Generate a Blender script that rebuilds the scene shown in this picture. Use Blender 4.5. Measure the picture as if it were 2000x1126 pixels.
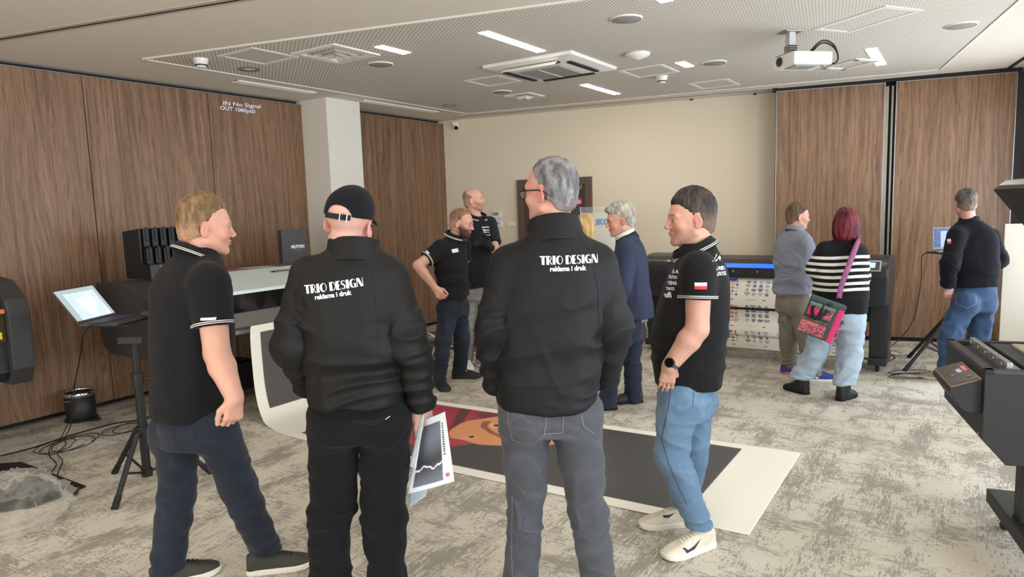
import bpy, bmesh, math, random
import numpy as np
from mathutils import Vector, Matrix, Euler
from mathutils.bvhtree import BVHTree
PI = math.pi
R = math.radians
for o in list(bpy.data.objects): bpy.data.objects.remove(o, do_unlink=True)
SC = bpy.context.scene
COL = SC.collection

# ------------------------------------------------------------------ camera
FPX, PIT, ROL, HC = 1324.95, R(6.7156), R(-1.845), 1.7
cp_, sp_, cr_, sr_ = math.cos(PIT), math.sin(PIT), math.cos(ROL), math.sin(ROL)
cam_d = bpy.data.cameras.new('camera'); cam = bpy.data.objects.new('camera', cam_d); COL.objects.link(cam)
right = Vector((cr_, sr_*sp_, sr_*cp_)); down = Vector((sr_, -cr_*sp_, -cr_*cp_)); fwd = Vector((0, cp_, -sp_))
m4 = Matrix.Identity(4)
for i, v in enumerate((right, -down, -fwd)):
    for j in range(3): m4[j][i] = v[j]
m4[2][3] = HC
cam.matrix_world = m4
cam_d.sensor_width = 36; cam_d.lens = 36*FPX/2000; cam_d.clip_start = .05; cam_d.clip_end = 100
SC.camera = cam
SC.view_settings.view_transform = 'Standard'; SC.view_settings.look = 'None'
SC.view_settings.gamma = 1; SC.view_settings.use_curve_mapping = False
SC.view_settings.exposure = 0.66

# ------------------------------------------------------------------ world and daylight
w = bpy.data.worlds.new('world'); SC.world = w; w.use_nodes = True
w.node_tree.nodes['Background'].inputs[0].default_value = (.80, .89, 1, 1)
w.node_tree.nodes['Background'].inputs[1].default_value = 1.0
def area_light(name, loc, target, sx, sy, power, col):
    l = bpy.data.lights.new(name, 'AREA'); l.shape = 'RECTANGLE'; l.size = sx; l.size_y = sy; l.energy = power; l.color = col
    o = bpy.data.objects.new(name, l); COL.objects.link(o); o.location = loc
    o.rotation_euler = (Vector(target)-Vector(loc)).to_track_quat('-Z', 'Y').to_euler()
    return o
# right wall line (windows): from RW0 going back towards the camera side
RW0 = Vector((5.86, 7.62, 0)); RWD = Vector((-math.sin(R(22.5)), -math.cos(R(22.5)), 0)); RWN = Vector((-math.cos(R(22.5)), math.sin(R(22.5)), 0))
WINS = [(.9, 3.3), (4.0, 6.4), (7.1, 9.5), (10.2, 12.6)]      # distances along the window wall
for k, (a, b) in enumerate(WINS):
    c = RW0+RWD*(a+b)/2-RWN*.55+Vector((0, 0, 1.55))
    area_light('window_and_fill_light', c, c+RWN+Vector((0, 0, .22)), b-a+.2, 2.1, (75, 95, 120, 120)[k], (.83, .91, 1))

# ------------------------------------------------------------------ helpers
def at(px, py, Y):                      # picture point + depth -> world point
    X = (px-1000)/FPX; Yp = (py-563)/FPX
    x = X*cr_+Yp*sr_; y = -X*sr_+Yp*cr_
    zw = -(y*cp_)-sp_; yw = cp_-y*sp_
    t = Y/yw
    return Vector((x*t, Y, HC+zw*t))
def atz(px, py, z=0.0):                 # picture point on a horizontal plane
    X = (px-1000)/FPX; Yp = (py-563)/FPX
    x = X*cr_+Yp*sr_; y = -X*sr_+Yp*cr_
    zw = -(y*cp_)-sp_; yw = cp_-y*sp_
    t = (z-HC)/zw
    return Vector((x*t, yw*t, z))
W0 = Vector((-4.248, 5.441, 0)); WD = Vector((.5547, .832, 0)); WN = Vector((.832, -.5547, 0))
WROT = math.atan2(WD.y, WD.x)           # object x axis along the left wall
def sw(s, n, z=0.0): return W0+WD*s+WN*n+Vector((0, 0, z))

def tag(o, label=None, cat=None, group=None, kind=None):
    if label: o['label'] = label
    if cat: o['category'] = cat
    if group: o['group'] = group
    if kind: o['kind'] = kind
    return o
def empty(name, loc, rz=0.0, label=None, cat=None, group=None, kind=None):
    o = bpy.data.objects.new(name, None); COL.objects.link(o); o.location = loc; o.rotation_euler = (0, 0, rz)
    o.empty_display_size = .1
    return tag(o, label, cat, group, kind)
class MB:
    def __init__(s): s.bm = bmesh.new(); s.mi = 0
    def _mx(s, M):
        return M if M is not None else Matrix.Identity(4)
    def geom(s, vs, fs, M=None, smooth=False, mi=None):
        M = s._mx(M); b = [s.bm.verts.new(M @ Vector(v)) for v in vs]
        for f in fs:
            try:
                q = s.bm.faces.new([b[i] for i in f]); q.smooth = smooth; q.material_index = s.mi if mi is None else mi
            except ValueError: pass
        return b
    def box(s, c, d, M=None, bev=0.0, mi=None):
        x, y, z = c; a, b, e = d[0]/2, d[1]/2, d[2]/2
        t = bmesh.new()
        vs = [t.verts.new((x+i*a, y+j*b, z+k*e)) for i in (-1, 1) for j in (-1, 1) for k in (-1, 1)]
        for f in ((0, 1, 3, 2), (4, 6, 7, 5), (0, 4, 5, 1), (2, 3, 7, 6), (0, 2, 6, 4), (1, 5, 7, 3)): t.faces.new([vs[i] for i in f])
        if bev > 0: bmesh.ops.bevel(t, geom=t.edges[:], offset=min(bev, a*.9, b*.9, e*.9), segments=2, affect='EDGES', profile=.6)
        s.merge(t, M, mi); return s
    def merge(s, t, M=None, mi=None, smooth=None):
        M = s._mx(M); mp = {}
        for v in t.verts: mp[v] = s.bm.verts.new(M @ v.co)
        for f in t.faces:
            try:
                q = s.bm.faces.new([mp[v] for v in f.verts]); q.material_index = s.mi if mi is None else mi; q.smooth = f.smooth if smooth is None else smooth
            except ValueError: pass
        t.free()
    def cyl(s, p1, p2, r1, r2=None, n=20, mi=None, caps=True, smooth=True):
        r2 = r1 if r2 is None else r2; p1 = Vector(p1); p2 = Vector(p2); ax = (p2-p1)
        q = ax.to_track_quat('Z', 'Y').to_matrix()
        vs = [p1+q@Vector((r1*math.cos(2*PI*i/n), r1*math.sin(2*PI*i/n), 0)) for i in range(n)]+[p2+q@Vector((r2*math.cos(2*PI*i/n), r2*math.sin(2*PI*i/n), 0)) for i in range(n)]
        s.geom(vs, [(i, (i+1) % n, n+(i+1) % n, n+i) for i in range(n)], smooth=smooth, mi=mi)
        if caps:
            s.geom(vs[:n], [tuple(reversed(range(n)))], mi=mi); s.geom(vs[n:], [tuple(range(n))], mi=mi)
        return s
    def tube(s, pts, r, n=8, mi=None, closed=False, sq=1.0):
        pts = [Vector(p) for p in pts]; k = len(pts); rings = []; up = None
        for i, p in enumerate(pts):
            a = pts[(i-1) % k] if (closed or i > 0) else p; b = pts[(i+1) % k] if (closed or i < k-1) else p
            t = (b-a).normalized()
            if up is None: up = t.orthogonal().normalized()
            up = (up-t*up.dot(t)).normalized(); sd = t.cross(up)
            rr = r[i] if hasattr(r, '__len__') else r
            rings.append([p+up*rr*math.cos(2*PI*j/n)+sd*rr*sq*math.sin(2*PI*j/n) for j in range(n)])
        vs = [v for g in rings for v in g]; fs = []
        for i in range(k if closed else k-1):
            for j in range(n): fs.append((i*n+j, i*n+(j+1) % n, ((i+1) % k)*n+(j+1) % n, ((i+1) % k)*n+j))
        if not closed: fs += [tuple(reversed(range(n))), tuple((k-1)*n+j for j in range(n))]
        s.geom(vs, fs, smooth=True, mi=mi); return s
    def prism(s, poly, axis, a, b, M=None, mi=None, bev=0.0, smooth=False):   # poly in the plane across axis
        t = bmesh.new()
        def P(u, v, h): return {'x': (h, u, v), 'y': (u, h, v), 'z': (u, v, h)}[axis]
        A = [t.verts.new(P(u, v, a)) for u, v in poly]; B = [t.verts.new(P(u, v, b)) for u, v in poly]
        n = len(poly)
        t.faces.new(list(reversed(A))); t.faces.new(B)
        for i in range(n): t.faces.new((A[i], A[(i+1) % n], B[(i+1) % n], B[i]))
        bmesh.ops.recalc_face_normals(t, faces=t.faces[:])
        if bev > 0: bmesh.ops.bevel(t, geom=t.edges[:], offset=bev, segments=2, affect='EDGES', profile=.6)
        s.merge(t, M, mi, smooth); return s
    def lathe(s, prof, c=(0, 0, 0), n=40, M=None, mi=None):
        vs = []; fs = []; k = len(prof)
        for i in range(n):
            a = 2*PI*i/n
            for r, z in prof: vs.append((c[0]+r*math.cos(a), c[1]+r*math.sin(a), c[2]+z))
        for i in range(n):
            for j in range(k-1):
                a, b = i*k+j, ((i+1) % n)*k+j
                if prof[j][0] < 1e-6: fs.append((a, b+1, a+1))
                elif prof[j+1][0] < 1e-6: fs.append((a, b, a+1))
                else: fs.append((a, b, b+1, a+1))
        s.geom(vs, fs, M, smooth=True, mi=mi); return s
    def build(s, name, mat, parent=None, loc=None, rz=None, label=None, cat=None, group=None, kind=None, recalc=True):
        if recalc: bmesh.ops.recalc_face_normals(s.bm, faces=s.bm.faces[:])
        me = bpy.data.meshes.new(name); s.bm.to_mesh(me); s.bm.free()
        for m_ in (mat if isinstance(mat, (list, tuple)) else [mat]): me.materials.append(m_)
        o = bpy.data.objects.new(name, me); COL.objects.link(o); o.parent = parent
        if loc is not None: o.location = loc
        if rz is not None: o.rotation_euler = (0, 0, rz)
        return tag(o, label, cat, group, kind)
def copy_tree(o, parent=None):
    c = o.copy(); COL.objects.link(c); c.parent = parent
    for ch in list(o.children): copy_tree(ch, c)
    return c
def srgb(r, g, b):
    return tuple(((c/255)/12.92 if c/255 <= .04045 else ((c/255+.055)/1.055)**2.4) for c in (r, g, b))+(1,)
def spline(pts, n=8, closed=False):     # Catmull-Rom through the points
    P = [Vector(p) for p in pts]; k = len(P); out = []
    for i in range(k if closed else k-1):
        p0 = P[(i-1) % k] if (closed or i > 0) else P[0]; p1 = P[i]; p2 = P[(i+1) % k]; p3 = P[(i+2) % k] if (closed or i < k-2) else P[-1]
        for j in range(n):
            t = j/n
            out.append(.5*((2*p1)+(-p0+p2)*t+(2*p0-5*p1+4*p2-p3)*t*t+(-p0+3*p1-3*p2+p3)*t**3))
    if not closed: out.append(P[-1])
    return out

# ------------------------------------------------------------------ materials
class NT:
    def __init__(s, name):
        s.m = bpy.data.materials.new(name); s.m.use_nodes = True; s.t = s.m.node_tree; s.n = s.t.nodes; s.b = s.n['Principled BSDF']
    def add(s, ty, **kw):
        o = s.n.new(ty)
        for k, v in kw.items():
            if k.startswith('i_'): o.inputs[k[2:].replace('_', ' ')].default_value = v
            else: setattr(o, k, v)
        return o
    def l(s, a, b): s.t.links.new(a, b)
    def math(s, op, a, b=None, c=None, clamp=False):
        o = s.n.new('ShaderNodeMath'); o.operation = op; o.use_clamp = clamp
        for i, v in enumerate((a, b, c)):
            if v is None: continue
            if isinstance(v, (int, float)): o.inputs[i].default_value = v
            else: s.l(v, o.inputs[i])
        return o.outputs[0]
    def mix(s, f, a, b, mode='MIX'):
        o = s.n.new('ShaderNodeMix'); o.data_type = 'RGBA'; o.blend_type = mode
        for i, v in ((0, f), (6, a), (7, b)):
            if isinstance(v, (int, float)): o.inputs[i].default_value = v
            elif isinstance(v, tuple): o.inputs[i].default_value = v
            else: s.l(v, o.inputs[i])
        return o.outputs[2]
    def ramp(s, f, stops):
        o = s.n.new('ShaderNodeValToRGB'); cr = o.color_ramp
        while len(cr.elements) < len(stops): cr.elements.new(.5)
        for e, (p, c) in zip(cr.elements, stops): e.position = p; e.color = c
        s.l(f, o.inputs[0]); return o.outputs[0]
    def coord(s, scale=(1, 1, 1), kind='Object', rot=(0, 0, 0)):
        tc = s.n.new('ShaderNodeTexCoord'); mp = s.n.new('ShaderNodeMapping'); mp.inputs['Scale'].default_value = scale; mp.inputs['Rotation'].default_value = rot
        s.l(tc.outputs[kind], mp.inputs[0]); return mp.outputs[0]
    def noise(s, v, scale, detail=3, rough=.5, dist=0.0):
        o = s.n.new('ShaderNodeTexNoise'); s.l(v, o.inputs['Vector']); o.inputs['Scale'].default_value = scale
        o.inputs['Detail'].default_value = detail; o.inputs['Roughness'].default_value = rough; o.inputs['Distortion'].default_value = dist
        return o.outputs[0]
    def bump(s, h, strength, dist=.01):
        o = s.n.new('ShaderNodeBump'); o.inputs['Strength'].default_value = strength; o.inputs['Distance'].default_value = dist
        s.l(h, o.inputs['Height']); s.l(o.outputs[0], s.b.inputs['Normal'])
def basic(name, col, rough=.5, metal=0.0, spec=.5, bump=0.0, bscale=200, emit=None, estr=0, coat=0.0, vary=0.0):
    t = NT(name); b = t.b
    if len(col) == 3: col = tuple(col)+(1,)
    b.inputs['Base Color'].default_value = col; b.inputs['Roughness'].default_value = rough; b.inputs['Metallic'].default_value = metal
    b.inputs['Specular IOR Level'].default_value = spec; b.inputs['Coat Weight'].default_value = coat
    if bump or vary:
        n = t.noise(t.coord(), bscale, 2)
        if bump: t.bump(n, bump, .002)
        if vary:
            n2 = t.noise(t.coord(), 3, 4); t.l(t.mix(n2, tuple(c*(1-vary) for c in col[:3])+(1,), tuple(min(1, c*(1+vary)) for c in col[:3])+(1,)), b.inputs['Base Color'])
    if emit: b.inputs['Emission Color'].default_value = emit; b.inputs['Emission Strength'].default_value = estr
    return t.m
def wood_mat(name, seed=0.0, k=1.0):
    t = NT(name); v = t.coord((1, 1, 1)); mp = t.add('ShaderNodeMapping'); mp.inputs['Location'].default_value = (seed*7.3, seed*3.1, seed*5.7); mp.inputs['Scale'].default_value = (1, 1, .10)
    t.l(v, mp.inputs[0]); v = mp.outputs[0]
    # grain lines bend around slow swells
    big = t.noise(v, 1.6, 3, .55, .6); fine = t.noise(v, 60, 3, .6, .3)
    sep = t.add('ShaderNodeSeparateXYZ'); t.l(v, sep.inputs[0])
    ph = t.math('MULTIPLY_ADD', big, 3.0, t.math('MULTIPLY', sep.outputs[0], 7.0))
    comb = t.add('ShaderNodeCombineXYZ'); t.l(ph, comb.inputs[0]); t.l(t.math('MULTIPLY', sep.outputs[2], 2.0), comb.inputs[2]); t.l(sep.outputs[1], comb.inputs[1])
    grain = t.noise(comb.outputs[0], 4.6, 6, .66)
    grain2 = t.noise(comb.outputs[0], 24, 3, .6)
    col = t.ramp(grain, [(.25, srgb(84, 60, 46)), (.40, srgb(122, 92, 70)), (.56, srgb(146, 114, 88)), (.75, srgb(166, 134, 106))])
    d = t.ramp(grain2, [(.36, (.55, .50, .46, 1)), (.5, (1, 1, 1, 1))])
    col = t.mix(.75, col, d, 'MULTIPLY')
    d2 = t.ramp(fine, [(.35, (.72, .70, .68, 1)), (.55, (1, 1, 1, 1))])
    col = t.mix(.5, col, d2, 'MULTIPLY')
    if k != 1.0: col = t.mix(1.0, col, (k, k, k, 1), 'MULTIPLY')
    t.l(col, t.b.inputs['Base Color']); t.b.inputs['Roughness'].default_value = .42; t.b.inputs['Specular IOR Level'].default_value = .35
    t.bump(fine, .06, .002); return t.m
M = {}
M['wood'] = [wood_mat('walnut_veneer', i) for i in range(6)]
def carpet_mat():
    t = NT('distressed_carpet'); v = t.coord((1, 1, 1), 'Object'); sp = t.add('ShaderNodeSeparateXYZ'); t.l(v, sp.inputs[0]); X, Y = sp.outputs[0], sp.outputs[1]
    def n2(u, w_, det=2, rough=.55, seed=0.0):
        c = t.add('ShaderNodeCombineXYZ')
        for i, q in enumerate((u, w_)):
            if isinstance(q, (int, float)): c.inputs[i].default_value = q
            else: t.l(q, c.inputs[i])
        c.inputs[2].default_value = seed; return t.noise(c.outputs[0], 1, det, rough)
    def lvl(n, lo, k): return t.math('MULTIPLY', t.math('SUBTRACT', n, lo), k, clamp=True)
    mul = lambda a_, k: t.math('MULTIPLY', a_, k)
    def thread(along, across, pitch, la, seed):      # one woven thread per row, worn away in dashes
        row = t.math('FLOOR', mul(across, 1/pitch)); return n2(mul(along, la), mul(row, 1.37), 2, .6, seed)
    hx = thread(X, Y, .0055, 26, 1.5); hy = thread(Y, X, .0055, 26, 7.5); hx2 = thread(X, Y, .011, 9, 12.5); hy2 = thread(Y, X, .011, 10, 17.5)
    wx = n2(mul(X, 1.6), mul(Y, 4.2), 3, .6, 21); wy = n2(mul(X, 4.4), mul(Y, 1.7), 3, .6, 33); wt = n2(mul(X, 3.2), mul(Y, 3.2), 3, .6, 45); big = n2(mul(X, .7), mul(Y, .9), 3, .5, 57)
    A = lvl(t.math('ADD', t.math('ADD', mul(hx, .7), mul(hx2, .5)), mul(wx, 1.25)), 1.25, 8); B = lvl(t.math('ADD', t.math('ADD', mul(hy, .7), mul(hy2, .5)), mul(wy, 1.25)), 1.28, 8)
    C = lvl(t.math('ADD', mul(t.math('ADD', hx, hy), .7), mul(wt, 1.25)), 1.37, 7)
    worn = t.math('MAXIMUM', t.math('MAXIMUM', A, B), C)
    soft = t.ramp(big, [(.35, srgb(198, 191, 174)), (.65, srgb(216, 210, 195))])
    haze = lvl(t.math('ADD', mul(wx, .5), mul(wt, .5)), .46, 5)
    col = t.mix(mul(haze, .26), soft, srgb(160, 153, 141))
    col = t.mix(mul(worn, .68), col, srgb(112, 105, 97))
    fine = t.noise(v, 260, 2); col = t.mix(mul(fine, .25), col, srgb(165, 158, 145))
    t.l(col, t.b.inputs['Base Color']); t.b.inputs['Roughness'].default_value = .97; t.b.inputs['Specular IOR Level'].default_value = .12
    t.bump(fine, .4, .004); return t.m
M['carpet'] = carpet_mat()
M['ceil'] = basic('ceiling_paint', srgb(222, 213, 198), .9, bump=.05, bscale=60)
M['white_wall'] = basic('cream_wall_paint', srgb(228, 215, 191), .85, bump=.15, bscale=160)
M['pillar'] = basic('pillar_paint', srgb(226, 222, 210), .85, bump=.05)
def perf_mat():
    t = NT('perforated_ceiling_board'); v = t.coord((1, 1, 1), 'Object'); s = t.add('ShaderNodeSeparateXYZ'); t.l(v, s.inputs[0])
    p = .030
    fx = t.math('SUBTRACT', t.math('FRACT', t.math('DIVIDE', s.outputs[0], p)), .5); fy = t.math('SUBTRACT', t.math('FRACT', t.math('DIVIDE', s.outputs[1], p)), .5)
    r = t.math('SQRT', t.math('ADD', t.math('MULTIPLY', fx, fx), t.math('MULTIPLY', fy, fy)))
    hole = t.math('LESS_THAN', r, .27)
    t.l(t.mix(hole, srgb(218, 210, 197), srgb(140, 134, 124)), t.b.inputs['Base Color']); t.b.inputs['Roughness'].default_value = .9
    return t.m
M['perf'] = perf_mat()
M['black'] = basic('black_gap', srgb(18, 18, 20), .7)
M['blackplastic'] = basic('black_plastic', srgb(27, 28, 30), .5, bump=.1, bscale=400)
M['blackmatte'] = basic('matte_black_metal', srgb(23, 24, 26), .55, bump=.15, bscale=500)
M['charcoal'] = basic('charcoal_panel', srgb(54, 55, 57), .55, bump=.1, bscale=400)
M['greymetal'] = basic('grey_metal', srgb(150, 150, 148), .35, .6)
M['chrome'] = basic('chrome', srgb(215, 215, 215), .15, 1.0)
M['white'] = basic('white_plastic', srgb(232, 230, 222), .4)
M['whitematte'] = basic('white_matte_plastic', srgb(226, 222, 212), .7)
M['greymesh'] = basic('grey_mesh_cover', srgb(150, 146, 140), .8, bump=.3, bscale=300)
M['darkslot'] = basic('dark_slot', srgb(52, 50, 48), .8)
M['led'] = basic('lamp_diffuser', (1, 1, 1), .5, emit=(1, .93, .83, 1), estr=30)
M['rubber'] = basic('black_rubber', srgb(24, 24, 25), .8)
M['paper'] = basic('white_paper', srgb(238, 236, 228), .55)
M['brownframe'] = basic('dark_brown_frame', srgb(92, 74, 60), .5)
M['silver'] = basic('silver_trim', srgb(178, 178, 180), .35, .7)
M['yellow'] = basic('yellow_plastic', srgb(232, 200, 40), .4)
M['pink'] = basic('pink_label', srgb(222, 60, 100), .5)
M['orange'] = basic('orange_strip', srgb(226, 122, 40), .5)
M['whiteink'] = basic('white_print', srgb(228, 232, 240), .6)
M['darkglass'] = basic('dark_tinted_window', srgb(14, 16, 17), .08, coat=.5)
def glassy(name, col, alpha, rough=.08):
    t = NT(name); t.b.inputs['Base Color'].default_value = col; t.b.inputs['Roughness'].default_value = rough; t.b.inputs['Alpha'].default_value = alpha
    t.b.inputs['Specular IOR Level'].default_value = .9
    return t.m

# ------------------------------------------------------------------ lettering
def text_bm(body, size, bold=.0, align='CENTER'):
    cu = bpy.data.curves.new('lettering', 'FONT'); cu.body = body; cu.size = size; cu.offset = bold; cu.align_x = align; cu.align_y = 'CENTER'; cu.resolution_u = 3
    o = bpy.data.objects.new('lettering', cu); COL.objects.link(o)
    dg = bpy.context.evaluated_depsgraph_get(); me = bpy.data.meshes.new_from_object(o.evaluated_get(dg))
    bm = bmesh.new(); bm.from_mesh(me); bpy.data.objects.remove(o); bpy.data.curves.remove(cu); bpy.data.meshes.remove(me)
    return bm
def flat_text(name, body, height, width, mat, parent, Mx, bold=.0, label=None):
    """Mx: matrix from lettering plane (x right, y up, z out) to the parent's space."""
    bm = text_bm(body, 1.0, bold)
    xs = [v.co.x for v in bm.verts]; ys = [v.co.y for v in bm.verts]
    cx, cy = (min(xs)+max(xs))/2, (min(ys)+max(ys))/2; fx = width/(max(xs)-min(xs)) if width else height/(max(ys)-min(ys)); fy = height/(max(ys)-min(ys))
    for v in bm.verts: v.co = Mx @ Vector(((v.co.x-cx)*fx, (v.co.y-cy)*fy, 0))
    mb = MB(); mb.merge(bm)
    return mb.build(name, mat, parent, label=label, recalc=False)
def frame(o, x, y):                     # matrix with origin o, x axis, y axis
    x = Vector(x).normalized(); z = x.cross(Vector(y)).normalized(); y = z.cross(x); m = Matrix.Identity(4)
    for i, v in enumerate((x, y, z, Vector(o))):
        for j in range(3): m[j][i] = v[j]
    return m
# ------------------------------------------------------------------ the setting
CZ = 3.03
CORNER = Vector((-.78, 10.32, 0))       # left wall meets back wall
BWD = Vector((math.sin(R(112)), math.cos(R(112)), 0))      # along the back wall, left to right
BWN = Vector((-BWD.y, BWD.x, 0)); BWN = -BWN if BWN.y > 0 else BWN    # towards the camera
BROT = math.atan2(BWD.y, BWD.x)
REAR_L = sw(-6.5, 0); REAR_R = RW0+RWD*14.35
def floor_poly(z, mat, name, pts, up=True, kind='structure', rot=WROT):
    o0 = W0.copy(); o0.z = z; rm = Matrix.Rotation(-rot, 3, 'Z')
    vs = [rm @ (Vector((p.x, p.y, z))-o0) for p in pts]
    mb = MB(); mb.geom(vs, [tuple(range(len(vs)))])
    return mb.build(name, mat, None, o0, rot, kind=kind, recalc=False)
BR = RW0-RWD*.25
far = CORNER+BWD*8.2
fp = [REAR_L-WN*.6-WD*.5, REAR_R-RWN*.6-WD*.5, RW0-RWN*1.2-RWD*.2, RW0-RWN*.6-RWD*1.3, CORNER-BWD*.6+WD*.3]
f_ = MB(); rm = Matrix.Rotation(-WROT, 3, 'Z')
f_.geom([rm @ (p-W0) for p in fp]+[rm @ (p-W0)-Vector((0, 0, .2)) for p in fp], [(0, 1, 2, 3, 4), (9, 8, 7, 6, 5)]+[(i, i+5, (i+1) % 5+5, (i+1) % 5) for i in range(5)])
f_.build('floor', M['carpet'], None, W0, WROT, kind='structure')
# ceiling slab with the sunken perforated board
c_ = MB()
c_.geom([rm @ (p-W0)+Vector((0, 0, CZ)) for p in fp]+[rm @ (p-W0)+Vector((0, 0, CZ+.2)) for p in fp], [(4, 3, 2, 1, 0), (5, 6, 7, 8, 9)]+[(i, (i+1) % 5, (i+1) % 5+5, i+5) for i in range(5)])
c_.build('ceiling', M['ceil'], None, W0, WROT, kind='structure')
PERF = [atz(280, 114, CZ), atz(911, 221, CZ), atz(1837, 134.5, CZ), Vector((3.1, 3.7, CZ)), Vector((-.2+3.05, 3.735, CZ))]
PERF = PERF[:3]+[Vector((3.085, 3.67, CZ))]
pz = CZ-.004
PROT = R(22)
floor_poly(pz, M['perf'], 'ceiling', PERF[::-1], rot=R(20))
bpy.context.view_layer.update()
def strip(name, a, b, wd, ht, mat, z=CZ, mb=None, side=None):
    """flat bar from a to b hanging ht below z"""
    a = Vector(a); b = Vector(b); d = (b-a); L = d.length; d.normalize(); n = Vector((-d.y, d.x, 0)); own = mb is None
    mb = mb or MB(); Mx = frame(((a+b)/2).to_3d()*1.0, d, n)
    c = (a+b)/2
    Mx = frame(Vector((c.x, c.y, z-ht/2)), d, n); mb.box((0, 0, 0), (L, wd, ht), Mx)
    return mb
# pale reveal trim around the perforated board
tr = MB()
for i in range(4):
    a, b = PERF[i], PERF[(i+1) % 4]
    strip(None, a, b, .025, .012, None, mb=tr)
tr.build('trim_1', basic('ceiling_trim_paint', srgb(226, 222, 212), .8), None, kind='structure')
# dark grooves of the movable wall tracks in the ceiling
def groove(a, b, name, pale=.09, dark=.014):
    mb = strip(None, a, b, pale, .006, None); mb2 = strip(None, a, b, dark, .009, None)
    r_ = mb.build(name, basic('track_profile', srgb(186, 176, 164), .6), None, kind='structure')
    mb2.build('track_slot', M['black'], r_)
groove(atz(-160, 101, CZ), atz(520, -11, CZ), 'trim_2')
g1 = sw(-.2, .0); 
# slot along the back wall with short dark joints
BA = CORNER+BWN*.33; BB = BA+BWD*6.85
groove(BA+BWD*.15, BB, 'trim_3', .03, .012)
for k, (px, py) in enumerate(((1352, 195), (1475, 184), (1547, 175), (1705, 159), (1787, 151))):
    p = atz(px, py, CZ); mb = strip(None, p-BWN*.09, p+BWN*.09, .035, .012, None); mb.build('trim_joint', M['black'], None, kind='structure')
strip(None, atz(1960, 139, CZ), atz(2030, 93, CZ), .03, .012, None).build('trim_4', M['black'], None, kind='structure')

# left wall: folding wood partition panels, then pillar, then partition again
WT = 2.985
def wood_panel(s0, s1, off, name, mi, par=None, zb=.045, zt=WT):
    mb = MB(); mb.box(((s1-s0)/2, -.04, (zb+zt)/2), (s1-s0-.006, .08, zt-zb))
    o = mb.build(name, M['wood'][mi], par, sw(s0, off), WROT)
    e = MB(); e.box(((s1-s0)/2, .003, zt-.003), (s1-s0-.006, .004, .006)); 
    return o
# object y axis of WROT frame points away from the room, so panels sit behind the wall line
# seams measured in the photo
def s_at(px, py):
    r_ = at(px, py, 1.0)-Vector((0, 0, HC)); nn = WN; t = (W0.dot(nn))/(nn.dot(Vector((r_.x, r_.y, 0)))); P = Vector((0, 0, HC))+r_*t; return (P-W0).dot(WD), P.z
sA = s_at(164, 200)[0]; sB = s_at(408, 220)[0]; sC = s_at(589, 220)[0]; sD = s_at(704, 230)[0]; sE = s_at(874, 300)[0]; sF = s_at(892, 280)[0]
wl = empty('wall_left', sw(0, 0), 0, kind='structure')
def wall_part(s0, s1, mi, name='panel', zb=.05, zt=WT):
    mb = MB(); mb.box(((s1-s0)/2, .04, (zb+zt)/2), (s1-s0-.008, .08, zt-zb), bev=.003)
    o = mb.build(name, M['wood'][mi], wl, W0*0+WD*s0, WROT); return o
segs = [(-6.5, -5.0), (-5.0, -3.7), (-3.7, -2.4), (-2.4, -1.15), (-1.15, sA), (sA, sB), (sB, sC)]
for k, (a, b) in enumerate(segs): wall_part(a, b, k % 6)
wall_part(sD, sE, 2); wall_part(sE+.01, sF+.02, 4)
mb = MB(); mb.box(((sF+6.5)/2-6.5, .11, 1.5), (sF+6.5, .04, 3.1)); mb.build('backing', M['black'], wl, (0, 0, 0), WROT)
mb = MB(); mb.box(((sC+6.5)/2-6.5, -.006, WT+.003), (sC+6.5, .006, .005)); mb.box(((sD+sE)/2, -.006, WT+.003), (sE-sD, .006, .005)); mb.build('edge_trim', M['silver'], wl, (0, 0, 0), WROT)
# pillar between the partition sections
pl_n = s_at(640, 230)[0]
def along(px, py, s_face):              # distance off the wall of a picture point on the cross plane at s
    r_ = at(px, py, 1.0)-Vector((0, 0, HC)); P0 = sw(s_face, 0); t = P0.dot(WD)/WD.dot(Vector((r_.x, r_.y, 0))); P = Vector((0, 0, HC))+r_*t; return (P-W0).dot(WN)
pw = along(639, 240, sC)
PILW = pw
# far edge of the pillar's room side
def s_on(px, py, off):
    r_ = at(px, py, 1.0)-Vector((0, 0, HC)); c = (W0+WN*off).dot(WN); t = c/WN.dot(Vector((r_.x, r_.y, 0))); P = Vector((0, 0, HC))+r_*t; return (P-W0).dot(WD)
sP2 = s_on(704.5, 240, pw)
mb = MB(); mb.box(((sP2-sC)/2, -pw/2+.1, 1.5), (sP2-sC, pw+.2, 3.1), bev=.004)
mb.build('wall_pillar', M['pillar'], None, sw(sC, 0), WROT, kind='structure')
print('PILLAR', sC, sP2, pw, 'seams', sA, sB, sD, sE, sF)
# back wall
mb = MB(); mb.box((3.6, .1, 1.55), (8.0, .2, 3.1)); mb.build('wall_back', M['white_wall'], None, CORNER-BWD*.12, BROT, kind='structure')
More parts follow.
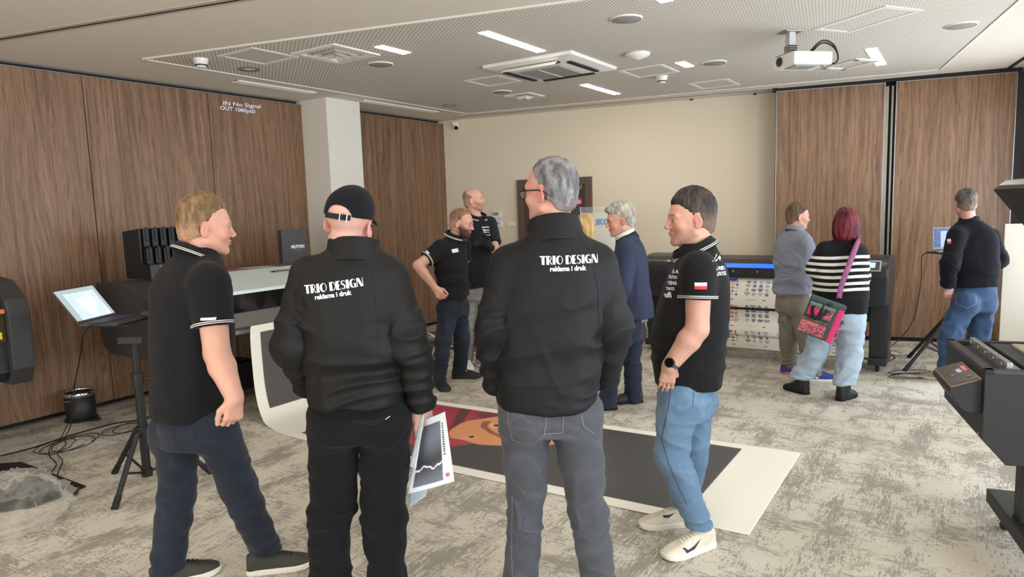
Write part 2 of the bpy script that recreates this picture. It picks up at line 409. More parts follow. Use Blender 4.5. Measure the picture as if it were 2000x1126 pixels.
# parked wood partition leaves at the right of the back wall
WR0 = Vector((3.25, 8.33, 0)); WRD = Vector((math.sin(R(109.9)), math.cos(R(109.9)), 0)); WRROT = math.atan2(WRD.y, WRD.x); WRN = Vector((WRD.y, -WRD.x, 0))
wr = empty('wall_partition', WR0, WRROT, kind='structure')
def leaf(a, b, mi, zb=.05, zt=2.982):
    m1 = MB(); m1.box(((a+b)/2, .04, (zb+zt)/2), (b-a, .08, zt-zb), bev=.003); m1.build('panel', M['wood'][mi], wr)
    m2 = MB()
    for x in (a-.004, b+.004): m2.box((x, .04, (zb+zt)/2), (.008, .084, zt-zb))
    m2.box(((a+b)/2, .04, zt+.004), (b-a+.016, .084, .008)); m2.build('edge_trim', M['silver'], wr)
leaf(0, 1.145, 1); leaf(1.27, 2.41, 3)
mb = MB(); mb.box((1.3, .16, 1.50), (2.62, .05, 3.0)); mb.box((1.2, .05, 3.012), (2.5, .12, .035)); mb.box((1.3, .05, .025), (2.6, .05, .05)); mb.build('backing', M['black'], wr)
mb = MB(); mb.box((1.18, .07, 1.5), (.035, .05, 2.9)); mb.box((1.232, .05, 1.5), (.02, .05, 2.9)); mb.build('channel', basic('champagne_channel', srgb(150, 142, 130), .4, .4), wr)
mb = MB(); mb.box((2.50, .12, 1.5), (.12, .04, 3.0)); mb.build('end_post', M['charcoal'], wr)
# window wall
ww = empty('wall_right', RW0, 0, kind='structure')
def wwM(): return frame((0, 0, 0), RWD, RWN)
mb = MB(); F = wwM()
edges = [-.45]+[x for ab in WINS for x in ab]+[14.6]
for i in range(0, len(edges), 2): mb.box(((edges[i]+edges[i+1])/2, -.12 if True else 0, 1.55), (edges[i+1]-edges[i], .24, 3.1), Matrix(((RWD.x, RWN.x, 0, 0), (RWD.y, RWN.y, 0, 0), (0, 0, 1, 0), (0, 0, 0, 1))))
WM = Matrix(((RWD.x, RWN.x, 0, 0), (RWD.y, RWN.y, 0, 0), (0, 0, 1, 0), (0, 0, 0, 1)))
for a, b in WINS: mb.box(((a+b)/2, -.12, .25), (b-a, .24, .5), WM); mb.box(((a+b)/2, -.12, 2.85), (b-a, .24, .5), WM)
mb.build('wall_surface', M['white_wall'], ww)
for k, (a, b) in enumerate(WINS):
    m_ = MB()
    for x in (a+.03, (a+b)/2, b-.03): m_.box((x, -.1, 1.55), (.06, .06, 2.1), WM)
    for z in (.53, 2.57): m_.box(((a+b)/2, -.1, z), (b-a, .06, .06), WM)
    wo = m_.build('window_%d' % (k+1), M['charcoal'], None, RW0, kind='structure')
# rear wall
rd = (REAR_R-REAR_L); mb = MB(); mb.box((rd.length/2, -.1, 1.55), (rd.length+1, .2, 3.1)); mb.build('wall_rear', M['white_wall'], None, REAR_L, math.atan2(rd.y, rd.x), kind='structure')
RWX = [(1.2, 3.8), (4.6, 7.2)]  # unseen rear windows, made up to carry the fill lamps
rdn = rd.normalized(); rin = Vector((-rdn.y, rdn.x, 0))
for k, (a, b) in enumerate(RWX):
    c = REAR_L+rdn*(a+b)/2+rin*.06+Vector((0, 0, 1.6))
    m_ = MB()
    for x in (a, (a+b)/2, b): m_.box((x, .03, 1.6), (.07, .06, 2.0))
    for z in (.6, 2.6): m_.box(((a+b)/2, .03, z), (b-a+.07, .06, .07))
    m_.build('window_%d' % (5+k), M['charcoal'], None, REAR_L, math.atan2(rd.y, rd.x), kind='structure')
    area_light('window_and_fill_light', c, c+rin+Vector((0, 0, .12)), b-a-.1, 1.9, 70, (.95, .96, 1))  # added fill lamp at the made-up window, lights the people's backs
# skirting heater grille at the foot of the back wall
mb = MB(); mb.box((0, 0, .055), (.62, .03, .11)); 
for i in range(14): mb.box((-.28+i*.043, -.018, .06), (.012, .01, .08), mi=1)
p = atz(1252, 644); p = CORNER+BWD*((p-CORNER).dot(BWD))
mb.build('floor_grille', [M['whitematte'], M['darkslot']], None, p+BWN*.025, BROT, label='small pale ventilation grille at the foot of the cream back wall', cat='vent grille')
mb = MB(); mb.box((3.4, -.006, .04), (6.6, .012, .08)); mb.build('baseboard_back', basic('skirting', srgb(190, 176, 158), .6), None, CORNER, BROT, kind='structure')
# ------------------------------------------------------------------ ceiling fixtures
def cl(px, py): p = atz(px, py, CZ); return p
def led(p0, p1, lab, wd=.085):
    c = (p0+p1)/2; L = (p1-p0).length
    e = empty('ceiling_light', Vector((c.x, c.y, CZ)), WROT, lab, 'ceiling light', 'recessed linear ceiling lights')
    m_ = MB(); m_.box((0, 0, -.006), (L, wd, .012), bev=.004); m_.build('diffuser', M['led'], e)
    m_ = MB()
    for s in (-1, 1): m_.box((0, s*(wd/2+.004), -.004), (L+.02, .008, .010)); m_.box((s*(L/2+.004), 0, -.004), (.008, wd+.016, .010))
    m_.build('frame', M['white'], e)
def on_line(a, b, w):                   # s of two picture points snapped to one distance w
    pa, pb = cl(*a), cl(*b); sa = (pa-W0).dot(WD); sb = (pb-W0).dot(WD); return sw(sa, w, CZ), sw(sb, w, CZ)
led(*on_line((939, 61), (1061, 98), 3.49), 'long bright recessed light bar left of the air conditioning cassette')
led(*on_line((738, 88), (795, 102), 2.60), 'short bright recessed light bar beside the square air diffuser on the left')
led(*on_line((1135, 164), (1208, 182), 3.03), 'bright recessed light bar nearest the cream back wall')
led(*on_line((1322, 120), (1350, 128), 4.26), 'smallest recessed light bar between the router dome and a round speaker')
led(*on_line((1697, 93), (1728, 124), 5.80), 'bright recessed light bar just right of the projector')
led(sw(2.06, 4.87, CZ), sw(2.31, 4.87, CZ), 'recessed light bar cut by the top edge of the picture')
for s, w_, L in ((-.6, 2.6, .5), (-1.8, 3.5, .85), (-3.4, 2.4, .85), (-4.6, 4.8, .85), (-2.6, 5.6, .85), (.2, 5.9, .85), (-5.2, 7.0, .85)):  # unseen bars added behind the camera as fill
    led(sw(s-L/2, w_, CZ), sw(s+L/2, w_, CZ), 'recessed light bar in the ceiling behind the viewer')
def disc(name, px, py, r, mat, lab, cat, grp, inner=None):
    p = cl(px, py); e = empty(name, p, 0, lab, cat, grp)
    m_ = MB(); m_.lathe([(0, -.010), (r*.9, -.012), (r*.93, -.010)]); m_.build('grille', mat, e)
    m_ = MB(); m_.lathe([(r*.93, -.014), (r, -.012), (r*1.03, 0.0)]); m_.build('rim', M['white'], e)
for px, py, lab in ((743, 124, 'round grey ceiling speaker beside the short light bar on the left'), (1223, 35, 'large round grey ceiling speaker near the top edge of the picture'),
                    (980, 178, 'small round grey ceiling speaker beside the far square diffuser'), (1395, 121, 'round grey ceiling speaker right of the smallest light bar'), (1877, 48, 'round grey ceiling speaker near the right edge of the perforated ceiling')):
    disc('ceiling_speaker', px, py, .115, M['greymesh'], lab, 'ceiling speaker', 'round ceiling speakers')
for px, py, lab in ((487, 134, 'unlit round recessed downlight beside the left smoke detector'), (878, 205, 'unlit round recessed downlight near the security camera')):
    p = cl(px, py); e = empty('downlight', p, 0, lab, 'ceiling light', 'unlit round downlights')
    m_ = MB(); m_.lathe([(.062, -.004), (.085, -.012), (.10, 0)]); m_.build('rim', M['greymetal'], e)
    m_ = MB(); m_.lathe([(0, -.006), (.062, -.003)]); m_.build('lens', M['whitematte'], e)
for px, py, lab in ((392, 120, 'white smoke detector at the left corner of the perforated ceiling'), (1293, 154, 'white smoke detector near the back wall right of the centre')):
    p = cl(px, py-6); e = empty('smoke_detector', p, 0, lab, 'smoke detector', 'ceiling smoke detectors')
    m_ = MB(); m_.lathe([(0, -.075), (.035, -.075), (.042, -.06), (.05, -.045), (.058, -.02), (.062, 0)]); m_.build('housing', M['white'], e)
    m_ = MB(); m_.lathe([(.043, -.062), (.049, -.062), (.049, -.052), (.045, -.052)]); m_.build('sensor_slot', M['darkslot'], e)
p = cl(1245, 103); e = empty('wireless_router', p, 0, 'white dome shaped wireless router on the perforated ceiling', 'wireless router')
m_ = MB(); m_.lathe([(0, -.055), (.035, -.055), (.05, -.048), (.105, -.030), (.112, -.012), (.10, 0)]); m_.build('dome', M['white'], e)
m_ = MB(); m_.lathe([(0, -.058), (.03, -.058), (.033, -.054)]); m_.build('logo_cap', M['whitematte'], e)
# four-way square diffusers
def diffuser(px, py, sz, lab, rot=WROT):
    p = cl(px, py); e = empty('air_diffuser', p, rot, lab, 'air vent', 'square ceiling air diffusers')
    m_ = MB(); h = sz/2
    for s in (-1, 1): m_.box((s*(h-.03), 0, -.008), (.06, sz, .016), bev=.004); m_.box((0, s*(h-.03), -.008), (sz-.12, .06, .016), bev=.004)
    m_.build('frame', M['whitematte'], e)
    m_ = MB(); m_.box((0, 0, .03), (sz-.1, sz-.1, .01)); m_.build('recess', M['darkslot'], e)
    for k in range(4):
        q = h-.07-k*.05; zz = -.012-k*.012
        m_ = MB()
        for a in range(4):
            rr = Matrix.Rotation(a*PI/2, 4, 'Z')
            m_.geom([(-q, -q, zz), (q, -q, zz), (q-.04, -q+.04, zz+.03), (-q+.04, -q+.04, zz+.03)], [(0, 1, 2, 3), (3, 2, 1, 0)], rr)
        m_.build('louvre', M['whitematte'], e)
diffuser(656, 104, .52, 'large square louvred air diffuser left of the short light bar')
diffuser(1024, 186, .36, 'smaller square louvred air diffuser near the back wall')
def panel(px, py, sx, sy, lab, rot=WROT):
    p = cl(px, py); e = empty('access_panel', p, rot, lab, 'access panel', 'perforated ceiling access panels')
    m_ = MB()
    for s in (-1, 1): m_.box((s*sx/2, 0, -.005), (.04, sy-.04, .010)); m_.box((0, s*sy/2, -.005), (sx+.04, .04, .010))
    m_.build('frame', M['white'], e)
    m_ = MB(); m_.box((0, 0, -.004), (sx-.05, sy-.05, .004)); m_.build('door', M['perf'], e)
panel(505, 109, .42, .42, 'perforated square access panel right of the left smoke detector')
panel(962, 157, .40, .40, 'perforated square access panel below the air conditioning cassette')
panel(1268, 138, .45, .42, 'perforated square access panel beside the far smoke detector')
panel(1395, 163, .45, .40, 'faint square access panel nearest the back wall on the right')
panel(1690, 38, .62, .34, 'wide rectangular perforated access panel above the projector', R(-68))
p = cl(1660, 124); e = empty('air_diffuser', p, R(-70), 'flat rectangular air vent between projector and right light bar', 'air vent')
m_ = MB()
for s in (-1, 1): m_.box((s*.2, 0, -.008), (.05, .30, .016)); m_.box((0, s*.13, -.008), (.45, .05, .016))
m_.build('frame', M['whitematte'], e)
m_ = MB(); m_.box((0, 0, .01), (.36, .22, .01)); m_.build('recess', M['darkslot'], e)
for k in range(4):
    m_ = MB(); m_.box((0, -.08+k*.05, -.004), (.36, .022, .006)); m_.build('louvre', M['whitematte'], e)
# long slot diffusers along the left wall
for a, b, lab in (((460, 157), (615, 180), 'long narrow slot air outlet above the wood wall, nearer half'), ((700, 196), (852, 218), 'long narrow slot air outlet above the wood wall, beyond the pillar')):
    pa = cl(*a); pb = cl(*b); sa = (pa-W0).dot(WD); sb = (pb-W0).dot(WD)
    e = empty('slot_diffuser', sw((sa+sb)/2, .555, CZ), WROT, lab, 'air vent', 'slot air outlets along the left wall')
    m_ = MB()
    for y in (-.045, 0, .045): m_.box((0, y, -.006), (sb-sa, .018, .012))
    m_.build('frame', M['white'], e); m_ = MB(); m_.box((0, 0, -.001), (sb-sa, .08, .004)); m_.build('recess', M['darkslot'], e)
# air conditioning cassette
FLAPK = 2
c = (cl(940, 128)+cl(1120, 98)+cl(1207, 130)+cl(1040, 153))/4
e = empty('ceiling_air_conditioner', Vector((c.x, c.y, CZ)), WROT, 'large white square ceiling air conditioning cassette with open flaps', 'air conditioner')
m_ = MB(); h = .47
t = bmesh.new()
prof = [(h, 0), (h-.01, -.03), (h-.10, -.045), (h-.22, -.06)]
vs = [[t.verts.new((sx*q, sy*q, z)) for sx, sy in ((1, 1), (-1, 1), (-1, -1), (1, -1))] for q, z in prof]
for i in range(3):
    for j in range(4): t.faces.new((vs[i][j], vs[i][(j+1) % 4], vs[i+1][(j+1) % 4], vs[i+1][j]))
t.faces.new(vs[3])
m_.merge(t); m_.build('panel', M['white'], e)
m_ = MB(); m_.box((0, 0, -.066), (.44, .44, .012), bev=.004); m_.box((.0, 0, -.073), (.44, .012, .004), mi=1); m_.build('intake_grille', [M['greymesh'], M['white']], e)
for k in range(4):
    rr = Matrix.Rotation(k*PI/2, 4, 'Z')
    m_ = MB(); m_.box((.345, 0, -.056), (.045, .56, .012), rr); m_.build('outlet_slot', M['black'], e)
for k in (1,):
    rr = Matrix.Rotation(FLAPK*PI/2, 4, 'Z') @ Matrix.Translation((.40, 0, -.070)) @ Matrix.Rotation(R(30), 4, 'Y')
    m_ = MB(); m_.box((0, 0, 0), (.06, .56, .006), rr, bev=.002); m_.build('flap', M['white'], e)
# projector
pc = at(1568, 119, 5.55)
e = empty('projector', Vector((pc.x, pc.y, pc.z)), R(12), 'white projector hanging from a short ceiling pole with black cables', 'projector')
m_ = MB(); m_.box((0, 0, 0), (.34, .27, .10), bev=.018); m_.build('body', M['white'], e)
m_ = MB(); m_.box((-.03, -.02, -.054), (.20, .14, .006), bev=.002)
for sx in (-1, 1): m_.cyl((sx*.12, -.09, -.062), (sx*.12, -.09, -.05), .014)
m_.build('base_plate', M['greymesh'], e)
m_ = MB(); m_.cyl((-.172, .05, .0), (-.182, .05, .0), .036); m_.cyl((-.181, .05, .0), (-.186, .05, .0), .026, mi=1); m_.build('lens', [M['charcoal'], M['darkglass']], e)
m_ = MB(); m_.box((.168, 0, 0), (.012, .2, .06), bev=.004)
for k in range(5): m_.box((.176, -.08+k*.035, .0), (.006, .02, .02), mi=1)
m_.build('connector_panel', [M['whitematte'], M['charcoal']], e)
mt = empty('projector_mount', Vector((pc.x-.08, pc.y+.05, CZ)), R(12), 'pale grey ceiling pole holding the white projector', 'projector mount')
L = CZ-pc.z-.05
m_ = MB(); m_.box((0, 0, -.006), (.16, .12, .012), bev=.004); m_.build('ceiling_plate', M['greymetal'], mt)
m_ = MB(); m_.box((0, 0, -L*.45), (.055, .055, L*.9), bev=.004); m_.build('pole', basic('pole_grey', srgb(196, 196, 194), .5), mt)
m_ = MB(); m_.box((0, 0, -L+.045), (.07, .07, .07), bev=.004); m_.box((0, 0, -L+.006), (.16, .16, .010)); 
for k in range(4): m_.box((0, -.03, -L+.02+k*.018), (.074, .02, .006), mi=1)
m_.build('bracket', [M['greymetal'], M['black']], mt)
pz0 = Vector((pc.x-.04, pc.y+.05, CZ-.17))
for k, o_ in enumerate((0, .018)):
    m_ = MB(); m_.tube([p for p in spline([pz0+Vector((0, 0, o_)), pz0+Vector((.06, 0, -.06+o_)), pc+Vector((.14, .0, .13+o_)), pc+Vector((.24, .0, .10+o_)), pc+Vector((.28, 0, .02)), pc+Vector((.24, -.02, -.03)), pc+Vector((.172, .0, -.01))], 8)], .006)
    m_.build('projector_cable', M['rubber'], None, label='black cable looping from the ceiling pole to the projector', cat='cable', group='projector cables')
# security camera in the corner
q = CORNER+BWN*.05+WN*.03+BWD*.02
e = empty('security_camera', Vector((q.x, q.y, 2.93)), 0, 'small white security camera high in the corner beside the wood wall', 'security camera')
m_ = MB(); m_.box((0, 0, .04), (.10, .07, .05), bev=.012); m_.build('mount', M['white'], e)
m_ = MB(); m_.lathe([(0, -.045), (.03, -.038), (.045, -.015), (.048, .01), (.045, .03), (0, .032)], n=28); m_.build('housing', M['white'], e)
m_ = MB(); m_.cyl((0.005, -.02, -.01), (.01, -.052, -.028), .028); m_.build('lens', M['darkglass'], e)
# devices on the back wall
def onback(px, py, off=0.0):
    r_ = at(px, py, 1.0)-Vector((0, 0, HC)); P0 = CORNER+BWN*off; t = P0.dot(BWN)/BWN.dot(Vector((r_.x, r_.y, 0))); return Vector((0, 0, HC))+r_*t
def wallbox(name, px, py, sx, sz, d, mats, lab, cat, scr=None, grp=None):
    p = onback(px, py); e = empty(name, p, BROT, lab, cat, grp)
    m_ = MB(); m_.box((0, -d/2, 0), (sx, d, sz), bev=.006); m_.build('housing', M['white'], e)
    return e
e = wallbox('thermostat', 971, 418, .15, .10, .03, 0, 'white thermostat with a grey display, upper device left of the door', 'thermostat')
m_ = MB(); m_.box((-.012, -.031, .005), (.09, .004, .05)); m_.build('display', M['greymesh'], e); m_ = MB(); m_.cyl((.052, -.03, 0), (.052, -.036, 0), .009); m_.build('button', M['whitematte'], e)
e = wallbox('thermostat', 974, 437, .13, .10, .03, 0, 'white wall controller with a small blue screen', 'thermostat')
m_ = MB(); m_.box((0, -.031, .01), (.06, .004, .035)); m_.build('display', basic('blue_screen', srgb(50, 70, 150), .4, emit=(.1, .15, .6, 1), estr=.5), e)
e = wallbox('light_switch', 999, 437, .155, .085, .014, 0, 'white double light switch left of the door', 'light switch')
for s in (-1, 1): m_ = MB(); m_.box((s*.037, -.017, 0), (.062, .006, .066), bev=.002); m_.build('rocker', M['white'], e)
# door with dark sign panel
pL = onback(1011, 351); pR = onback(1157, 345)
dw = (pR-pL).length*.995; dz = (pL.z+pR.z)/2; mid = (pL+pR)/2
d_ = empty('door_1', Vector((mid.x, mid.y, 0)), BROT, kind='structure')
m_ = MB()
for s in (-1, 1): m_.box((s*(dw/2-.05), -.02, dz/2), (.10, .06, dz), bev=.006)
m_.box((0, -.02, dz-.05), (dw-.2, .06, .10), bev=.006); m_.build('door_frame', M['brownframe'], d_)
m_ = MB(); m_.box((0, -.002, dz/2-.05), (dw-.2, .03, dz-.1)); m_.build('door_leaf', basic('door_veneer', srgb(70, 56, 46), .5), d_)
m_ = MB(); m_.box((0, -.024, dz/2-.03), (dw-.36, .012, dz-.26)); m_.build('dark_panel', basic('black_sign_panel', srgb(24, 22, 24), .25), d_)
m_ = MB(); m_.tube([(-dw/2+.17, -.03, 1.0), (-dw/2+.17, -.08, 1.0), (-dw/2+.30, -.08, 1.0)], .01); m_.build('door_handle', M['chrome'], d_)
# round logos and lines on the panel
M['redlogo'] = basic('red_logo', srgb(196, 60, 66), .5); 
def ringm(mb, cx, cz, r1, r2, y, n=36):
    vs = [(cx+r*math.cos(2*PI*i/n), y, cz+r*math.sin(2*PI*i/n)) for i in range(n) for r in (r1, r2)]
    mb.geom(vs, [(2*i, 2*((i+1) % n), 2*((i+1) % n)+1, 2*i+1) for i in range(n)])
def dloc(px, py): p = onback(px, py, .04); q = p-Vector((mid.x, mid.y, 0)); return q.dot(BWD), p.z
x1, z1 = dloc(1130, 393)
m_ = MB(); ringm(m_, x1, z1, 0.0001, .052, -.0315); m_.build('round_logo', M['redlogo'], d_)
flat_text('logo_letters', 'ih', .06, None, M['whiteink'], d_, frame((x1, -.033, z1), (1, 0, 0), (0, 0, 1)), .03)
x2, z2 = dloc(1128, 362)
m_ = MB(); ringm(m_, x2, z2, .048, .055, -.0315); m_.build('round_logo', M['whiteink'], d_)
flat_text('logo_letters', 'in', .05, None, M['whiteink'], d_, frame((x2, -.033, z2), (1, 0, 0), (0, 0, 1)), .01)
x3, z3 = dloc(1122, 373)
flat_text('sign_line', 'anwel', .035, None, M['greymesh'], d_, frame((x3, -.033, z3), (1, 0, 0), (0, 0, 1)), .0)
# clear acrylic display stand with blue letters
pa = at(1133, 403, 8.0); pb = at(1239, 402, 7.95)
e = empty('acrylic_display', Vector(((pa.x+pb.x)/2, 7.98, 0)), R(-4), 'frosted acrylic display stand with blue letters behind the man in the blazer', 'display stand')
wdt = (pb-pa).length; zt = (pa.z+pb.z)/2
m_ = MB(); m_.box((0, 0, (zt+.8)/2), (wdt, .008, zt-.8)); m_.build('acrylic_sheet', glassy('clear_acrylic', srgb(225, 228, 228), .12), e)
m_ = MB(); m_.box((0, .008, (zt-.07+.8)/2), (wdt-.004, .003, zt-.07-.8)); m_.build('frosted_backing', glassy('frosted_film', srgb(222, 218, 205), .34, .4), e)
m_ = MB(); m_.box((-wdt/2+.004, -.002, (zt+.8)/2), (.006, .014, zt-.8)); m_.build('bright_edge', M['white'], e)
zc = at(1175, 433, 7.98)
flat_text('blue_lettering', 'UKON', .074, None, basic('blue_print', srgb(74, 138, 190), .5), e, frame((-.035, -.006, zc.z), (1, 0, 0), (0, 0, 1)), .035)
m_ = MB(); random.seed(3)
for k in range(26):
    a = random.uniform(0, 2*PI); x = random.uniform(.02, .28); z = zc.z-.14-random.uniform(0, .30); r = random.uniform(.008, .02)
    m_.tube([(x+r*math.cos(a+t*.7), -.006, z+r*1.3*math.sin(a+t*.7)) for t in range(5)], .0016, 4)
m_.build('line_drawing', M['charcoal'], e)
m_ = MB(); m_.box((0, .03, .4), (.09, .05, .8)); m_.box((0, .03, .015), (.5, .34, .03), bev=.006); m_.build('stand_base', M['whitematte'], e)
# status text on the wood wall: glowing letters stand in for projected light
def onleft(px, py, off=.012):
    r_ = at(px, py, 1.0)-Vector((0, 0, HC)); P0 = sw(0, off); t = P0.dot(WN)/WN.dot(Vector((r_.x, r_.y, 0))); return Vector((0, 0, HC))+r_*t
M['text_glow'] = basic('projected_text_glow', srgb(200, 205, 215), .8, emit=(.75, .8, .95, 1), estr=.28)
pt = empty('projected_text_glow', onleft(468, 210), 0, 'projected white status text on the upper wood panel beside the pillar', 'projected text')
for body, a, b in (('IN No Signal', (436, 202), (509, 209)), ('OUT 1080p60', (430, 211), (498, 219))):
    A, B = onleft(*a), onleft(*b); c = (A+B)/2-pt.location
    flat_text('text_line', body, .052, (B-A).length, M['text_glow'], pt, frame(c, (B-A), (0, 0, 1)), .004)
# black flight case by the wall behind the bald man
p = atz(936, 632); e = empty('equipment_case', p+Vector((.05, -.32, 0)), BROT, 'black case with a white lid standing by the back wall behind two men', 'equipment case')
m_ = MB(); m_.box((0, 0, .16), (.42, .32, .30), bev=.01); m_.build('body', M['blackmatte'], e)
m_ = MB(); m_.box((0, 0, .33), (.40, .30, .025), bev=.006); m_.box((-.03, 0, .41), (.22, .2, .13), bev=.02); m_.build('white_lid', M['white'], e)

# ------------------------------------------------------------------ large printer on the left
M['mint'] = basic('pale_mint_cover', srgb(206, 220, 216), .35, coat=.2)
def pxz(pts): return [(-w_, z) for w_, z in pts]
pr = empty('wide_format_printer', sw(.60, 0), WROT, 'wide format printer with pale lid feeding a long poster in front of the wood wall', 'printer')
Lp = 2.75
m_ = MB(); m_.prism(pxz([(.55, .66), (.52, .80), (.52, 1.19), (.80, 1.215), (.98, 1.20), (1.36, 1.08), (1.40, .98), (1.40, .74), (1.32, .66), (1.28, .60), (.66, .60)]), 'x', 0, .46, bev=.012); m_.build('end_housing', M['charcoal'], pr, label='dark end housing at the laptop side')
m_ = MB(); m_.prism(pxz([(.55, .66), (.52, .80), (.52, 1.19), (.80, 1.215), (.98, 1.20), (1.36, 1.08), (1.40, .98), (1.40, .74), (1.32, .66), (1.28, .60), (.66, .60)]), 'x', Lp-.4, Lp, bev=.012); m_.build('end_housing', M['charcoal'], pr)
m_ = MB(); m_.prism(pxz([(.58, .74), (.58, 1.17), (.80, 1.18), (1.27, .98), (1.27, .78), (1.1, .70)]), 'x', .46, Lp-.4); m_.build('inner_body', M['black'], pr)
m_ = MB(); m_.prism(pxz([(.60, 1.16), (.60, 1.195), (.93, 1.205), (1.34, 1.065), (1.345, 1.035), (1.32, 1.04), (.93, 1.175)]), 'x', .44, Lp-.38, bev=.006); ld = m_.build('lid', M['mint'], pr)
m_ = MB(); m_.prism(pxz([(1.285, .87), (1.29, 1.045), (1.33, 1.045), (1.325, .87)]), 'x', .46, Lp-.4, bev=.003); m_.build('window', M['darkglass'], pr)
m_ = MB(); m_.prism(pxz([(1.27, .87), (1.34, .875), (1.40, .76), (1.38, .73), (1.2, .73)]), 'x', .46, Lp-.4, bev=.006); m_.build('front_guide', basic('grey_guide', srgb(98, 95, 90), .45, .3), pr)
m_ = MB(); m_.cyl((.7, -1.18, .70), (Lp-.5, -1.18, .70), .045, n=24); m_.box((.62, -1.22, .70), (.14, .12, .06), bev=.008); m_.build('media_roller', M['white'], pr)
for x in (.55, Lp-.55):
    m_ = MB(); m_.box((x, -.95, .38), (.10, .14, .56), bev=.01); m_.box((x, -.95, .085), (.12, .78, .07), bev=.012)
    for y in (-.62, -1.28): m_.cyl((x-.02, y, .035), (x+.02, y, .035), .035)
    m_.build('leg', M['blackmatte'], pr)
m_ = MB(); m_.box((Lp/2, -.95, .30), (Lp-1.1, .08, .10), bev=.01); m_.build('cross_beam', M['blackmatte'], pr)
m_ = MB(); m_.box((1.0, -.85, .22), (.34, .30, .26), bev=.01); m_.build('ink_waste_box', M['black'], pr)
# maker lettering on the lid front, seen between the two men
lx = (s_on(548, 536, 1.15)-.52)
nrm = Vector((0, -.14, .41)).normalized(); upv = Vector((0, .41, .14)).normalized()
flat_text('maker_lettering', 'MUTOH', .034, .21, M['black'], pr, frame(Vector((lx, -1.04, 1.163))+nrm*.012, (1, 0, 0), upv), .06)
# mottled green tile on the front of the window
m_ = MB(); m_.box((1.40, -1.331, .965), (.26, .004, .13), bev=.0); m_.build('window_tile', basic('mottled_green', srgb(92, 128, 112), .5, vary=.3), pr)
# ink cartridge rack on top
ck = empty('ink_cartridge_rack', sw(.84, .72, 1.21), WROT, 'black ink cartridge rack with two tiers standing on the left printer', 'ink cartridge rack')
m_ = MB(); m_.prism([(.16, 0), (.16, .40), (-.10, .42), (-.10, .14), (-.20, .10), (-.22, 0)], 'x', 0, .015); m_.prism([(.16, 0), (.16, .40), (-.10, .42), (-.10, .14), (-.20, .10), (-.22, 0)], 'x', .46, .475)
m_.box((.237, .15, .2), (.47, .02, .40)); m_.box((.237, -.02, .01), (.47, .36, .02)); m_.build('rack_body', M['blackplastic'], ck)
m_ = MB(); m_.box((.237, -.225, .06), (.47, .02, .12), bev=.004); m_.box((.10, -.237, .10), (.03, .003, .018), mi=1); m_.box((.20, -.237, .10), (.03, .003, .018), mi=2); m_.box((.17, -.237, .055), (.10, .003, .02), mi=2); m_.build('label_rail', [M['charcoal'], M['yellow'], M['pink']], ck)
for tier in range(2):
    for k in range(6):
        m_ = MB(); m_.box((.055+k*.074, -.10+tier*.03, .20+tier*.165-.02), (.052, .10, .155), bev=.008); m_.box((.055+k*.074, -.155+tier*.03, .21+tier*.165), (.018, .012, .12), bev=.003)
        m_.build('ink_cartridge', M['blackplastic'], ck)
for k in range(6):
    m_ = MB(); m_.box((.055+k*.074, -.15, .105), (.05, .08, .05), bev=.01); m_.build('cartridge_cap', M['rubber'], ck)
m_ = MB(); m_.geom([(.40, -.10, .42), (.50, -.16, .30), (.47, -.18, .28), (.43, -.12, .30), (.38, -.12, .36), (.44, -.15, .36)], [(0, 1, 2, 3, 5), (0, 5, 4), (3, 4, 5)])
t_ = m_.build('yellow_ribbon', M['yellow'], ck); so = t_.modifiers.new('s', 'SOLIDIFY'); so.thickness = .004
# dark product box on the printer
q = atz(559, 520, 1.2); sB_ = (q-W0).dot(WD)
bx = empty('product_box', sw(2.53, .66, 1.205), WROT+R(-8), 'upright dark grey box with white maker lettering on top of the left printer', 'box')
m_ = MB(); m_.box((0, 0, .175), (.30, .07, .35), bev=.004); m_.build('carton', basic('dark_grey_carton', srgb(70, 68, 68), .6), bx)
flat_text('lettering', 'MUTOH', .036, .155, M['whiteink'], bx, frame((.03, -.037, .17), (1, 0, 0), (0, 0, 1)), .06)
m_ = MB(); m_.box((.03, -.0365, .135), (.10, .002, .004)); m_.build('small_line', M['greymetal'], bx)
# loose prints lying on the printer lid
for k, (x, rz_, c_) in enumerate(((1.15, .1, (150, 110, 95)), (1.45, -.12, (190, 186, 180)), (1.75, .05, (110, 90, 84)))):
    m_ = MB(); m_.box((0, 0, .0), (.30, .22, .002)); m_.build('loose_print', basic('loose_print_%d' % k, srgb(*c_), .5, vary=.3), None, sw(.52+x, .78, 1.206+k*.003), WROT+rz_,
        label=['reddish loose print lying leftmost on the printer lid', 'pale loose print in the middle on the printer lid', 'dark loose print lying nearest the upright dark box'][k], cat='print', group='loose prints on the printer lid')

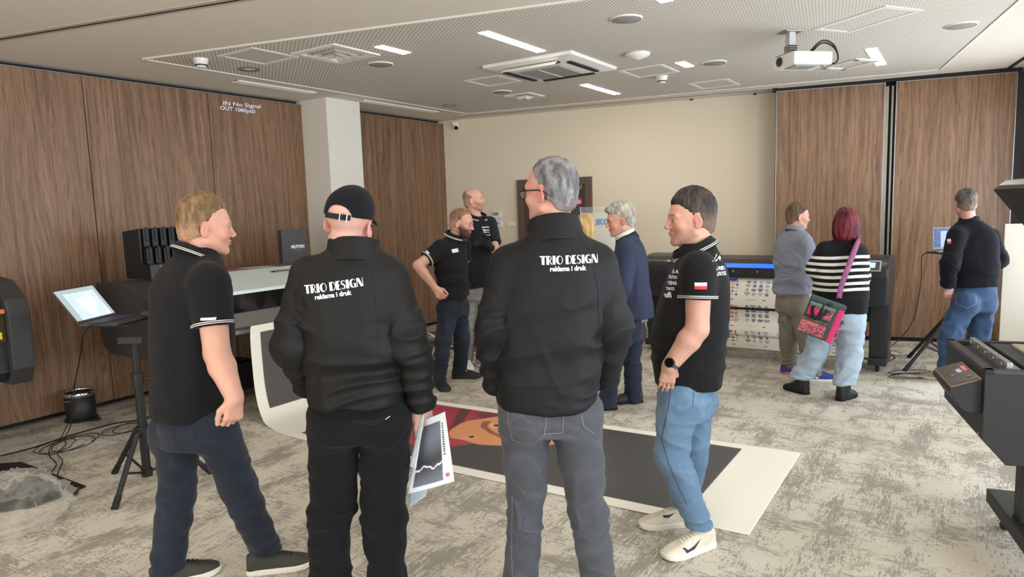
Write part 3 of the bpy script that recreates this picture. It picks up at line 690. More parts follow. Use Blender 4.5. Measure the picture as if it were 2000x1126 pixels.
# ------------------------------------------------------------------ painted poster sheet from printer to floor
def inpoly(x, y, poly):
    r = np.zeros(x.shape, bool); n = len(poly); j = n-1
    for i in range(n):
        xi, yi = poly[i]; xj, yj = poly[j]
        c = ((yi > y) != (yj > y)) & (x < (xj-xi)*(y-yi)/((yj-yi) if abs(yj-yi) > 1e-9 else 1e-9)+xi); r ^= c; j = i
    return r
def color_mesh(name, verts, faces, cols, mat, parent=None, smooth=True, **kw):
    me = bpy.data.meshes.new(name); me.from_pydata(verts, [], faces); me.materials.append(mat)
    a = me.color_attributes.new('Col', 'FLOAT_COLOR', 'POINT'); a.data.foreach_set('color', np.asarray(cols, np.float32).ravel())
    if smooth: me.polygons.foreach_set('use_smooth', [True]*len(me.polygons))
    o = bpy.data.objects.new(name, me); COL.objects.link(o); o.parent = parent
    return tag(o, **kw)
def attr_mat(name, rough=.5, spec=.5, bump=0.0, bscale=300, sheen=0.0, sss=0.0, fine=0.0, stretch=None, coat=0.0):
    t = NT(name); a = t.add('ShaderNodeAttribute', attribute_name='Col'); col = a.outputs[0]
    t.b.inputs['Roughness'].default_value = rough; t.b.inputs['Specular IOR Level'].default_value = spec; t.b.inputs['Coat Weight'].default_value = coat
    v = t.coord(stretch or (1, 1, 1))
    if fine:
        n = t.noise(v, bscale, 2); k = t.ramp(n, [(.3, (1-fine, 1-fine, 1-fine, 1)), (.7, (1+fine, 1+fine, 1+fine, 1))]); col = t.mix(1.0, col, k, 'MULTIPLY')
    if bump: t.bump(t.noise(v, bscale, 2), bump, .002)
    if sheen: t.b.inputs['Sheen Weight'].default_value = sheen; t.b.inputs['Sheen Roughness'].default_value = .5
    if sss:
        t.b.inputs['Subsurface Weight'].default_value = sss; t.b.inputs['Subsurface Radius'].default_value = (.9, .35, .2); t.b.inputs['Subsurface Scale'].default_value = .012
    t.l(col, t.b.inputs['Base Color']); return t.m
M['printed'] = attr_mat('printed_vinyl', .5)
def fl(px, py): p = atz(px, py); return ((p-W0).dot(WD), (p-W0).dot(WN))
ctrl = [(1.44, 1.385, .765), (1.38, 1.45, .66), (1.33, 1.52, .45), (1.27, 1.62, .22), (1.21, 1.76, .06), (1.15, 1.95, .006), (1.09, 2.4, .004), (1.15, 4.0, .004), (1.22, 5.70, .004)]
cs = spline([Vector(c) for c in ctrl], 12)
acc = [0.0]
for i in range(1, len(cs)): acc.append(acc[-1]+(cs[i]-cs[i-1]).length)
NU, NV = 620, 190; U = np.linspace(0, acc[-1], NU)
ca = np.array([[c.x, c.y, c.z] for c in cs]); LS = np.array([np.interp(U, acc, ca[:, i]) for i in range(3)]).T
V = np.linspace(0, 1, NV); wid = np.interp(LS[:, 1], [1.4, 2.4, 5.7], [1.33, 1.29, 1.335])
S = LS[:, 0][:, None]+V[None, :]*wid[:, None]; Wd_ = LS[:, 1][:, None]+V[None, :]*0; Z = LS[:, 2][:, None]+V[None, :]*0
base = sw(1.2, 3.5)
X = W0.x+WD.x*S+WN.x*Wd_-base.x; Y = W0.y+WD.y*S+WN.y*Wd_-base.y
white = srgb(236, 233, 220); dark = srgb(74, 72, 70)
C = np.zeros((NU, NV, 4), np.float32); C[:] = white
vm = V[None, :]*wid[:, None]; um = U[:, None]+0*V[None, :]
side = (vm > .10) & (vm < wid[:, None]-.09)
ufl = float(np.interp(2.28, LS[:, 1], U)); uend = U[-1]-.36
first = side & (um > .10) & (um < .80); second = side & (um > ufl) & (um < uend)
nz = np.sin(um*140)*np.sin(vm*150)*.03
C[first] = dark; C[second] = dark
def blob(polypx, col, soft=None):
    poly = [fl(*p) for p in polypx]; m = inpoly(S, Wd_, poly) & second; C[m] = srgb(*col); return m
blob([(782, 778), (830, 775), (1000, 792), (1110, 812), (1090, 842), (1000, 838), (985, 850), (960, 868), (925, 866), (890, 872), (830, 875), (780, 862)], (164, 62, 74))
blob([(876, 846), (888, 832), (915, 822), (945, 818), (985, 812), (1065, 822), (1110, 832), (1120, 862), (1060, 872), (980, 871), (935, 869), (905, 860), (880, 856)], (216, 148, 104))
blob([(905, 790), (925, 796), (912, 812), (902, 826), (886, 836), (876, 842), (890, 812)], (104, 62, 62))
blob([(930, 808), (985, 798), (1080, 815), (1080, 822), (985, 812), (940, 818)], (120, 52, 60))
blob([(942, 824), (960, 822), (952, 834), (968, 846), (985, 852), (978, 856), (955, 846), (938, 834)], (150, 92, 66))
blob([(955, 829), (975, 827), (990, 831), (975, 838), (958, 836)], (226, 170, 130)); blob([(963, 830), (973, 829), (976, 833), (966, 834)], (60, 50, 48))
blob([(905, 856), (918, 851), (932, 852), (925, 858), (912, 860)], (222, 160, 120)); blob([(914, 853), (926, 851), (926, 855), (916, 856)], (60, 50, 48))
blob([(1020, 848), (1040, 846), (1052, 850), (1040, 856), (1022, 854)], (176, 84, 76))
blob([(880, 858), (925, 866), (900, 871), (880, 868)], (176, 70, 84))
for (a, b) in (((800, 790), (880, 800)), ((810, 820), (870, 850)), ((1000, 802), (1060, 812))):
    A, B = fl(*a), fl(*b); d = np.abs((S-A[0])*(B[1]-A[1])-(Wd_-A[1])*(B[0]-A[0]))/math.hypot(B[0]-A[0], B[1]-A[1])
    red = (np.abs(C[..., 0]-srgb(164, 62, 74)[0]) < 1e-3); f = np.clip(1-d/.05, 0, 1)[..., None]*.35*red[..., None]; C = C*(1-f)+np.array(srgb(120, 44, 58))*f
C = C.astype(np.float32)
verts = np.stack([X, Y, Z], -1).reshape(-1, 3)
I = np.arange(NU*NV).reshape(NU, NV); Fq = np.stack([I[:-1, :-1], I[:-1, 1:], I[1:, 1:], I[1:, :-1]], -1).reshape(-1, 4)
ps = color_mesh('printed_poster', verts.tolist(), Fq.tolist(), C.reshape(-1, 4), M['printed'], label='long white poster sheet with a painted face running from the left printer across the carpet', cat='poster')
ps.location = base; so = ps.modifiers.new('s', 'SOLIDIFY'); so.thickness = .0015; so.offset = 0
# second curled brown print further back
q0, q1 = sw(4.35, .75), sw(4.05, 2.6)
NU, NV = 90, 40; us = np.linspace(0, 1, NU)[:, None]+np.zeros((1, NV)); vs_ = np.linspace(0, 1, NV)[None, :]+np.zeros((NU, 1))
ax = (q1-q0); L2 = ax.length; ax.normalize(); ay = Vector((-ax.y, ax.x, 0))
if ay.y < 0: ay = -ay
lift = .13*np.exp(-((us-.1)/.16)**2)*(.5+.5*np.sin(vs_*5+1))+.035*np.sin(us*22)*np.exp(-us*3.5)+.006
lift = np.maximum(lift, .005)
Xb = q0.x+ax.x*us*L2+ay.x*vs_*.75; Yb = q0.y+ax.y*us*L2+ay.y*vs_*.75
nn_ = np.sin(us*9+3*np.sin(vs_*4))*.5+.5
Cb = np.zeros((NU, NV, 4), np.float32); Cb[:] = srgb(120, 68, 48); Cb = Cb*(1-nn_[..., None]*.45)+np.array(srgb(84, 40, 40))*nn_[..., None]*.45
mgn = (vs_ < .05) | (vs_ > .95) | (us < .02) | (us > .97) | (np.abs(vs_-.5) < .02); Cb[mgn] = white
b0 = Vector((q0.x, q0.y, 0)); vb = np.stack([Xb-b0.x, Yb-b0.y, lift], -1).reshape(-1, 3); I = np.arange(NU*NV).reshape(NU, NV); Fq = np.stack([I[:-1, :-1], I[:-1, 1:], I[1:, 1:], I[1:, :-1]], -1).reshape(-1, 4)
bp = color_mesh('printed_sheet', vb.tolist(), Fq.tolist(), Cb.reshape(-1, 4), M['printed'], label='curled reddish brown print lying on the carpet behind the bearded man', cat='poster'); bp.location = b0
so = bp.modifiers.new('s', 'SOLIDIFY'); so.thickness = .0015

# ------------------------------------------------------------------ machine cut by the left picture edge
mc = empty('flatbed_printer', sw(-.64, 0), WROT, 'dark cutter with an orange strip and yellow lit window cut by the left picture edge', 'printer')
pz_ = pxz([(.40, .68), (.36, .80), (.36, 1.30), (.60, 1.32), (.80, 1.30), (.98, 1.18), (1.02, 1.08), (1.0, .68), (.92, .56), (.5, .56)])
m_ = MB(); m_.prism(pz_, 'x', .42, .56, bev=.012); m_.build('end_housing', M['charcoal'], mc)
m_ = MB(); m_.prism(pxz([(.42, .62), (.42, 1.27), (.62, 1.28), (.93, 1.17), (.95, .66), (.9, .60)]), 'x', -1.6, .42); m_.build('body', M['blackplastic'], mc)
m_ = MB(); m_.box((-.005, -.975, 1.10), (.84, .02, .03)); m_.build('orange_strip', M['orange'], mc)
m_ = MB(); m_.box((-.005, -.955, .98), (.84, .02, .20)); m_.build('window', basic('yellow_tinted_window', srgb(52, 50, 20), .15, coat=.4), mc)
m_ = MB()
for k in range(8): m_.box((.365-k*.09, -.968, .93+.02*(k % 3)), (.05, .01, .05+.03*(k % 2)), bev=.004)
m_.build('yellow_carriage', M['yellow'], mc)
for x in (.10, -1.3):
    m_ = MB(); m_.box((x, -.70, .30), (.09, .10, .56), bev=.006); m_.box((x, -.70, .045), (.10, .62, .06), bev=.01); m_.build('leg', M['greymetal'], mc)
# waste bin
p = sw(.43, .36); p = atz(160, 818)
e = empty('waste_bin', p, 0, 'small black waste bin with a chrome rim at the foot of the wood wall', 'waste bin')
m_ = MB(); m_.lathe([(0, .012), (.105, .012), (.112, .03), (.118, .245), (.112, .245), (.106, .03), (0, .025)], n=48); m_.build('bucket', M['blackplastic'], e)
m_ = MB(); m_.lathe([(.1185, .215), (.1225, .22), (.1225, .25), (.117, .254), (.111, .25), (.111, .24)], n=48); m_.build('rim', M['chrome'], e)
m_ = MB(); m_.lathe([(.0, .0), (.125, .0), (.13, .008), (.125, .016), (.0, .016)], n=48); m_.box((.13, -.05, .01), (.10, .07, .012), bev=.004); m_.build('base', M['rubber'], e)
m_ = MB(); m_.tube([(.03*math.cos(a)-.02, -.12, .19+.006*math.sin(a)) for a in np.linspace(0, 2*PI, 14)[:-1]], .002, 5, closed=True); m_.build('handle_ring', M['chrome'], e)

# ------------------------------------------------------------------ tripod stands
def tripod(name, c, feet, ztop, lab, rcol=.021, hub=.36, spread=.08, mats=None):
    e = empty(name, Vector((c.x, c.y, 0)), 0, lab, 'tripod stand')
    m_ = MB(); m_.cyl((0, 0, spread), (0, 0, hub+.35), rcol*1.25, n=20); m_.build('lower_tube', M['blackmatte'], e)
    m_ = MB(); m_.cyl((0, 0, hub+.35), (0, 0, ztop-.03), rcol, n=20); m_.build('upper_tube', M['blackmatte'], e)
    m_ = MB(); m_.cyl((0, 0, hub+.30), (0, 0, hub+.38), rcol*1.7, n=20); m_.cyl((0, 0, hub+.34), (.07, .0, hub+.34), .006); m_.cyl((.055, .0, hub+.34), (.08, 0, hub+.34), .014); m_.build('clamp_collar', M['blackplastic'], e)
    m_ = MB(); m_.cyl((0, 0, hub-.03), (0, 0, hub+.03), rcol*2.0, n=20)
    for f in feet:
        d = Vector((f.x-c.x, f.y-c.y, 0)).normalized(); m_.cyl((d.x*.02, d.y*.02, hub), (d.x*.075, d.y*.075, hub-.005), .02, n=12)
    m_.build('hub', M['blackplastic'], e)
    m_ = MB(); m_.cyl((0, 0, spread-.02), (0, 0, spread+.03), rcol*1.6, n=20); m_.build('lower_collar', M['blackplastic'], e)
    for f in feet:
        v = Vector((f.x-c.x, f.y-c.y, .012)); d = Vector((v.x, v.y, 0)).normalized()
        a = Vector((d.x*.07, d.y*.07, hub)); m_ = MB(); m_.cyl(a, v, .0165, n=16); l_ = m_.build('leg', M['blackmatte'], e)
        m_ = MB(); u = (a-v).normalized(); m_.cyl(v-u*.01, v+u*.07, .021, .019, n=16); m_.build('rubber_foot', M['rubber'], l_)
        md = a.lerp(v, .55); m_ = MB(); m_.cyl(Vector((0, 0, spread)), md, .008, n=10); m_.build('brace', M['blackmatte'], e)
    return e
def laptop(name, loc, rz, ang, lab, scr, wd=.38, dp=.26, par=None):
    """local x along hinge, -y towards the user"""
    e = empty(name, loc, rz, lab, 'laptop')
    m_ = MB(); m_.box((0, -dp/2, .010), (wd, dp, .018), bev=.004); b = m_.build('base', basic('laptop_body_'+name, srgb(*scr['body']), .4), e)
    m_ = MB(); m_.box((-.02, -dp*.40, .0205), (wd*.86, dp*.46, .002)); m_.build('keyboard_deck', M['black'], b)
    m_ = MB()
    for r_ in range(5):
        for k in range(14): m_.box((-wd*.40+k*wd*.056, -dp*.22-r_*dp*.088, .0225), (wd*.046, dp*.068, .003))
    m_.build('keys', basic('keys_'+name, srgb(*scr['keys']), .5), b)
    m_ = MB(); m_.box((0, -dp*.80, .0195), (wd*.28, dp*.28, .001)); m_.build('touchpad', basic('touchpad_'+name, srgb(60, 60, 64), .3), b)
    Mh = Matrix.Translation((0, 0, .018)) @ Matrix.Rotation(-R(ang-90), 4, 'X')
    h = scr.get('h', .235)
    m_ = MB(); m_.box((0, .004, h/2), (wd, .008, h), Mh, bev=.003); l_ = m_.build('lid', basic('lid_'+name, srgb(*scr['body']), .4), e)
    m_ = MB(); m_.geom([(-wd/2+.008, -.0008, .022), (wd/2-.008, -.0008, .022), (wd/2-.008, -.0008, h-.008), (-wd/2+.008, -.0008, h-.008)], [(0, 1, 2, 3)], Mh)
    t = NT('screen_'+name); sp = t.add('ShaderNodeSeparateXYZ'); t.l(t.coord(), sp.inputs[0])
    if scr['type'] == 'window':
        bb = t.math('GREATER_THAN', sp.outputs[0], -wd*.34); b2 = t.math('LESS_THAN', sp.outputs[0], wd*.40); ii = t.math('MULTIPLY', bb, b2)
        zz = t.math('LESS_THAN', sp.outputs[2], scr['ztop']); ii = t.math('MULTIPLY', ii, zz)
        n = t.noise(t.coord(), 6, 2); c1 = t.ramp(n, [(.35, srgb(206, 226, 240)), (.6, srgb(240, 240, 232))]); col = t.mix(ii, srgb(176, 190, 190), c1)
    else:
        bb = t.math('GREATER_THAN', sp.outputs[0], -wd*.30); zz = t.math('LESS_THAN', sp.outputs[2], scr['ztop']); ii = t.math('MULTIPLY', bb, zz)
        n = t.noise(t.coord((1, 1, 6)), 30, 2); c1 = t.ramp(n, [(.4, srgb(74, 100, 150)), (.6, srgb(120, 145, 190))]); col = t.mix(ii, c1, srgb(190, 215, 240))
    t.l(col, t.b.inputs['Emission Color']); t.b.inputs['Emission Strength'].default_value = scr.get('str', .75); t.b.inputs['Base Color'].default_value = (.02, .02, .02, 1); t.b.inputs['Roughness'].default_value = .2
    m_.build('screen', t.m, l_)
    return e
# left stand
f1, f2, f3 = atz(225, 994), atz(225, 924), atz(412, 924)
cT = (f1+f2+f3)/3
zS = .985
tripod('tripod_stand', cT, [f1, f2, f3], zS-.02, 'black tripod stand carrying the open laptop on the left')
hA, hB = atz(147, 634, zS+.03), atz(235, 612, zS+.03)
hd = (hB-hA); hl = hd.length; hrot = math.atan2(hd.y, hd.x); hm = (hA+hB)/2
print('laptop hinge len', hl, 'tripod', cT, hA, hB)
ux = Vector((math.cos(hrot), math.sin(hrot), 0)); uy = Vector((-ux.y, ux.x, 0))
cs_ = hm-uy*.15
e = empty('laptop_shelf', Vector((cs_.x, cs_.y, zS)), hrot, 'small black shelf under the laptop on the left tripod', 'shelf')
m_ = MB(); m_.box((0, -.0, 0), (.34, .34, .014), bev=.005); m_.build('tray', M['blackmatte'], e)
m_ = MB(); q = cT-cs_; rr_ = Matrix.Rotation(-hrot, 3, 'Z') @ Vector((q.x, q.y, 0)); m_.box((rr_.x, rr_.y, -.03), (.10, .16, .045), bev=.006); m_.build('bracket', M['blackplastic'], e)
laptop('laptop', Vector((hm.x, hm.y, zS+.009)), hrot, 126, 'open black laptop with a bright pale screen on the left tripod stand', dict(body=(58, 56, 54), keys=(70, 66, 92), type='window', ztop=.215, h=.285), wd=max(.36, min(.42, hl)), dp=.27)
mq = cs_-uy*.13+ux*.13
m_ = MB(); m_.lathe([(0, .035), (.018, .034), (.03, .024), (.034, .01), (.032, 0), (0, 0)], n=24)
mo = m_.build('computer_mouse', M['charcoal'], None, Vector((mq.x, mq.y, zS+.0285)), hrot, label='dark computer mouse on the right end of the black laptop', cat='computer mouse'); mo.scale = (1, 1.6, 1)
# right stand behind the flatbed machine
g1, g2, g3 = atz(1768, 724), atz(1880, 705), atz(1850, 668)
cR = Vector(((g1.x+g2.x+g3.x)/3, (g1.y+g2.y+g3.y)/3, 0))
sh = at(1843, 491, 6.35); cR = Vector((4.22, 6.60, 0)); g2 = cR+Vector((.42, -.05, 0)); g3 = cR+Vector((-.05, .42, 0))
sh = at(1866, 491, 6.62)
tripod('tripod_stand', Vector((sh.x+.02, 6.62, 0)), [g1, g2, g3], sh.z-.03, 'black tripod stand carrying the laptop at the right wood leaf', hub=.50)
e = empty('laptop_shelf', Vector((sh.x+.02, 6.62, sh.z-.01)), R(8), 'small black shelf under the laptop near the right wood leaf', 'shelf')
m_ = MB(); m_.box((0, 0, 0), (.40, .34, .016), bev=.005); m_.build('tray', M['blackmatte'], e)
m_ = MB(); m_.box((0, 0, -.03), (.12, .10, .045), bev=.005); m_.build('bracket', M['blackplastic'], e)
laptop('silver_laptop', Vector((sh.x+.02, 6.70, sh.z-.001)), R(-20), 100, 'open silver laptop with a blue screen in front of the man in the black sweater', dict(body=(176, 176, 178), keys=(60, 60, 64), type='split', ztop=.20, h=.22, str=.7), wd=.33, dp=.23)

# ------------------------------------------------------------------ cables
def cable(pts, r, lab, grp=None, n=8, name='cable'):
    P = spline(pts, n); b = Vector((P[0].x, P[0].y, 0)); m_ = MB(); m_.tube([p-b for p in P], r, 6)
    return m_.build(name, M['rubber'], None, b, label=lab, cat='cable', group=grp)
F = lambda px, py, z=.006: atz(px, py, z)
cable([F(-30, 897), F(0, 890), F(60, 875), F(100, 862), F(150, 846), F(190, 835), F(225, 826), F(268, 820), F(300, 812, .02), F(330, 805)], .006, 'long black cable running straight along the carpet below the wood wall')
lc = hm-ux*.10-uy*.02
cable([lc+Vector((0, 0, -.02)), at(166, 645, 4.35), at(160, 680, 4.7), at(150, 730, 5.0), at(140, 775, 5.1), at(143, 810, 4.95), F(130, 832, .1), F(117, 857, .012), F(98, 872), F(97, 890), F(110, 905), F(100, 925), F(104, 950), F(128, 968, .02)], .0035, 'thin black cable hanging from the left laptop down to the adapters', 'laptop cables')
cable([lc+ux*.02+Vector((0, 0, -.02)), at(165, 650, 4.4), at(155, 700, 4.75), at(145, 760, 5.0), at(146, 790, 5.0), F(138, 830, .1), F(127, 855, .012), F(128, 868), F(112, 885), F(122, 900), F(112, 930), F(126, 965, .02)], .0035, 'second thin black cable beside the one hanging from the left laptop', 'laptop cables')
def loops(px, py, rx, ry, n, lab, seed, grp):
    random.seed(seed); pts = []
    c = atz(px, py)
    for i in range(n*8+1):
        a = i*2*PI/8; k = 1-.16*math.sin(i*.7+seed); pts.append(Vector((c.x+rx*k*math.cos(a)+.03*math.sin(i*.31), c.y+ry*k*math.sin(a)+.03*math.cos(i*.23), .006+.004*(i % 8 > 4))))
    return cable(pts, .003, lab, grp, 5)
loops(106, 872, .13, .16, 1, 'leftmost loose loop of thin black cable on the carpet', 1, 'coiled cables left')
loops(145, 866, .14, .20, 2, 'double loop of black cable between bin and plastic bag', 2, 'coiled cables left')
loops(246, 838, .12, .15, 2, 'black cable loop just left of the tripod column', 3, 'coiled cables left')
cable([sh+Vector((-.18, 0, -.01)), at(1802, 498, 6.7), at(1800, 540, 6.8), at(1793, 585, 6.9), at(1783, 625, 6.95), at(1768, 650, 6.9), F(1745, 672, .02), F(1733, 685), F(1748, 698), F(1730, 705), F(1736, 690)], .0045, 'thin black cable hanging from the right laptop to the carpet')
loops(1745, 692, .10, .14, 1, 'small black cable loop beside the right printer leg', 4, 'coiled cables right')
loops(1778, 735, .22, .10, 2, 'flat black cable coil at the foot of the right tripod', 5, 'coiled cables right')
loops(1775, 728, .24, .08, 1, 'wide thin cable loop behind the flat coil at the right tripod foot', 6, 'coiled cables right')

# ------------------------------------------------------------------ mat, adapters and plastic bag
Pm = [atz(*p) for p in ((0, 908), (40, 904), (168, 951), (125, 977), (100, 985), (20, 985), (-60, 950), (-60, 918))]
Pm = [atz(*p) for p in ((-70, 912), (42, 904), (168, 951), (70, 990), (-60, 1010))]
c = sum(Pm, Vector())/len(Pm); c.z = 0
m_ = MB(); m_.prism([(p.x-c.x, p.y-c.y) for p in Pm], 'z', 0, .012, bev=.002); m_.build('floor_mat', M['blackplastic'], None, c, label='flat black board lying on the carpet under the plastic bag', cat='mat')
for k, (px, py, rz_) in enumerate(((113, 955, .5), (130, 965, .4))):
    p = atz(px, py, .013); e = empty('power_adapter', p, rz_, ['black power adapter nearer the plastic bag', 'black power adapter at the tip of the black board'][k], 'power adapter', 'power adapters on the board')
    m_ = MB(); m_.box((0, 0, .018), (.13, .07, .036), bev=.008); m_.build('housing', M['blackplastic'], e); m_ = MB(); m_.box((0, 0, .037), (.06, .04, .001)); m_.build('label_plate', M['charcoal'], e)
# crumpled transparent bag
random.seed(11); NA, NB = 110, 70
bc = (atz(45, 1010)); bc.z = 0
def vnoise(P, seed=0):
    rs = np.random.RandomState(seed); T = rs.rand(32, 32, 32).astype(np.float32)*2-1
    P = np.asarray(P, np.float32); Fp = np.floor(P).astype(np.int32); f = P-Fp; f = f*f*(3-2*f); Fp &= 31; G = (Fp+1) & 31
    x0, y0, z0 = Fp[..., 0], Fp[..., 1], Fp[..., 2]; x1, y1, z1 = G[..., 0], G[..., 1], G[..., 2]; fx, fy, fz = f[..., 0], f[..., 1], f[..., 2]
    a = T[x0, y0, z0]*(1-fx)+T[x1, y0, z0]*fx; b = T[x0, y1, z0]*(1-fx)+T[x1, y1, z0]*fx
    c = T[x0, y0, z1]*(1-fx)+T[x1, y0, z1]*fx; d = T[x0, y1, z1]*(1-fx)+T[x1, y1, z1]*fx
    return (a*(1-fy)+b*fy)*(1-fz)+(c*(1-fy)+d*fy)*fz
th = np.linspace(0, 2*PI, NA, endpoint=False)[:, None]+np.zeros((1, NB)); ph = np.linspace(0, 1, NB)[None, :]+np.zeros((NA, 1))
dirs = np.stack([np.cos(th)*np.cos(ph*PI/2), np.sin(th)*np.cos(ph*PI/2), np.sin(ph*PI/2)], -1)
n1 = 1-np.abs(vnoise(dirs*2.2+5, 1)); n2 = 1-np.abs(vnoise(dirs*5+9, 2)); n3 = 1-np.abs(vnoise(dirs*11+2, 3))
rr = .62+.34*n1+.20*n2+.09*n3
Pb = dirs*rr[..., None]*np.array([.30, .30, .24]); Pb[..., 2] = np.maximum(Pb[..., 2], .003)
I = np.arange(NA*NB).reshape(NA, NB); J = np.roll(I, -1, 0); Fq = np.stack([I[:, :-1], J[:, :-1], J[:, 1:], I[:, 1:]], -1).reshape(-1, 4)
t = NT('clear_polythene'); t.b.inputs['Base Color'].default_value = srgb(226, 222, 210); t.b.inputs['Roughness'].default_value = .16; t.b.inputs['Specular IOR Level'].default_value = .9
lw = t.add('ShaderNodeLayerWeight'); lw.inputs[0].default_value = .45; nz_ = t.noise(t.coord(), 9, 4)
t.l(t.math('ADD', t.math('MULTIPLY', lw.outputs['Facing'], .36), t.math('MULTIPLY', nz_, .14), clamp=True), t.b.inputs['Alpha']); t.bump(t.noise(t.coord(), 26, 4, .6, 1.5), .9, .012)
me = bpy.data.meshes.new('plastic_bag'); me.from_pydata(Pb.reshape(-1, 3).tolist(), [], Fq.tolist()); me.materials.append(t.m); me.polygons.foreach_set('use_smooth', [True]*len(me.polygons))
o = bpy.data.objects.new('plastic_bag', me); COL.objects.link(o); o.location = (bc.x-.06, bc.y-.03, 0); tag(o, 'crumpled clear plastic bag on the carpet at the left edge', 'plastic bag')

# ------------------------------------------------------------------ printer with sticker sheets on the right
ux2 = Vector((.819, -.574, 0)); rz2 = math.atan2(ux2.y, ux2.x); PRR = Vector((3.74, 6.62, 0)); L2p = 2.50; PO = PRR-ux2*L2p
p2 = empty('wide_format_printer', PO, rz2, 'black roll printer with a blue light strip and a curtain of sticker sheets', 'printer')
M['p2black'] = basic('satin_black_printer', srgb(32, 33, 38), .4, coat=.15)
def endcap(x0, x1, nm):
    pr_ = [(-.34, .66), (-.36, .95), (-.35, 1.02), (-.31, 1.07), (-.24, 1.105), (-.12, 1.125), (.02, 1.13), (.14, 1.11), (.21, 1.06), (.24, .98), (.25, .80), (.20, .68)]
    m_ = MB(); m_.prism(pr_, 'x', x0, x1, bev=.02); return m_.build(nm, M['p2black'], p2)
endcap(0, .36, 'end_housing'); ec = endcap(L2p-.36, L2p, 'end_housing')
m_ = MB(); m_.prism([(-.30, .98), (-.345, 1.0), (-.335, 1.05), (-.24, 1.085), (-.05, 1.115), (.14, 1.10), (.2, 1.0)], 'x', .10, L2p-.55, bev=.008)
m_.build('top_cover', M['p2black'], p2)
m_ = MB(); m_.prism([(-.352, 1.005), (-.336, 1.048), (-.329, 1.046), (-.345, 1.003)], 'x', .42, L2p-.42); m_.build('blue_light_strip', basic('blue_strip', srgb(20, 70, 220), .3, emit=(.01, .10, .85, 1), estr=1.1), p2)
m_ = MB(); m_.box((L2p/2, -.325, .95), (L2p-.84, .03, .09), bev=.006); m_.build('front_rail', M['p2black'], p2)
m_ = MB()
for k in range(7): m_.cyl((.55+k*.25, -.342, .965), (.55+k*.25, -.348, .965), .010, n=12)
m_.build('rail_screws', M['silver'], p2)
m_ = MB(); m_.box((L2p/2, -.02, .86), (L2p-.84, .28, .06), bev=.006); m_.build('platen', M['greymetal'], p2)
m_ = MB(); m_.box((1.02, -.34, .885), (.14, .05, .035), bev=.01); m_.build('blue_clamp', basic('blue_clamp', srgb(30, 70, 170), .4), p2)
# control panel on right end
Mp = frame((L2p-.21, -.345, 1.045), (1, 0, 0), (0, .45, .55))
m_ = MB(); m_.box((0, 0, .0), (.30, .12, .02), Mp, bev=.006); cpn = m_.build('control_panel', M['silver'], p2)
m_ = MB(); m_.box((.0, 0, .0102), (.275, .10, .004), Mp); m_.build('panel_face', M['charcoal'], cpn)
m_ = MB(); m_.box((.05, .005, .013), (.10, .06, .002), Mp); m_.build('display', basic('lcd_display', srgb(150, 180, 235), .3, emit=(.35, .5, .95, 1), estr=.7), cpn)
for k, x in enumerate((.075, L2p-.085)):
    m_ = MB(); m_.prism([(-.16, .10), (.06, .10), (.06, .70), (-.16, .70)], 'x', x-.085, x+.085, bev=.012)
    m_.build('leg', M['p2black'], p2)
    m_ = MB(); m_.box((x+.0, -.04, .10), (.16, .42, .075), bev=.008); m_.build('foot', M['p2black'], p2)
    for y in (-.20, .12):
        m_ = MB(); m_.cyl((x-.015, y, .032), (x+.015, y, .032), .032, n=20); m_.box((x, y, .06), (.03, .03, .03)); m_.build('caster', M['rubber'], p2)
m_ = MB(); m_.box((L2p/2, .03, .52), (L2p-.2, .05, .14), bev=.008); m_.build('cross_beam', M['p2black'], p2)
m_ = MB(); xr = L2p-.33
m_.tube(spline([(xr-.35, -.30, .66), (xr+.02, -.30, .66), (xr+.06, -.30, .62), (xr+.06, -.30, .20), (xr+.10, -.28, .15), (xr+.24, -.24, .11)], 6), .012, 10)
m_.tube(spline([(xr-.3, -.02, .60), (xr+.14, -.02, .60), (xr+.16, -.02, .56), (xr+.16, -.02, .24), (xr+.2, 0, .2)], 6), .010, 10); m_.build('takeup_frame', M['blackmatte'], p2)
m_ = MB(); m_.cyl((.4, -.26, .185), (L2p-.36, -.26, .185), .07, n=28); m_.build('takeup_roll', basic('roll_back', srgb(176, 168, 154), .6), p2)
m_ = MB(); m_.cyl((.3, -.42, .585), (L2p-.4, -.42, .585), .014, n=14); m_.build('tension_bar', M['black'], p2)
# printed sheet curtain
prof = spline([Vector((0, -.16, .905)), Vector((0, -.28, .895)), Vector((0, -.36, .84)), Vector((0, -.41, .72)), Vector((0, -.425, .60)), Vector((0, -.40, .56)), Vector((0, -.385, .50)), Vector((0, -.385, .46)), Vector((0, -.40, .44)), Vector((0, -.42, .37)), Vector((0, -.415, .31)), Vector((0, -.37, .28)), Vector((0, -.355, .22)), Vector((0, -.32, .14))], 10)
acc = [0.0]
for i in range(1, len(prof)): acc.append(acc[-1]+(prof[i]-prof[i-1]).length)
NU, NV = 230, 430; U = np.linspace(0, acc[-1], NU); pa_ = np.array([[c.y, c.z] for c in prof]); PY = np.interp(U, acc, pa_[:, 0]); PZ = np.interp(U, acc, pa_[:, 1])
x0, x1 = .48, 2.06; Vx = np.linspace(x0, x1, NV)
XX = np.zeros((NU, NV))+Vx[None, :]; YY = PY[:, None]+.004*np.sin(XX*5)*1; ZZ = PZ[:, None]+0*XX
C = np.zeros((NU, NV, 4), np.float32); C[:] = srgb(238, 234, 222)
rs = np.random.RandomState(5); Uu = U[:, None]+0*XX
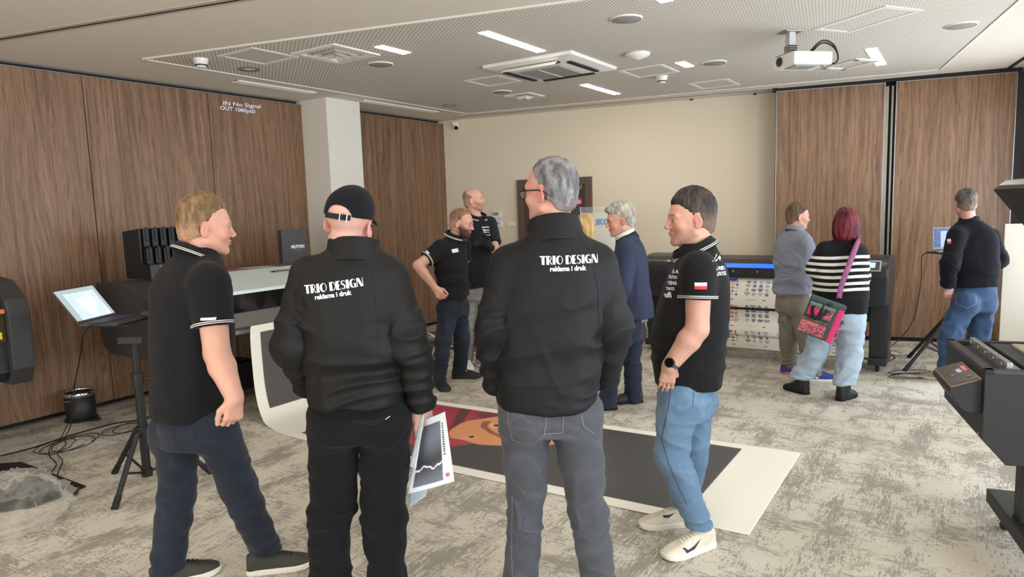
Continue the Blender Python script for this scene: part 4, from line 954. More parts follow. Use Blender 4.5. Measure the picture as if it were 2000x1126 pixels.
pal = [[(238, 170, 60), (230, 150, 110), (216, 52, 56), (40, 100, 190), (150, 196, 176), (190, 200, 60), (238, 190, 80), (120, 170, 150)], [(60, 80, 160), (236, 200, 190), (214, 60, 70), (230, 170, 60), (90, 90, 100), (40, 70, 180)], [(90, 90, 110), (60, 60, 70), (70, 90, 170), (180, 60, 80), (120, 120, 130)],
       [(206, 40, 90), (214, 44, 110), (190, 50, 90)], [(60, 90, 160), (206, 70, 90), (230, 170, 70), (150, 90, 110)], [(70, 84, 120), (50, 90, 170), (100, 110, 130)]]
def stick(cx, cu, r, col, shape, hollow):
    dx = np.abs(XX-cx); du = np.abs(Uu-cu)
    if shape == 0: d = np.sqrt(dx**2+du**2)
    elif shape == 1: d = np.maximum(dx, du*1.15)
    elif shape == 2: d = np.maximum(dx*.8+(Uu-cu)*.5, du)
    else: d = np.sqrt((dx*.7)**2+(du*1.3)**2)
    m = (d < r) & ((d > r*.72) | (d < r*.35) if hollow else (d > -1)); C[m] = srgb(*col)
    if not hollow and r > .013:
        m2 = (d < r*.55) & (np.abs(Uu-cu) < r*.14); C[m2] = srgb(236, 232, 224)
tiles = []
for row, (u0, u1) in enumerate(((.16, .40), (.43, .70), (.72, .95))):
    for c_i in range(5):
        tx0 = x0+.03+c_i*.33
        pi_ = ([0, 1, 2], [3, 4, 5], [0, 1, 2])[row][c_i % 3] if c_i < 3 else ([0, 1], [3, 4], [0, 1])[row][c_i-3]
        nx, nu = (4, 4) if pi_ in (0, 3, 5, 2) else (6, 5)
        for a in range(nx):
            for b in range(nu):
                cx = tx0+.045+a*(.26/nx)+rs.uniform(-.003, .003); cu = u0+.04+b*((u1-u0-.06)/nu)
                col = pal[pi_][rs.randint(len(pal[pi_]))]
                stick(cx, cu, .28*min(.26/nx, (u1-u0-.06)/nu)*rs.uniform(1.1, 1.45), col, rs.randint(4), (pi_ == 2 and rs.rand() < .5) or rs.rand() < .12)
        m = (np.abs(XX-(tx0+.22)) < .018) & (np.abs(Uu-(u1-.005)) < .004); C[m] = srgb(60, 60, 60)
        m = (XX > tx0+.03) & (XX < tx0+.14) & (np.abs(Uu-(u1-.006)) < .0025); C[m] = srgb(190, 186, 176)
verts = np.stack([XX, YY, ZZ], -1).reshape(-1, 3); I = np.arange(NU*NV).reshape(NU, NV); Fq = np.stack([I[:-1, :-1], I[1:, :-1], I[1:, 1:], I[:-1, 1:]], -1).reshape(-1, 4)
st = color_mesh('sticker_sheet', verts.tolist(), Fq.tolist(), C.reshape(-1, 4), M['printed'], label='white roll of colourful printed stickers hanging from the right printer', cat='sticker sheet'); st.location = PO; st.rotation_euler = (0, 0, rz2)
so = st.modifiers.new('s', 'SOLIDIFY'); so.thickness = .0012; so.offset = 0

# ------------------------------------------------------------------ flatbed machine at the lower right
A = atz(1924, 728, .95); FR = R(-21)
fm = empty('heat_press', Vector((A.x, A.y, 0)), FR, 'black flatbed press with an open lid and tilted control panel at the right edge', 'printing machine')
M['press'] = basic('textured_black_press', srgb(27, 28, 30), .6, bump=.3, bscale=900)
BWf, BDf = 1.25, .68
m_ = MB(); m_.prism([(0, .66), (0, .945), (BWf, .945), (BWf, .57), (.09, .555)], 'y', 0, BDf, bev=.004); m_.build('body', M['press'], fm)
m_ = MB(); 
m_.box((BWf/2, .018, .955), (BWf, .036, .02), bev=.003); m_.box((BWf/2, BDf-.018, .955), (BWf, .036, .02), bev=.003); m_.box((.018, BDf/2, .955), (.036, BDf, .02), bev=.003); m_.build('top_frame', M['charcoal'], fm)
m_ = MB(); m_.box((.10, BDf/2, .965), (.022, BDf-.1, .045), bev=.003); m_.box((.125, BDf/2, .955), (.03, BDf-.1, .012))
for k in range(5): m_.cyl((.085, .10+k*.12, .97), (.080, .10+k*.12, .97), .009, n=10)
m_.build('guide_rail', M['silver'], fm)
m_ = MB(); m_.box((.16+.5, .075, .968), (1.0, .022, .034), bev=.003); m_.build('front_rail', basic('brushed_rail', srgb(160, 170, 178), .3, .6), fm)
m_ = MB(); m_.box((.68, .37, .955), (1.02, .50, .012)); m_.build('inner_bed', M['charcoal'], fm)
m_ = MB(); m_.box((.74, .42, .966), (.98, .30, .014), bev=.003); m_.build('work_board', basic('cream_board', srgb(206, 196, 176), .6, vary=.06), fm)
m_ = MB(); m_.box((.60, .21, .968), (.8, .05, .01)); m_.build('glass_strip', basic('grey_strip', srgb(110, 112, 110), .3), fm)
# control panel wedge on the left face
Y0, Y1 = .03, .36
cw = [(0, .915), (-.115, .872), (-.12, .852), (-.075, .785), (-.05, .765), (0, .765)]
m_ = MB(); m_.prism(cw, 'y', Y0, Y1, bev=.003); m_.build('control_housing', M['press'], fm)
u_ = Vector((.115, 0, .043)).normalized(); Mc = frame(Vector((-.0585, (Y0+Y1)/2, .8955)), (0, -1, 0), (u_.x, 0, u_.z)); 
m_ = MB(); m_.box((0, 0, 0), (.33, .122, .006), Mc, bev=.002); cpp = m_.build('control_plate', basic('bronze_plate', srgb(120, 104, 84), .4, .4), fm)
m_ = MB(); m_.box((0, 0, .004), (.31, .104, .003), Mc); m_.build('panel_face', basic('dark_panel_face', srgb(60, 52, 48), .35), cpp)
m_ = MB(); m_.box((-.02, .015, .0062), (.055, .018, .002), Mc); m_.build('display', basic('pale_display', srgb(150, 160, 190), .3, emit=(.4, .45, .6, 1), estr=.3), cpp)
m_ = MB(); m_.box((-.04, .040, .0062), (.085, .016, .002), Mc, bev=.001); m_.build('red_label', basic('coral_label', srgb(226, 90, 100), .4, emit=(.9, .2, .2, 1), estr=.15), cpp)
m_ = MB(); m_.cyl(Mc @ Vector((.10, .030, .005)), Mc @ Vector((.10, .030, .010)), .008, n=14); m_.cyl(Mc @ Vector((.03, -.02, .005)), Mc @ Vector((.03, -.02, .008)), .007, n=14); m_.build('button', M['greymetal'], cpp)
m_ = MB(); m_.box((-.002, .50, .80), (.006, .26, .05), bev=.001); m_.build('name_strip', basic('bronze_strip', srgb(150, 128, 104), .4, .3), fm)
m_ = MB()
for y, z in ((.05, .67), (.05, .90), (.60, .70)): m_.cyl((.001, y, z), (-.004, y, z), .006, n=10)
m_.build('screws', M['greymetal'], fm)
# base frame with casters
for x in (.22, 1.08):
    m_ = MB(); m_.box((x+.06, .34, .36), (.08, .10, .46), bev=.006); m_.build('column', M['press'], fm)
    m_ = MB(); m_.box((x+.06, .30, .15), (.14, .80, .07), bev=.006); ft = m_.build('foot_beam', M['press'], fm)
    for y in (-.04, .64):
        m_ = MB(); m_.cyl((x+.045, y, .034), (x+.075, y, .034), .034, n=24); wh = m_.build('caster_wheel', M['rubber'], fm)
        m_ = MB(); m_.box((x+.035, y, .075), (.006, .04, .06)); m_.box((x+.085, y, .075), (.006, .04, .06)); m_.box((x+.06, y, .108), (.06, .06, .014), bev=.003); m_.cyl((x+.03, y, .036), (x+.09, y, .036), .008, n=12); m_.build('caster_fork', M['chrome'], fm)
m_ = MB(); m_.box((.71, .30, .20), (.86, .08, .06)); m_.build('base_beam', M['press'], fm)
# open lid: hinged at the right side, left edge raised
T = at(1940, 367, 3.50); rmx = Matrix.Rotation(-FR, 3, 'Z')
tl = rmx @ (T-Vector((A.x, A.y, 0)))
hx, hz_ = .74, 1.02
u_ = Vector((tl.x-hx, 0, tl.z-hz_)).normalized(); LL = math.hypot(tl.x-hx, tl.z-hz_)
print('lid', tl, LL)
Ml = frame(Vector((hx, tl.y-.42, hz_)), (u_.x, 0, u_.z), (0, -1, 0))   # x along lid to the raised edge, z = upward normal?
zdir = Ml.to_3x3() @ Vector((0, 0, 1)); sg = 1 if zdir.z > 0 else -1
m_ = MB(); m_.box((LL/2, 0, sg*.045), (LL, .84, .05), Ml, bev=.012); m_.build('lid_shell', basic('lid_grey_top', srgb(140, 140, 140), .35, .5), fm)
m_ = MB(); m_.box((LL/2, 0, sg*.008), (LL-.01, .83, .03), Ml, bev=.004); m_.build('lid_underside', M['black'], fm)
m_ = MB(); m_.box((LL-.02, 0, sg*.03), (.04, .80, .022), Ml, bev=.008); m_.build('lid_edge', M['silver'], fm)
m_ = MB(); m_.tube([Ml @ Vector(p) for p in ((LL-.03, .0, sg*.075), (LL+.01, .0, sg*.06), (LL+.02, .05, sg*.05), (LL+.02, .3, sg*.05), (LL-.03, .35, sg*.075))], .012, 8); m_.build('lid_handle', M['blackmatte'], fm)
for y in (tl.y-.05, tl.y-.79):
    m_ = MB(); m_.cyl((hx-.05, max(.05, y), .96), Ml @ Vector((LL*.45, -(y-(tl.y-.42)), 0)), .012, n=12); m_.build('gas_strut', M['greymetal'], fm)
    m_ = MB(); m_.box((hx, max(.05, y), .99), (.08, .05, .10), bev=.006); m_.build('hinge', M['charcoal'], fm)
# pale folding screen by the window corner
a = at(1962, 437, 6.4); 
e = empty('folding_screen', Vector((a.x, a.y, 0)), R(-10), 'cream white upright screen at the right edge beside the wood leaf', 'screen')
zt = a.z
for k in range(2):
    x0_ = .0+k*.28; rz_ = R(14 if k % 2 else -14); m_ = MB(); m_.box((.14, 0, zt/2+.01), (.275, .02, zt-.02), Matrix.Translation((x0_, (.0 if k % 2 == 0 else -.068), 0)) @ Matrix.Rotation(rz_, 4, 'Z'), bev=.004); m_.build('screen_panel', basic('cream_screen_%d' % k, srgb(206, 200, 184), .7), e)
# ------------------------------------------------------------------ implicit surfaces for people
f32 = np.float32
def lines(lo, hi, step, fine):
    """grid coordinates with finer spacing inside the given (lo, hi, step) ranges"""
    out = [lo]; x = lo
    while x < hi:
        s = step
        for a, b, st in fine:
            if a-st <= x <= b: s = min(s, st)
            elif x < a and x+s > a: s = max(st, min(s, a-x))
        x += s; out.append(x)
    return np.array(out, f32)
class Grid:
    def __init__(g, lo, hi, step, fine=()):
        g.ax = [lines(lo[i], hi[i], step, [(a[i], b[i], st) for a, b, st in fine]) for i in range(3)]
    def field(g): return Field(g)
def smin(a, b, k):
    h = np.clip(.5+.5*(b-a)/k, 0, 1); return b*(1-h)+a*h-k*h*(1-h)
class Field:
    def __init__(s, g, F=None): s.g = g; s.F = F if F is not None else np.full([len(a) for a in g.ax], 9.0, f32)
    def sl(s, lo, hi):
        r = []
        for i in range(3):
            a = s.g.ax[i]; i0 = max(0, int(np.searchsorted(a, lo[i]))-1); i1 = min(len(a), int(np.searchsorted(a, hi[i]))+1)
            if i1 <= i0: return None, None
            r.append(slice(i0, i1))
        X = s.g.ax[0][r[0]][:, None, None]; Y = s.g.ax[1][r[1]][None, :, None]; Z = s.g.ax[2][r[2]][None, None, :]
        return tuple(r), (X, Y, Z)
    def put(s, fn, lo, hi, k=.02, op='u', pad=.05):
        lo = [v-pad for v in lo]; hi = [v+pad for v in hi]
        r, c = s.sl(lo, hi)
        if r is None or any(len(a) == 0 for a in (s.F[r],)): return s
        d = fn(*c).astype(f32); cur = s.F[r]
        if op == 'u': s.F[r] = smin(cur, d, k)
        else: s.F[r] = -smin(-cur, d, k)
        return s
    def cone(s, a, b, r1, r2=None, k=.02, op='u', flat=None, fs=1.0):
        a = np.array(a, f32); b = np.array(b, f32); r2 = r1 if r2 is None else r2; ab = b-a; L2 = float(ab@ab)+1e-12; m = max(r1, r2)*max(1, 1/fs if fs else 1)
        def fn(X, Y, Z):
            px, py, pz = X-a[0], Y-a[1], Z-a[2]; t = np.clip((px*ab[0]+py*ab[1]+pz*ab[2])/L2, 0, 1)
            qx, qy, qz = px-t*ab[0], py-t*ab[1], pz-t*ab[2]; d2 = qx*qx+qy*qy+qz*qz
            if flat is not None: q = qx*flat[0]+qy*flat[1]+qz*flat[2]; d2 = d2+(fs*fs-1)*q*q
            return np.sqrt(np.maximum(d2, 1e-12))-(r1+(r2-r1)*t)
        return s.put(fn, np.minimum(a, b)-m, np.maximum(a, b)+m, k, op)
    def ell(s, c, r, Rm=None, k=.02, op='u'):
        c = np.array(c, f32); r = np.array(r, f32); Rm = np.eye(3, dtype=f32) if Rm is None else np.array(Rm, f32); m = float(r.max())
        def fn(X, Y, Z):
            x, y, z = X-c[0], Y-c[1], Z-c[2]
            u = (x*Rm[0, 0]+y*Rm[1, 0]+z*Rm[2, 0]); v = (x*Rm[0, 1]+y*Rm[1, 1]+z*Rm[2, 1]); w_ = (x*Rm[0, 2]+y*Rm[1, 2]+z*Rm[2, 2])
            k0 = np.sqrt((u/r[0])**2+(v/r[1])**2+(w_/r[2])**2+1e-9); k1 = np.sqrt((u/r[0]**2)**2+(v/r[1]**2)**2+(w_/r[2]**2)**2+1e-9)
            return k0*(k0-1)/k1
        return s.put(fn, c-m, c+m, k, op)
    def loft(s, st, k=.03, op='u', p=2.3, cap=True):
        """stations (z, cx, cy, a, b, az) sorted by z"""
        st = sorted(st, key=lambda q: q[0]); A = np.array(st, f32); z0, z1 = A[0, 0], A[-1, 0]; m = float(A[:, 3:5].max())
        # smooth interpolation of the stations
        zz = np.linspace(z0, z1, 60); T = [np.interp(zz, A[:, 0], A[:, i]) for i in range(1, 6)]
        ker = np.array([1, 2, 3, 2, 1.])/9
        for _ in range(2): T = [np.convolve(np.pad(t, 2, 'edge'), ker, 'valid') for t in T]
        def fn(X, Y, Z):
            cx, cy, a, b, az = [np.interp(Z.ravel(), zz, t).astype(f32)[None, None, :] for t in T]
            x, y = X-cx, Y-cy; c_, s_ = np.cos(az), np.sin(az); u = x*c_-y*s_; v = x*s_+y*c_     # az: facing, clockwise from +y
            rho = (np.abs(u/a)**p+np.abs(v/b)**p+1e-9)**(1/p); rr = np.sqrt(u*u+v*v+1e-9)
            d = rr*(1-1/rho); d = np.where(rr < 1e-3, -b, d)
            if cap: d = np.maximum(d, np.maximum(z0-Z, Z-z1))
            return d
        lo = np.array([A[:, 1].min()-m, A[:, 2].min()-m, z0]); hi = np.array([A[:, 1].max()+m, A[:, 2].max()+m, z1])
        return s.put(fn, lo, hi, k, op)
    def cut(s, p, n, k=.004):            # keep the side where (x-p).n < 0
        p = np.array(p, f32); n = np.array(n, f32); n = n/np.linalg.norm(n)
        X = s.g.ax[0][:, None, None]; Y = s.g.ax[1][None, :, None]; Z = s.g.ax[2][None, None, :]
        d = (X-p[0])*n[0]+(Y-p[1])*n[1]+(Z-p[2])*n[2]; s.F = -smin(-s.F, -d, k); return s
    def join(s, o, k): s.F = smin(s.F, o.F, k); return s
    def mesh(s):
        F = s.F; ax = s.g.ax; S = F < 0
        cnt = np.zeros([n-1 for n in F.shape], np.uint8)
        cor = [(i, j, k) for i in (0, 1) for j in (0, 1) for k in (0, 1)]
        def sub(A, c): return A[c[0]:A.shape[0]-1+c[0], c[1]:A.shape[1]-1+c[1], c[2]:A.shape[2]-1+c[2]]
        for c in cor: cnt += sub(S, c)
        act = np.argwhere((cnt > 0) & (cnt < 8)); n = len(act); idx = np.full(cnt.shape, -1, np.int32); idx[tuple(act.T)] = np.arange(n)
        acc = np.zeros((n, 3), np.float64); num = np.zeros(n)
        val = {c: F[act[:, 0]+c[0], act[:, 1]+c[1], act[:, 2]+c[2]] for c in cor}
        for a in cor:
            for d in range(3):
                if a[d]: continue
                b = list(a); b[d] = 1; b = tuple(b); fa, fb = val[a], val[b]; m = (fa < 0) != (fb < 0)
                t = np.where(m, fa/np.where(m, fa-fb, 1), 0)
                for q in range(3):
                    ca = ax[q][act[:, q]+a[q]]; cb = ax[q][act[:, q]+b[q]]; acc[:, q] += np.where(m, ca+(cb-ca)*t, 0)
                num += m
        V = acc/num[:, None]; quads = []
        for d in range(3):
            u, v = [(1, 2), (2, 0), (0, 1)][d]
            lo = [slice(1, -1)]*3; lo[d] = slice(0, -1); hi = [slice(1, -1)]*3; hi[d] = slice(1, None)
            A = S[tuple(lo)]; B = S[tuple(hi)]; e = np.argwhere(A != B)
            if not len(e): continue
            pos = e.copy(); pos[:, u] += 1; pos[:, v] += 1
            sg = A[tuple(e.T)]
            def cell(du, dv):
                q = pos.copy(); q[:, u] += du; q[:, v] += dv; return idx[tuple(q.T)]
            q4 = np.stack([cell(-1, -1), cell(0, -1), cell(0, 0), cell(-1, 0)], -1); q4[~sg] = q4[~sg][:, ::-1]; quads.append(q4)
        Q = np.concatenate(quads) if quads else np.zeros((0, 4), int); Q = Q[(Q >= 0).all(1)]
        return V, Q
def vnormals(V, Q):
    a, b, c, d = (V[Q[:, i]] for i in range(4)); fn = np.cross(c-a, d-b); N = np.zeros_like(V)
    for i in range(4): np.add.at(N, Q[:, i], fn)
    return N/(np.linalg.norm(N, axis=1)[:, None]+1e-12)
def relax(V, Q, it=1, lam=.5):
    E = np.concatenate([Q[:, [i, (i+1) % 4]] for i in range(4)]); E = np.concatenate([E, E[:, ::-1]]); deg = np.bincount(E[:, 0], minlength=len(V)).astype(float)
    for _ in range(it):
        S_ = np.zeros_like(V)
        for q in range(3): S_[:, q] = np.bincount(E[:, 0], V[E[:, 1], q], len(V))
        V = V+lam*(S_/np.maximum(deg, 1)[:, None]-V)
    return V
def sdf_object(name, field, mat, parent, loc, col, disp=None, attrs=None, label=None, smooth=1, drop=0):
    V, Q = field.mesh()
    if smooth: V = relax(V, Q, smooth)
    if disp is not None:
        N = vnormals(V, Q); V = V+N*disp(V, N)[:, None]
    if drop:                              # keep only pieces larger than drop vertices
        pass
    me = bpy.data.meshes.new(name); me.vertices.add(len(V)); me.vertices.foreach_set('co', V.astype(f32).ravel())
    me.loops.add(len(Q)*4); me.loops.foreach_set('vertex_index', Q.astype(np.int32).ravel()); me.polygons.add(len(Q)); me.polygons.foreach_set('loop_start', np.arange(0, len(Q)*4, 4, dtype=np.int32))
    me.polygons.foreach_set('use_smooth', np.ones(len(Q), bool)); me.update(calc_edges=True)
    N = vnormals(V, Q)
    c = col(V, N) if callable(col) else np.tile(np.array(col, f32), (len(V), 1))
    if c.shape[1] == 3: c = np.concatenate([c, np.ones((len(c), 1))], 1)
    a = me.color_attributes.new('Col', 'FLOAT_COLOR', 'POINT'); a.data.foreach_set('color', c.astype(f32).ravel())
    for nm, fn in (attrs or {}).items():
        t = me.attributes.new(nm, 'FLOAT', 'POINT'); t.data.foreach_set('value', fn(V).astype(f32))
    me.materials.append(mat); o = bpy.data.objects.new(name, me); COL.objects.link(o); o.parent = parent
    if loc is not None: o.location = loc
    return tag(o, label)
def lerp(a, b, t): return a+(b-a)*t
def mixc(c, col, m): m = np.clip(m, 0, 1)[:, None]; return c*(1-m)+np.array(col[:3])*m
def sstep(a, b, x): t = np.clip((x-a)/(b-a), 0, 1); return t*t*(3-2*t)
def folds(V, fr, seed, warp=.5, wf=3.0):
    w_ = np.stack([vnoise(V*wf+seed*3.1, seed), vnoise(V*wf+seed*5.7+9, seed+1), vnoise(V*wf+seed*2.3+17, seed+2)], -1)*warp/np.array(fr)
    n = vnoise((V+w_)*np.array(fr)+seed*1.7, seed+3); return 1-2*np.abs(n)
def Rhead(az, pitch, roll=0.0):
    """columns: head right, forward, up. az clockwise from +y, pitch up positive"""
    a = R(az); f = np.array([math.sin(a), math.cos(a), 0]); r = np.array([math.cos(a), -math.sin(a), 0]); u = np.array([0, 0, 1.])
    p = R(pitch); f2 = f*math.cos(p)+u*math.sin(p); u2 = u*math.cos(p)-f*math.sin(p)
    q = R(roll); r3 = r*math.cos(q)+u2*math.sin(q); u3 = u2*math.cos(q)-r*math.sin(q)
    return np.stack([r3, f2, u3], 1)

# ------------------------------------------------------------------ materials for people
M['skin'] = attr_mat('skin', .5, .4, bump=.15, bscale=350, sss=.12)
M['cotton'] = attr_mat('cotton_pique', .9, .12, bump=.5, bscale=700, sheen=.04)
M['softshell'] = attr_mat('softshell', .62, .24, bump=.25, bscale=500)
M['shirt'] = attr_mat('woven_shirt', .8, .25, bump=.3, bscale=600)
M['denim'] = attr_mat('denim', .85, .25, bump=.5, bscale=480, fine=.22, stretch=(1, 1, .12), sheen=.1)
M['hair'] = attr_mat('hair', .6, .3, bump=.55, bscale=420, fine=.45, stretch=(1, 1, .14))
M['leather'] = attr_mat('shoe_leather', .5, .4, bump=.2, bscale=300)
M['shoe'] = attr_mat('shoe_textile', .7, .3, bump=.3, bscale=400)
def striped_mat(name, base, stripes, rough=.88):
    """stripes: list of (lo, hi) on attribute U drawn in white"""
    t = NT(name); a = t.add('ShaderNodeAttribute', attribute_name='U'); f = a.outputs['Fac']; acc = None
    for lo, hi, *c in stripes:
        m = t.math('MULTIPLY', t.math('GREATER_THAN', f, lo), t.math('LESS_THAN', f, hi)); acc = m if acc is None else t.math('MAXIMUM', acc, m)
    t.l(t.mix(acc, base, srgb(226, 224, 216)), t.b.inputs['Base Color']); t.b.inputs['Roughness'].default_value = rough; t.b.inputs['Specular IOR Level'].default_value = .25
    t.b.inputs['Sheen Weight'].default_value = .04
    t.bump(t.noise(t.coord(), 700, 2), .5, .002); return t.m

# ------------------------------------------------------------------ the person builder
SKIN = srgb(206, 158, 138)[:3]
def v3(p): return np.array([p[0], p[1], p[2]], float)
class Person:
    def __init__(s, label, base, group=None, step=.008, hstep=.0042, cstep=.0065):
        s.base = Vector((base[0], base[1], 0)); s.root = empty('person', s.base, 0, label, 'person', group)
        s.J = {}; s.step = step; s.hstep = hstep; s.cstep = cstep; s.b3 = v3(s.base)
    def j(s, **kw):                      # joints as (px, py, depth) or world vectors
        for k, p in kw.items():
            s.J[k] = v3(at(*p))-s.b3 if not isinstance(p, np.ndarray) else p-s.b3
        return s
    def lengths(s):
        J = s.J; d = lambda a, b: round(float(np.linalg.norm(J[a]-J[b])), 3)
        out = {}
        for a, b in (('shR', 'elR'), ('elR', 'wrR'), ('shL', 'elL'), ('elL', 'wrL'), ('hipR', 'knR'), ('knR', 'anR'), ('hipL', 'knL'), ('knL', 'anL'), ('shL', 'shR')):
            if a in J and b in J: out[a+b] = d(a, b)
        print(s.root['label'][:30], out, 'head z', round(float(s.J['head'][2]), 2), {k: round(float(s.J[k][2]), 2) for k in ('anR', 'anL', 'hipR', 'shR') if k in J})
    # ---- hand built from a wrist, a pointing direction and a palm normal
    def hand(s, f, w_, d, n, side, curl=.5, k=.008, sc=1.0, spread=.0, thumb=.6):
        d = d/np.linalg.norm(d); n = n-d*(n@d); n /= np.linalg.norm(n); t = np.cross(d, n)*side     # t towards the thumb
        P = lambda a, b, c: w_+(d*a+t*b+n*c)*sc
        f.cone(P(-.01, 0, 0), P(.02, 0, 0), .026*sc, .027*sc, .02, flat=n, fs=1.35)
        for b0, b1 in ((.022, .028), (.006, .009), (-.010, -.010), (-.024, -.027)):
            f.cone(P(.018, b0*.8, 0), P(.078, b1, 0), .0150*sc, .0125*sc, .012)
        for i, (b, L, r) in enumerate(((.030, .072, .0090), (.010, .080, .0093), (-.010, .075, .0088), (-.028, .058, .0080))):
            a0 = P(.084-.003*abs(i-1), b, 0); ang = 0; q = a0; dirv = d
            for seg, (fr, bend) in enumerate(((.45, curl*.9), (.31, curl*1.1), (.24, curl*.7))):
                ang += bend*(1+.06*i); dv = d*math.cos(ang)+n*math.sin(ang)+t*spread*(1.5-i)*.12; dv = dv/np.linalg.norm(dv)
                q2 = q+dv*L*fr*sc; f.cone(q, q2, r*(1-.09*seg)*sc, r*(1-.09*(seg+1))*sc, .004); q = q2
        q = P(.022, .024, .004); q2 = P(.052, .046, .012+.012*thumb); q3 = q2+(d*.030+t*.008*(1-thumb)+n*.012*thumb)*sc; q4 = q3+(d*.024-t*.004*thumb+n*.010*thumb)*sc
        f.cone(q, q2, .0155*sc, .0125*sc, .010); f.cone(q2, q3, .0118*sc, .0105*sc, .005); f.cone(q3, q4, .0103*sc, .0085*sc, .004)
    def headbits(s, f, h, Rm, sc=1.0, jaw=1.0, ears=1.0):
        P = lambda x, y, z: h+Rm@np.array([x, y, z])*sc
        E = lambda c, r, k=.02, op='u', Rx=None: f.ell(P(*c), [q*sc for q in r], Rm if Rx is None else Rm@Rx, k, op)
        E((0, -.014, .046), (.0745, .097, .083), .01); E((0, .030, .0), (.062, .064, .082), .03)
        E((0, .038, -.056), (.050*jaw, .048, .045), .03)
        for sx in (-1, 1): f.cone(P(sx*.055*jaw, .004, -.052), P(sx*.020, .070, -.086), .018*sc, .016*sc, .022)
        E((0, .078, -.090), (.021, .016, .016), .018)
        for sx in (-1, 1):
            f.cone(P(sx*.012, .0885, .026), P(sx*.044, .075, .027), .0078*sc, .0085*sc, .018)      # brow
            E((sx*.041, .062, -.022), (.022, .020, .020), .022)                                     # cheekbone
            E((sx*.031, .098, .006), (.0165, .014, .0105), .009, 's')                              # socket
        for sx in (-1, 1):
            E((sx*.0315, .0775, .0065), (.0125, .0120, .0120), .002)                                # eyeball
            f.cone(P(sx*.022, .0875, .0135), P(sx*.042, .0825, .0125), .0032*sc, .003*sc, .004)    # upper lid
            f.cone(P(sx*.023, .0865, -.002), P(sx*.041, .082, -.001), .0026*sc, .0025*sc, .004)
        f.cone(P(0, .088, .018), P(0, .1085, -.017), .0072*sc, .0092*sc, .012); E((0, .1095, -.0205), (.0108, .0095, .0088), .007)
        for sx in (-1, 1): E((sx*.0125, .101, -.0245), (.0078, .0105, .0075), .006)
        for sx in (-1, 1): E((sx*.0065, .106, -.032), (.0032, .0045, .003), .002, 's')
        E((0, .0905, -.047), (.024, .011, .0060), .005); E((0, .0885, -.0575), (.021, .011, .0068), .005)
        f.cone(P(-.021, .0985, -.0520), P(.021, .0985, -.0520), .0018*sc, k=.003, op='s'); 
        if ears:
            for sx in (-1, 1):
                Rx = np.array(Euler((R(-10), 0, R(sx*24))).to_matrix())
                E((sx*.078, -.010, -.002), (.0055, .0175, .031), .006, 'u', Rx); f.cone(P(sx*.071, -.0, -.024), P(sx*.076, -.006, -.030), .006*sc, .0055*sc, .006)
                E((sx*.0845, -.006, .0), (.005, .0095, .0165), .003, 's', Rx)
    def headcol(s, h, Rm, sc, skin=SKIN, stubble=None, brow=(.12, .08, .05), beard=0.0, iris=(.12, .14, .16), lips=(.55, .24, .22)):
        def fn(V, N):
            c = np.tile(np.array(skin, float)*.92, (len(V), 1)); L = ((V-h)@Rm)/sc; x, y, z = np.abs(L[:, 0]), L[:, 1], L[:, 2]
            c *= (1+.07*vnoise(V*14, 3)+.05*vnoise(V*45, 4))[:, None]
            near = (z > -.14) & (z < .15) & (np.abs(L[:, 0]) < .11) & (y > -.13) & (y < .14)
            red = np.maximum(np.exp(-((x-.045)**2+(z+.025)**2)/.0011)*(y > .03), np.maximum(np.exp(-(x**2+(z+.02)**2)/.0004)*(y > .095), np.exp(-((x-.08)**2)/.0002)*(np.abs(z) < .035)*(np.abs(y+.01) < .03)))
            c = mixc(c, (skin[0]*.98, skin[1]*.66, skin[2]*.66), red*.5*near)
            if stubble is not None:
                m = sstep(-.005, -.055, z-.30*(.075-y))*sstep(-.125, -.095, z)*sstep(-.01, .03, y); m = np.where((x < .03) & (z > -.04) & (z < .0), 0, m)
                m = np.maximum(m, (np.exp(-(x/.024)**2)*sstep(-.030, -.036, z)*sstep(-.052, -.040, z))*(y > .07)); m = m*near
                c = mixc(c, stubble, m*beard)
            bm_ = np.exp(-((z-.0295-.10*(x-.01)*(x < .035)+.0)/.0045)**2)*(x > .012)*(x < .048)*(y > .06); c = mixc(c, brow, bm_*.75*near)
            lp = (x < .024)*(y > .082)*np.exp(-((z+.0525)/.0085)**4); c = mixc(c, lips, lp*.75*near); c = mixc(c, (.16, .05, .05), (x < .022)*(y > .085)*np.exp(-((z+.0520)/.0016)**2)*.8*near)
            ed = np.sqrt((x-.0315)**2+(y-.0775)**2+(z-.0065)**2); ew = (ed < .0131)*(y > .08)*(np.abs(z-.0050) < .0048)
            c = mixc(c, (.42, .34, .30), ew*near*.9); c = mixc(c, (.05, .04, .035), (np.sqrt((x-.0325)**2+(z-.0055)**2) < .0068)*ew*near)
            c = mixc(c, (.10, .06, .05), (np.abs(z-.0128) < .0014)*(np.abs(x-.0315) < .013)*(y > .078)*near*.7)
            c = mixc(c, (.08, .04, .03), (x < .0105)*(x > .003)*(z < -.029)*(z > -.035)*(y > .098)*near*.8)
            return c
        return fn
    def body(s, skin=SKIN, headsc=1.0, jaw=1.0, nr=.057, arm=1.0, hands=(), **hc):
        J = s.J; h = J['head']; Rm = s.Rm; P = lambda x, y, z: h+Rm@np.array([x, y, z])*headsc
        fine = [(h-np.array([.115]*3), h+np.array([.125]*3), s.hstep)]
        for hd in hands: fine.append((hd[0]+hd[1]*.09-.09, hd[0]+hd[1]*.09+.09, .0032))
        allp = np.array(list(J.values())); lo = allp.min(0)-.14; hi = allp.max(0)+.16; lo[2] = .02
        for hd in hands: lo = np.minimum(lo, hd[0]+hd[1]*.1-.12); hi = np.maximum(hi, hd[0]+hd[1]*.1+.12)
        g = Grid(lo, hi, s.step, fine); f = Field(g)
        s.headbits(f, h, Rm, headsc, jaw)
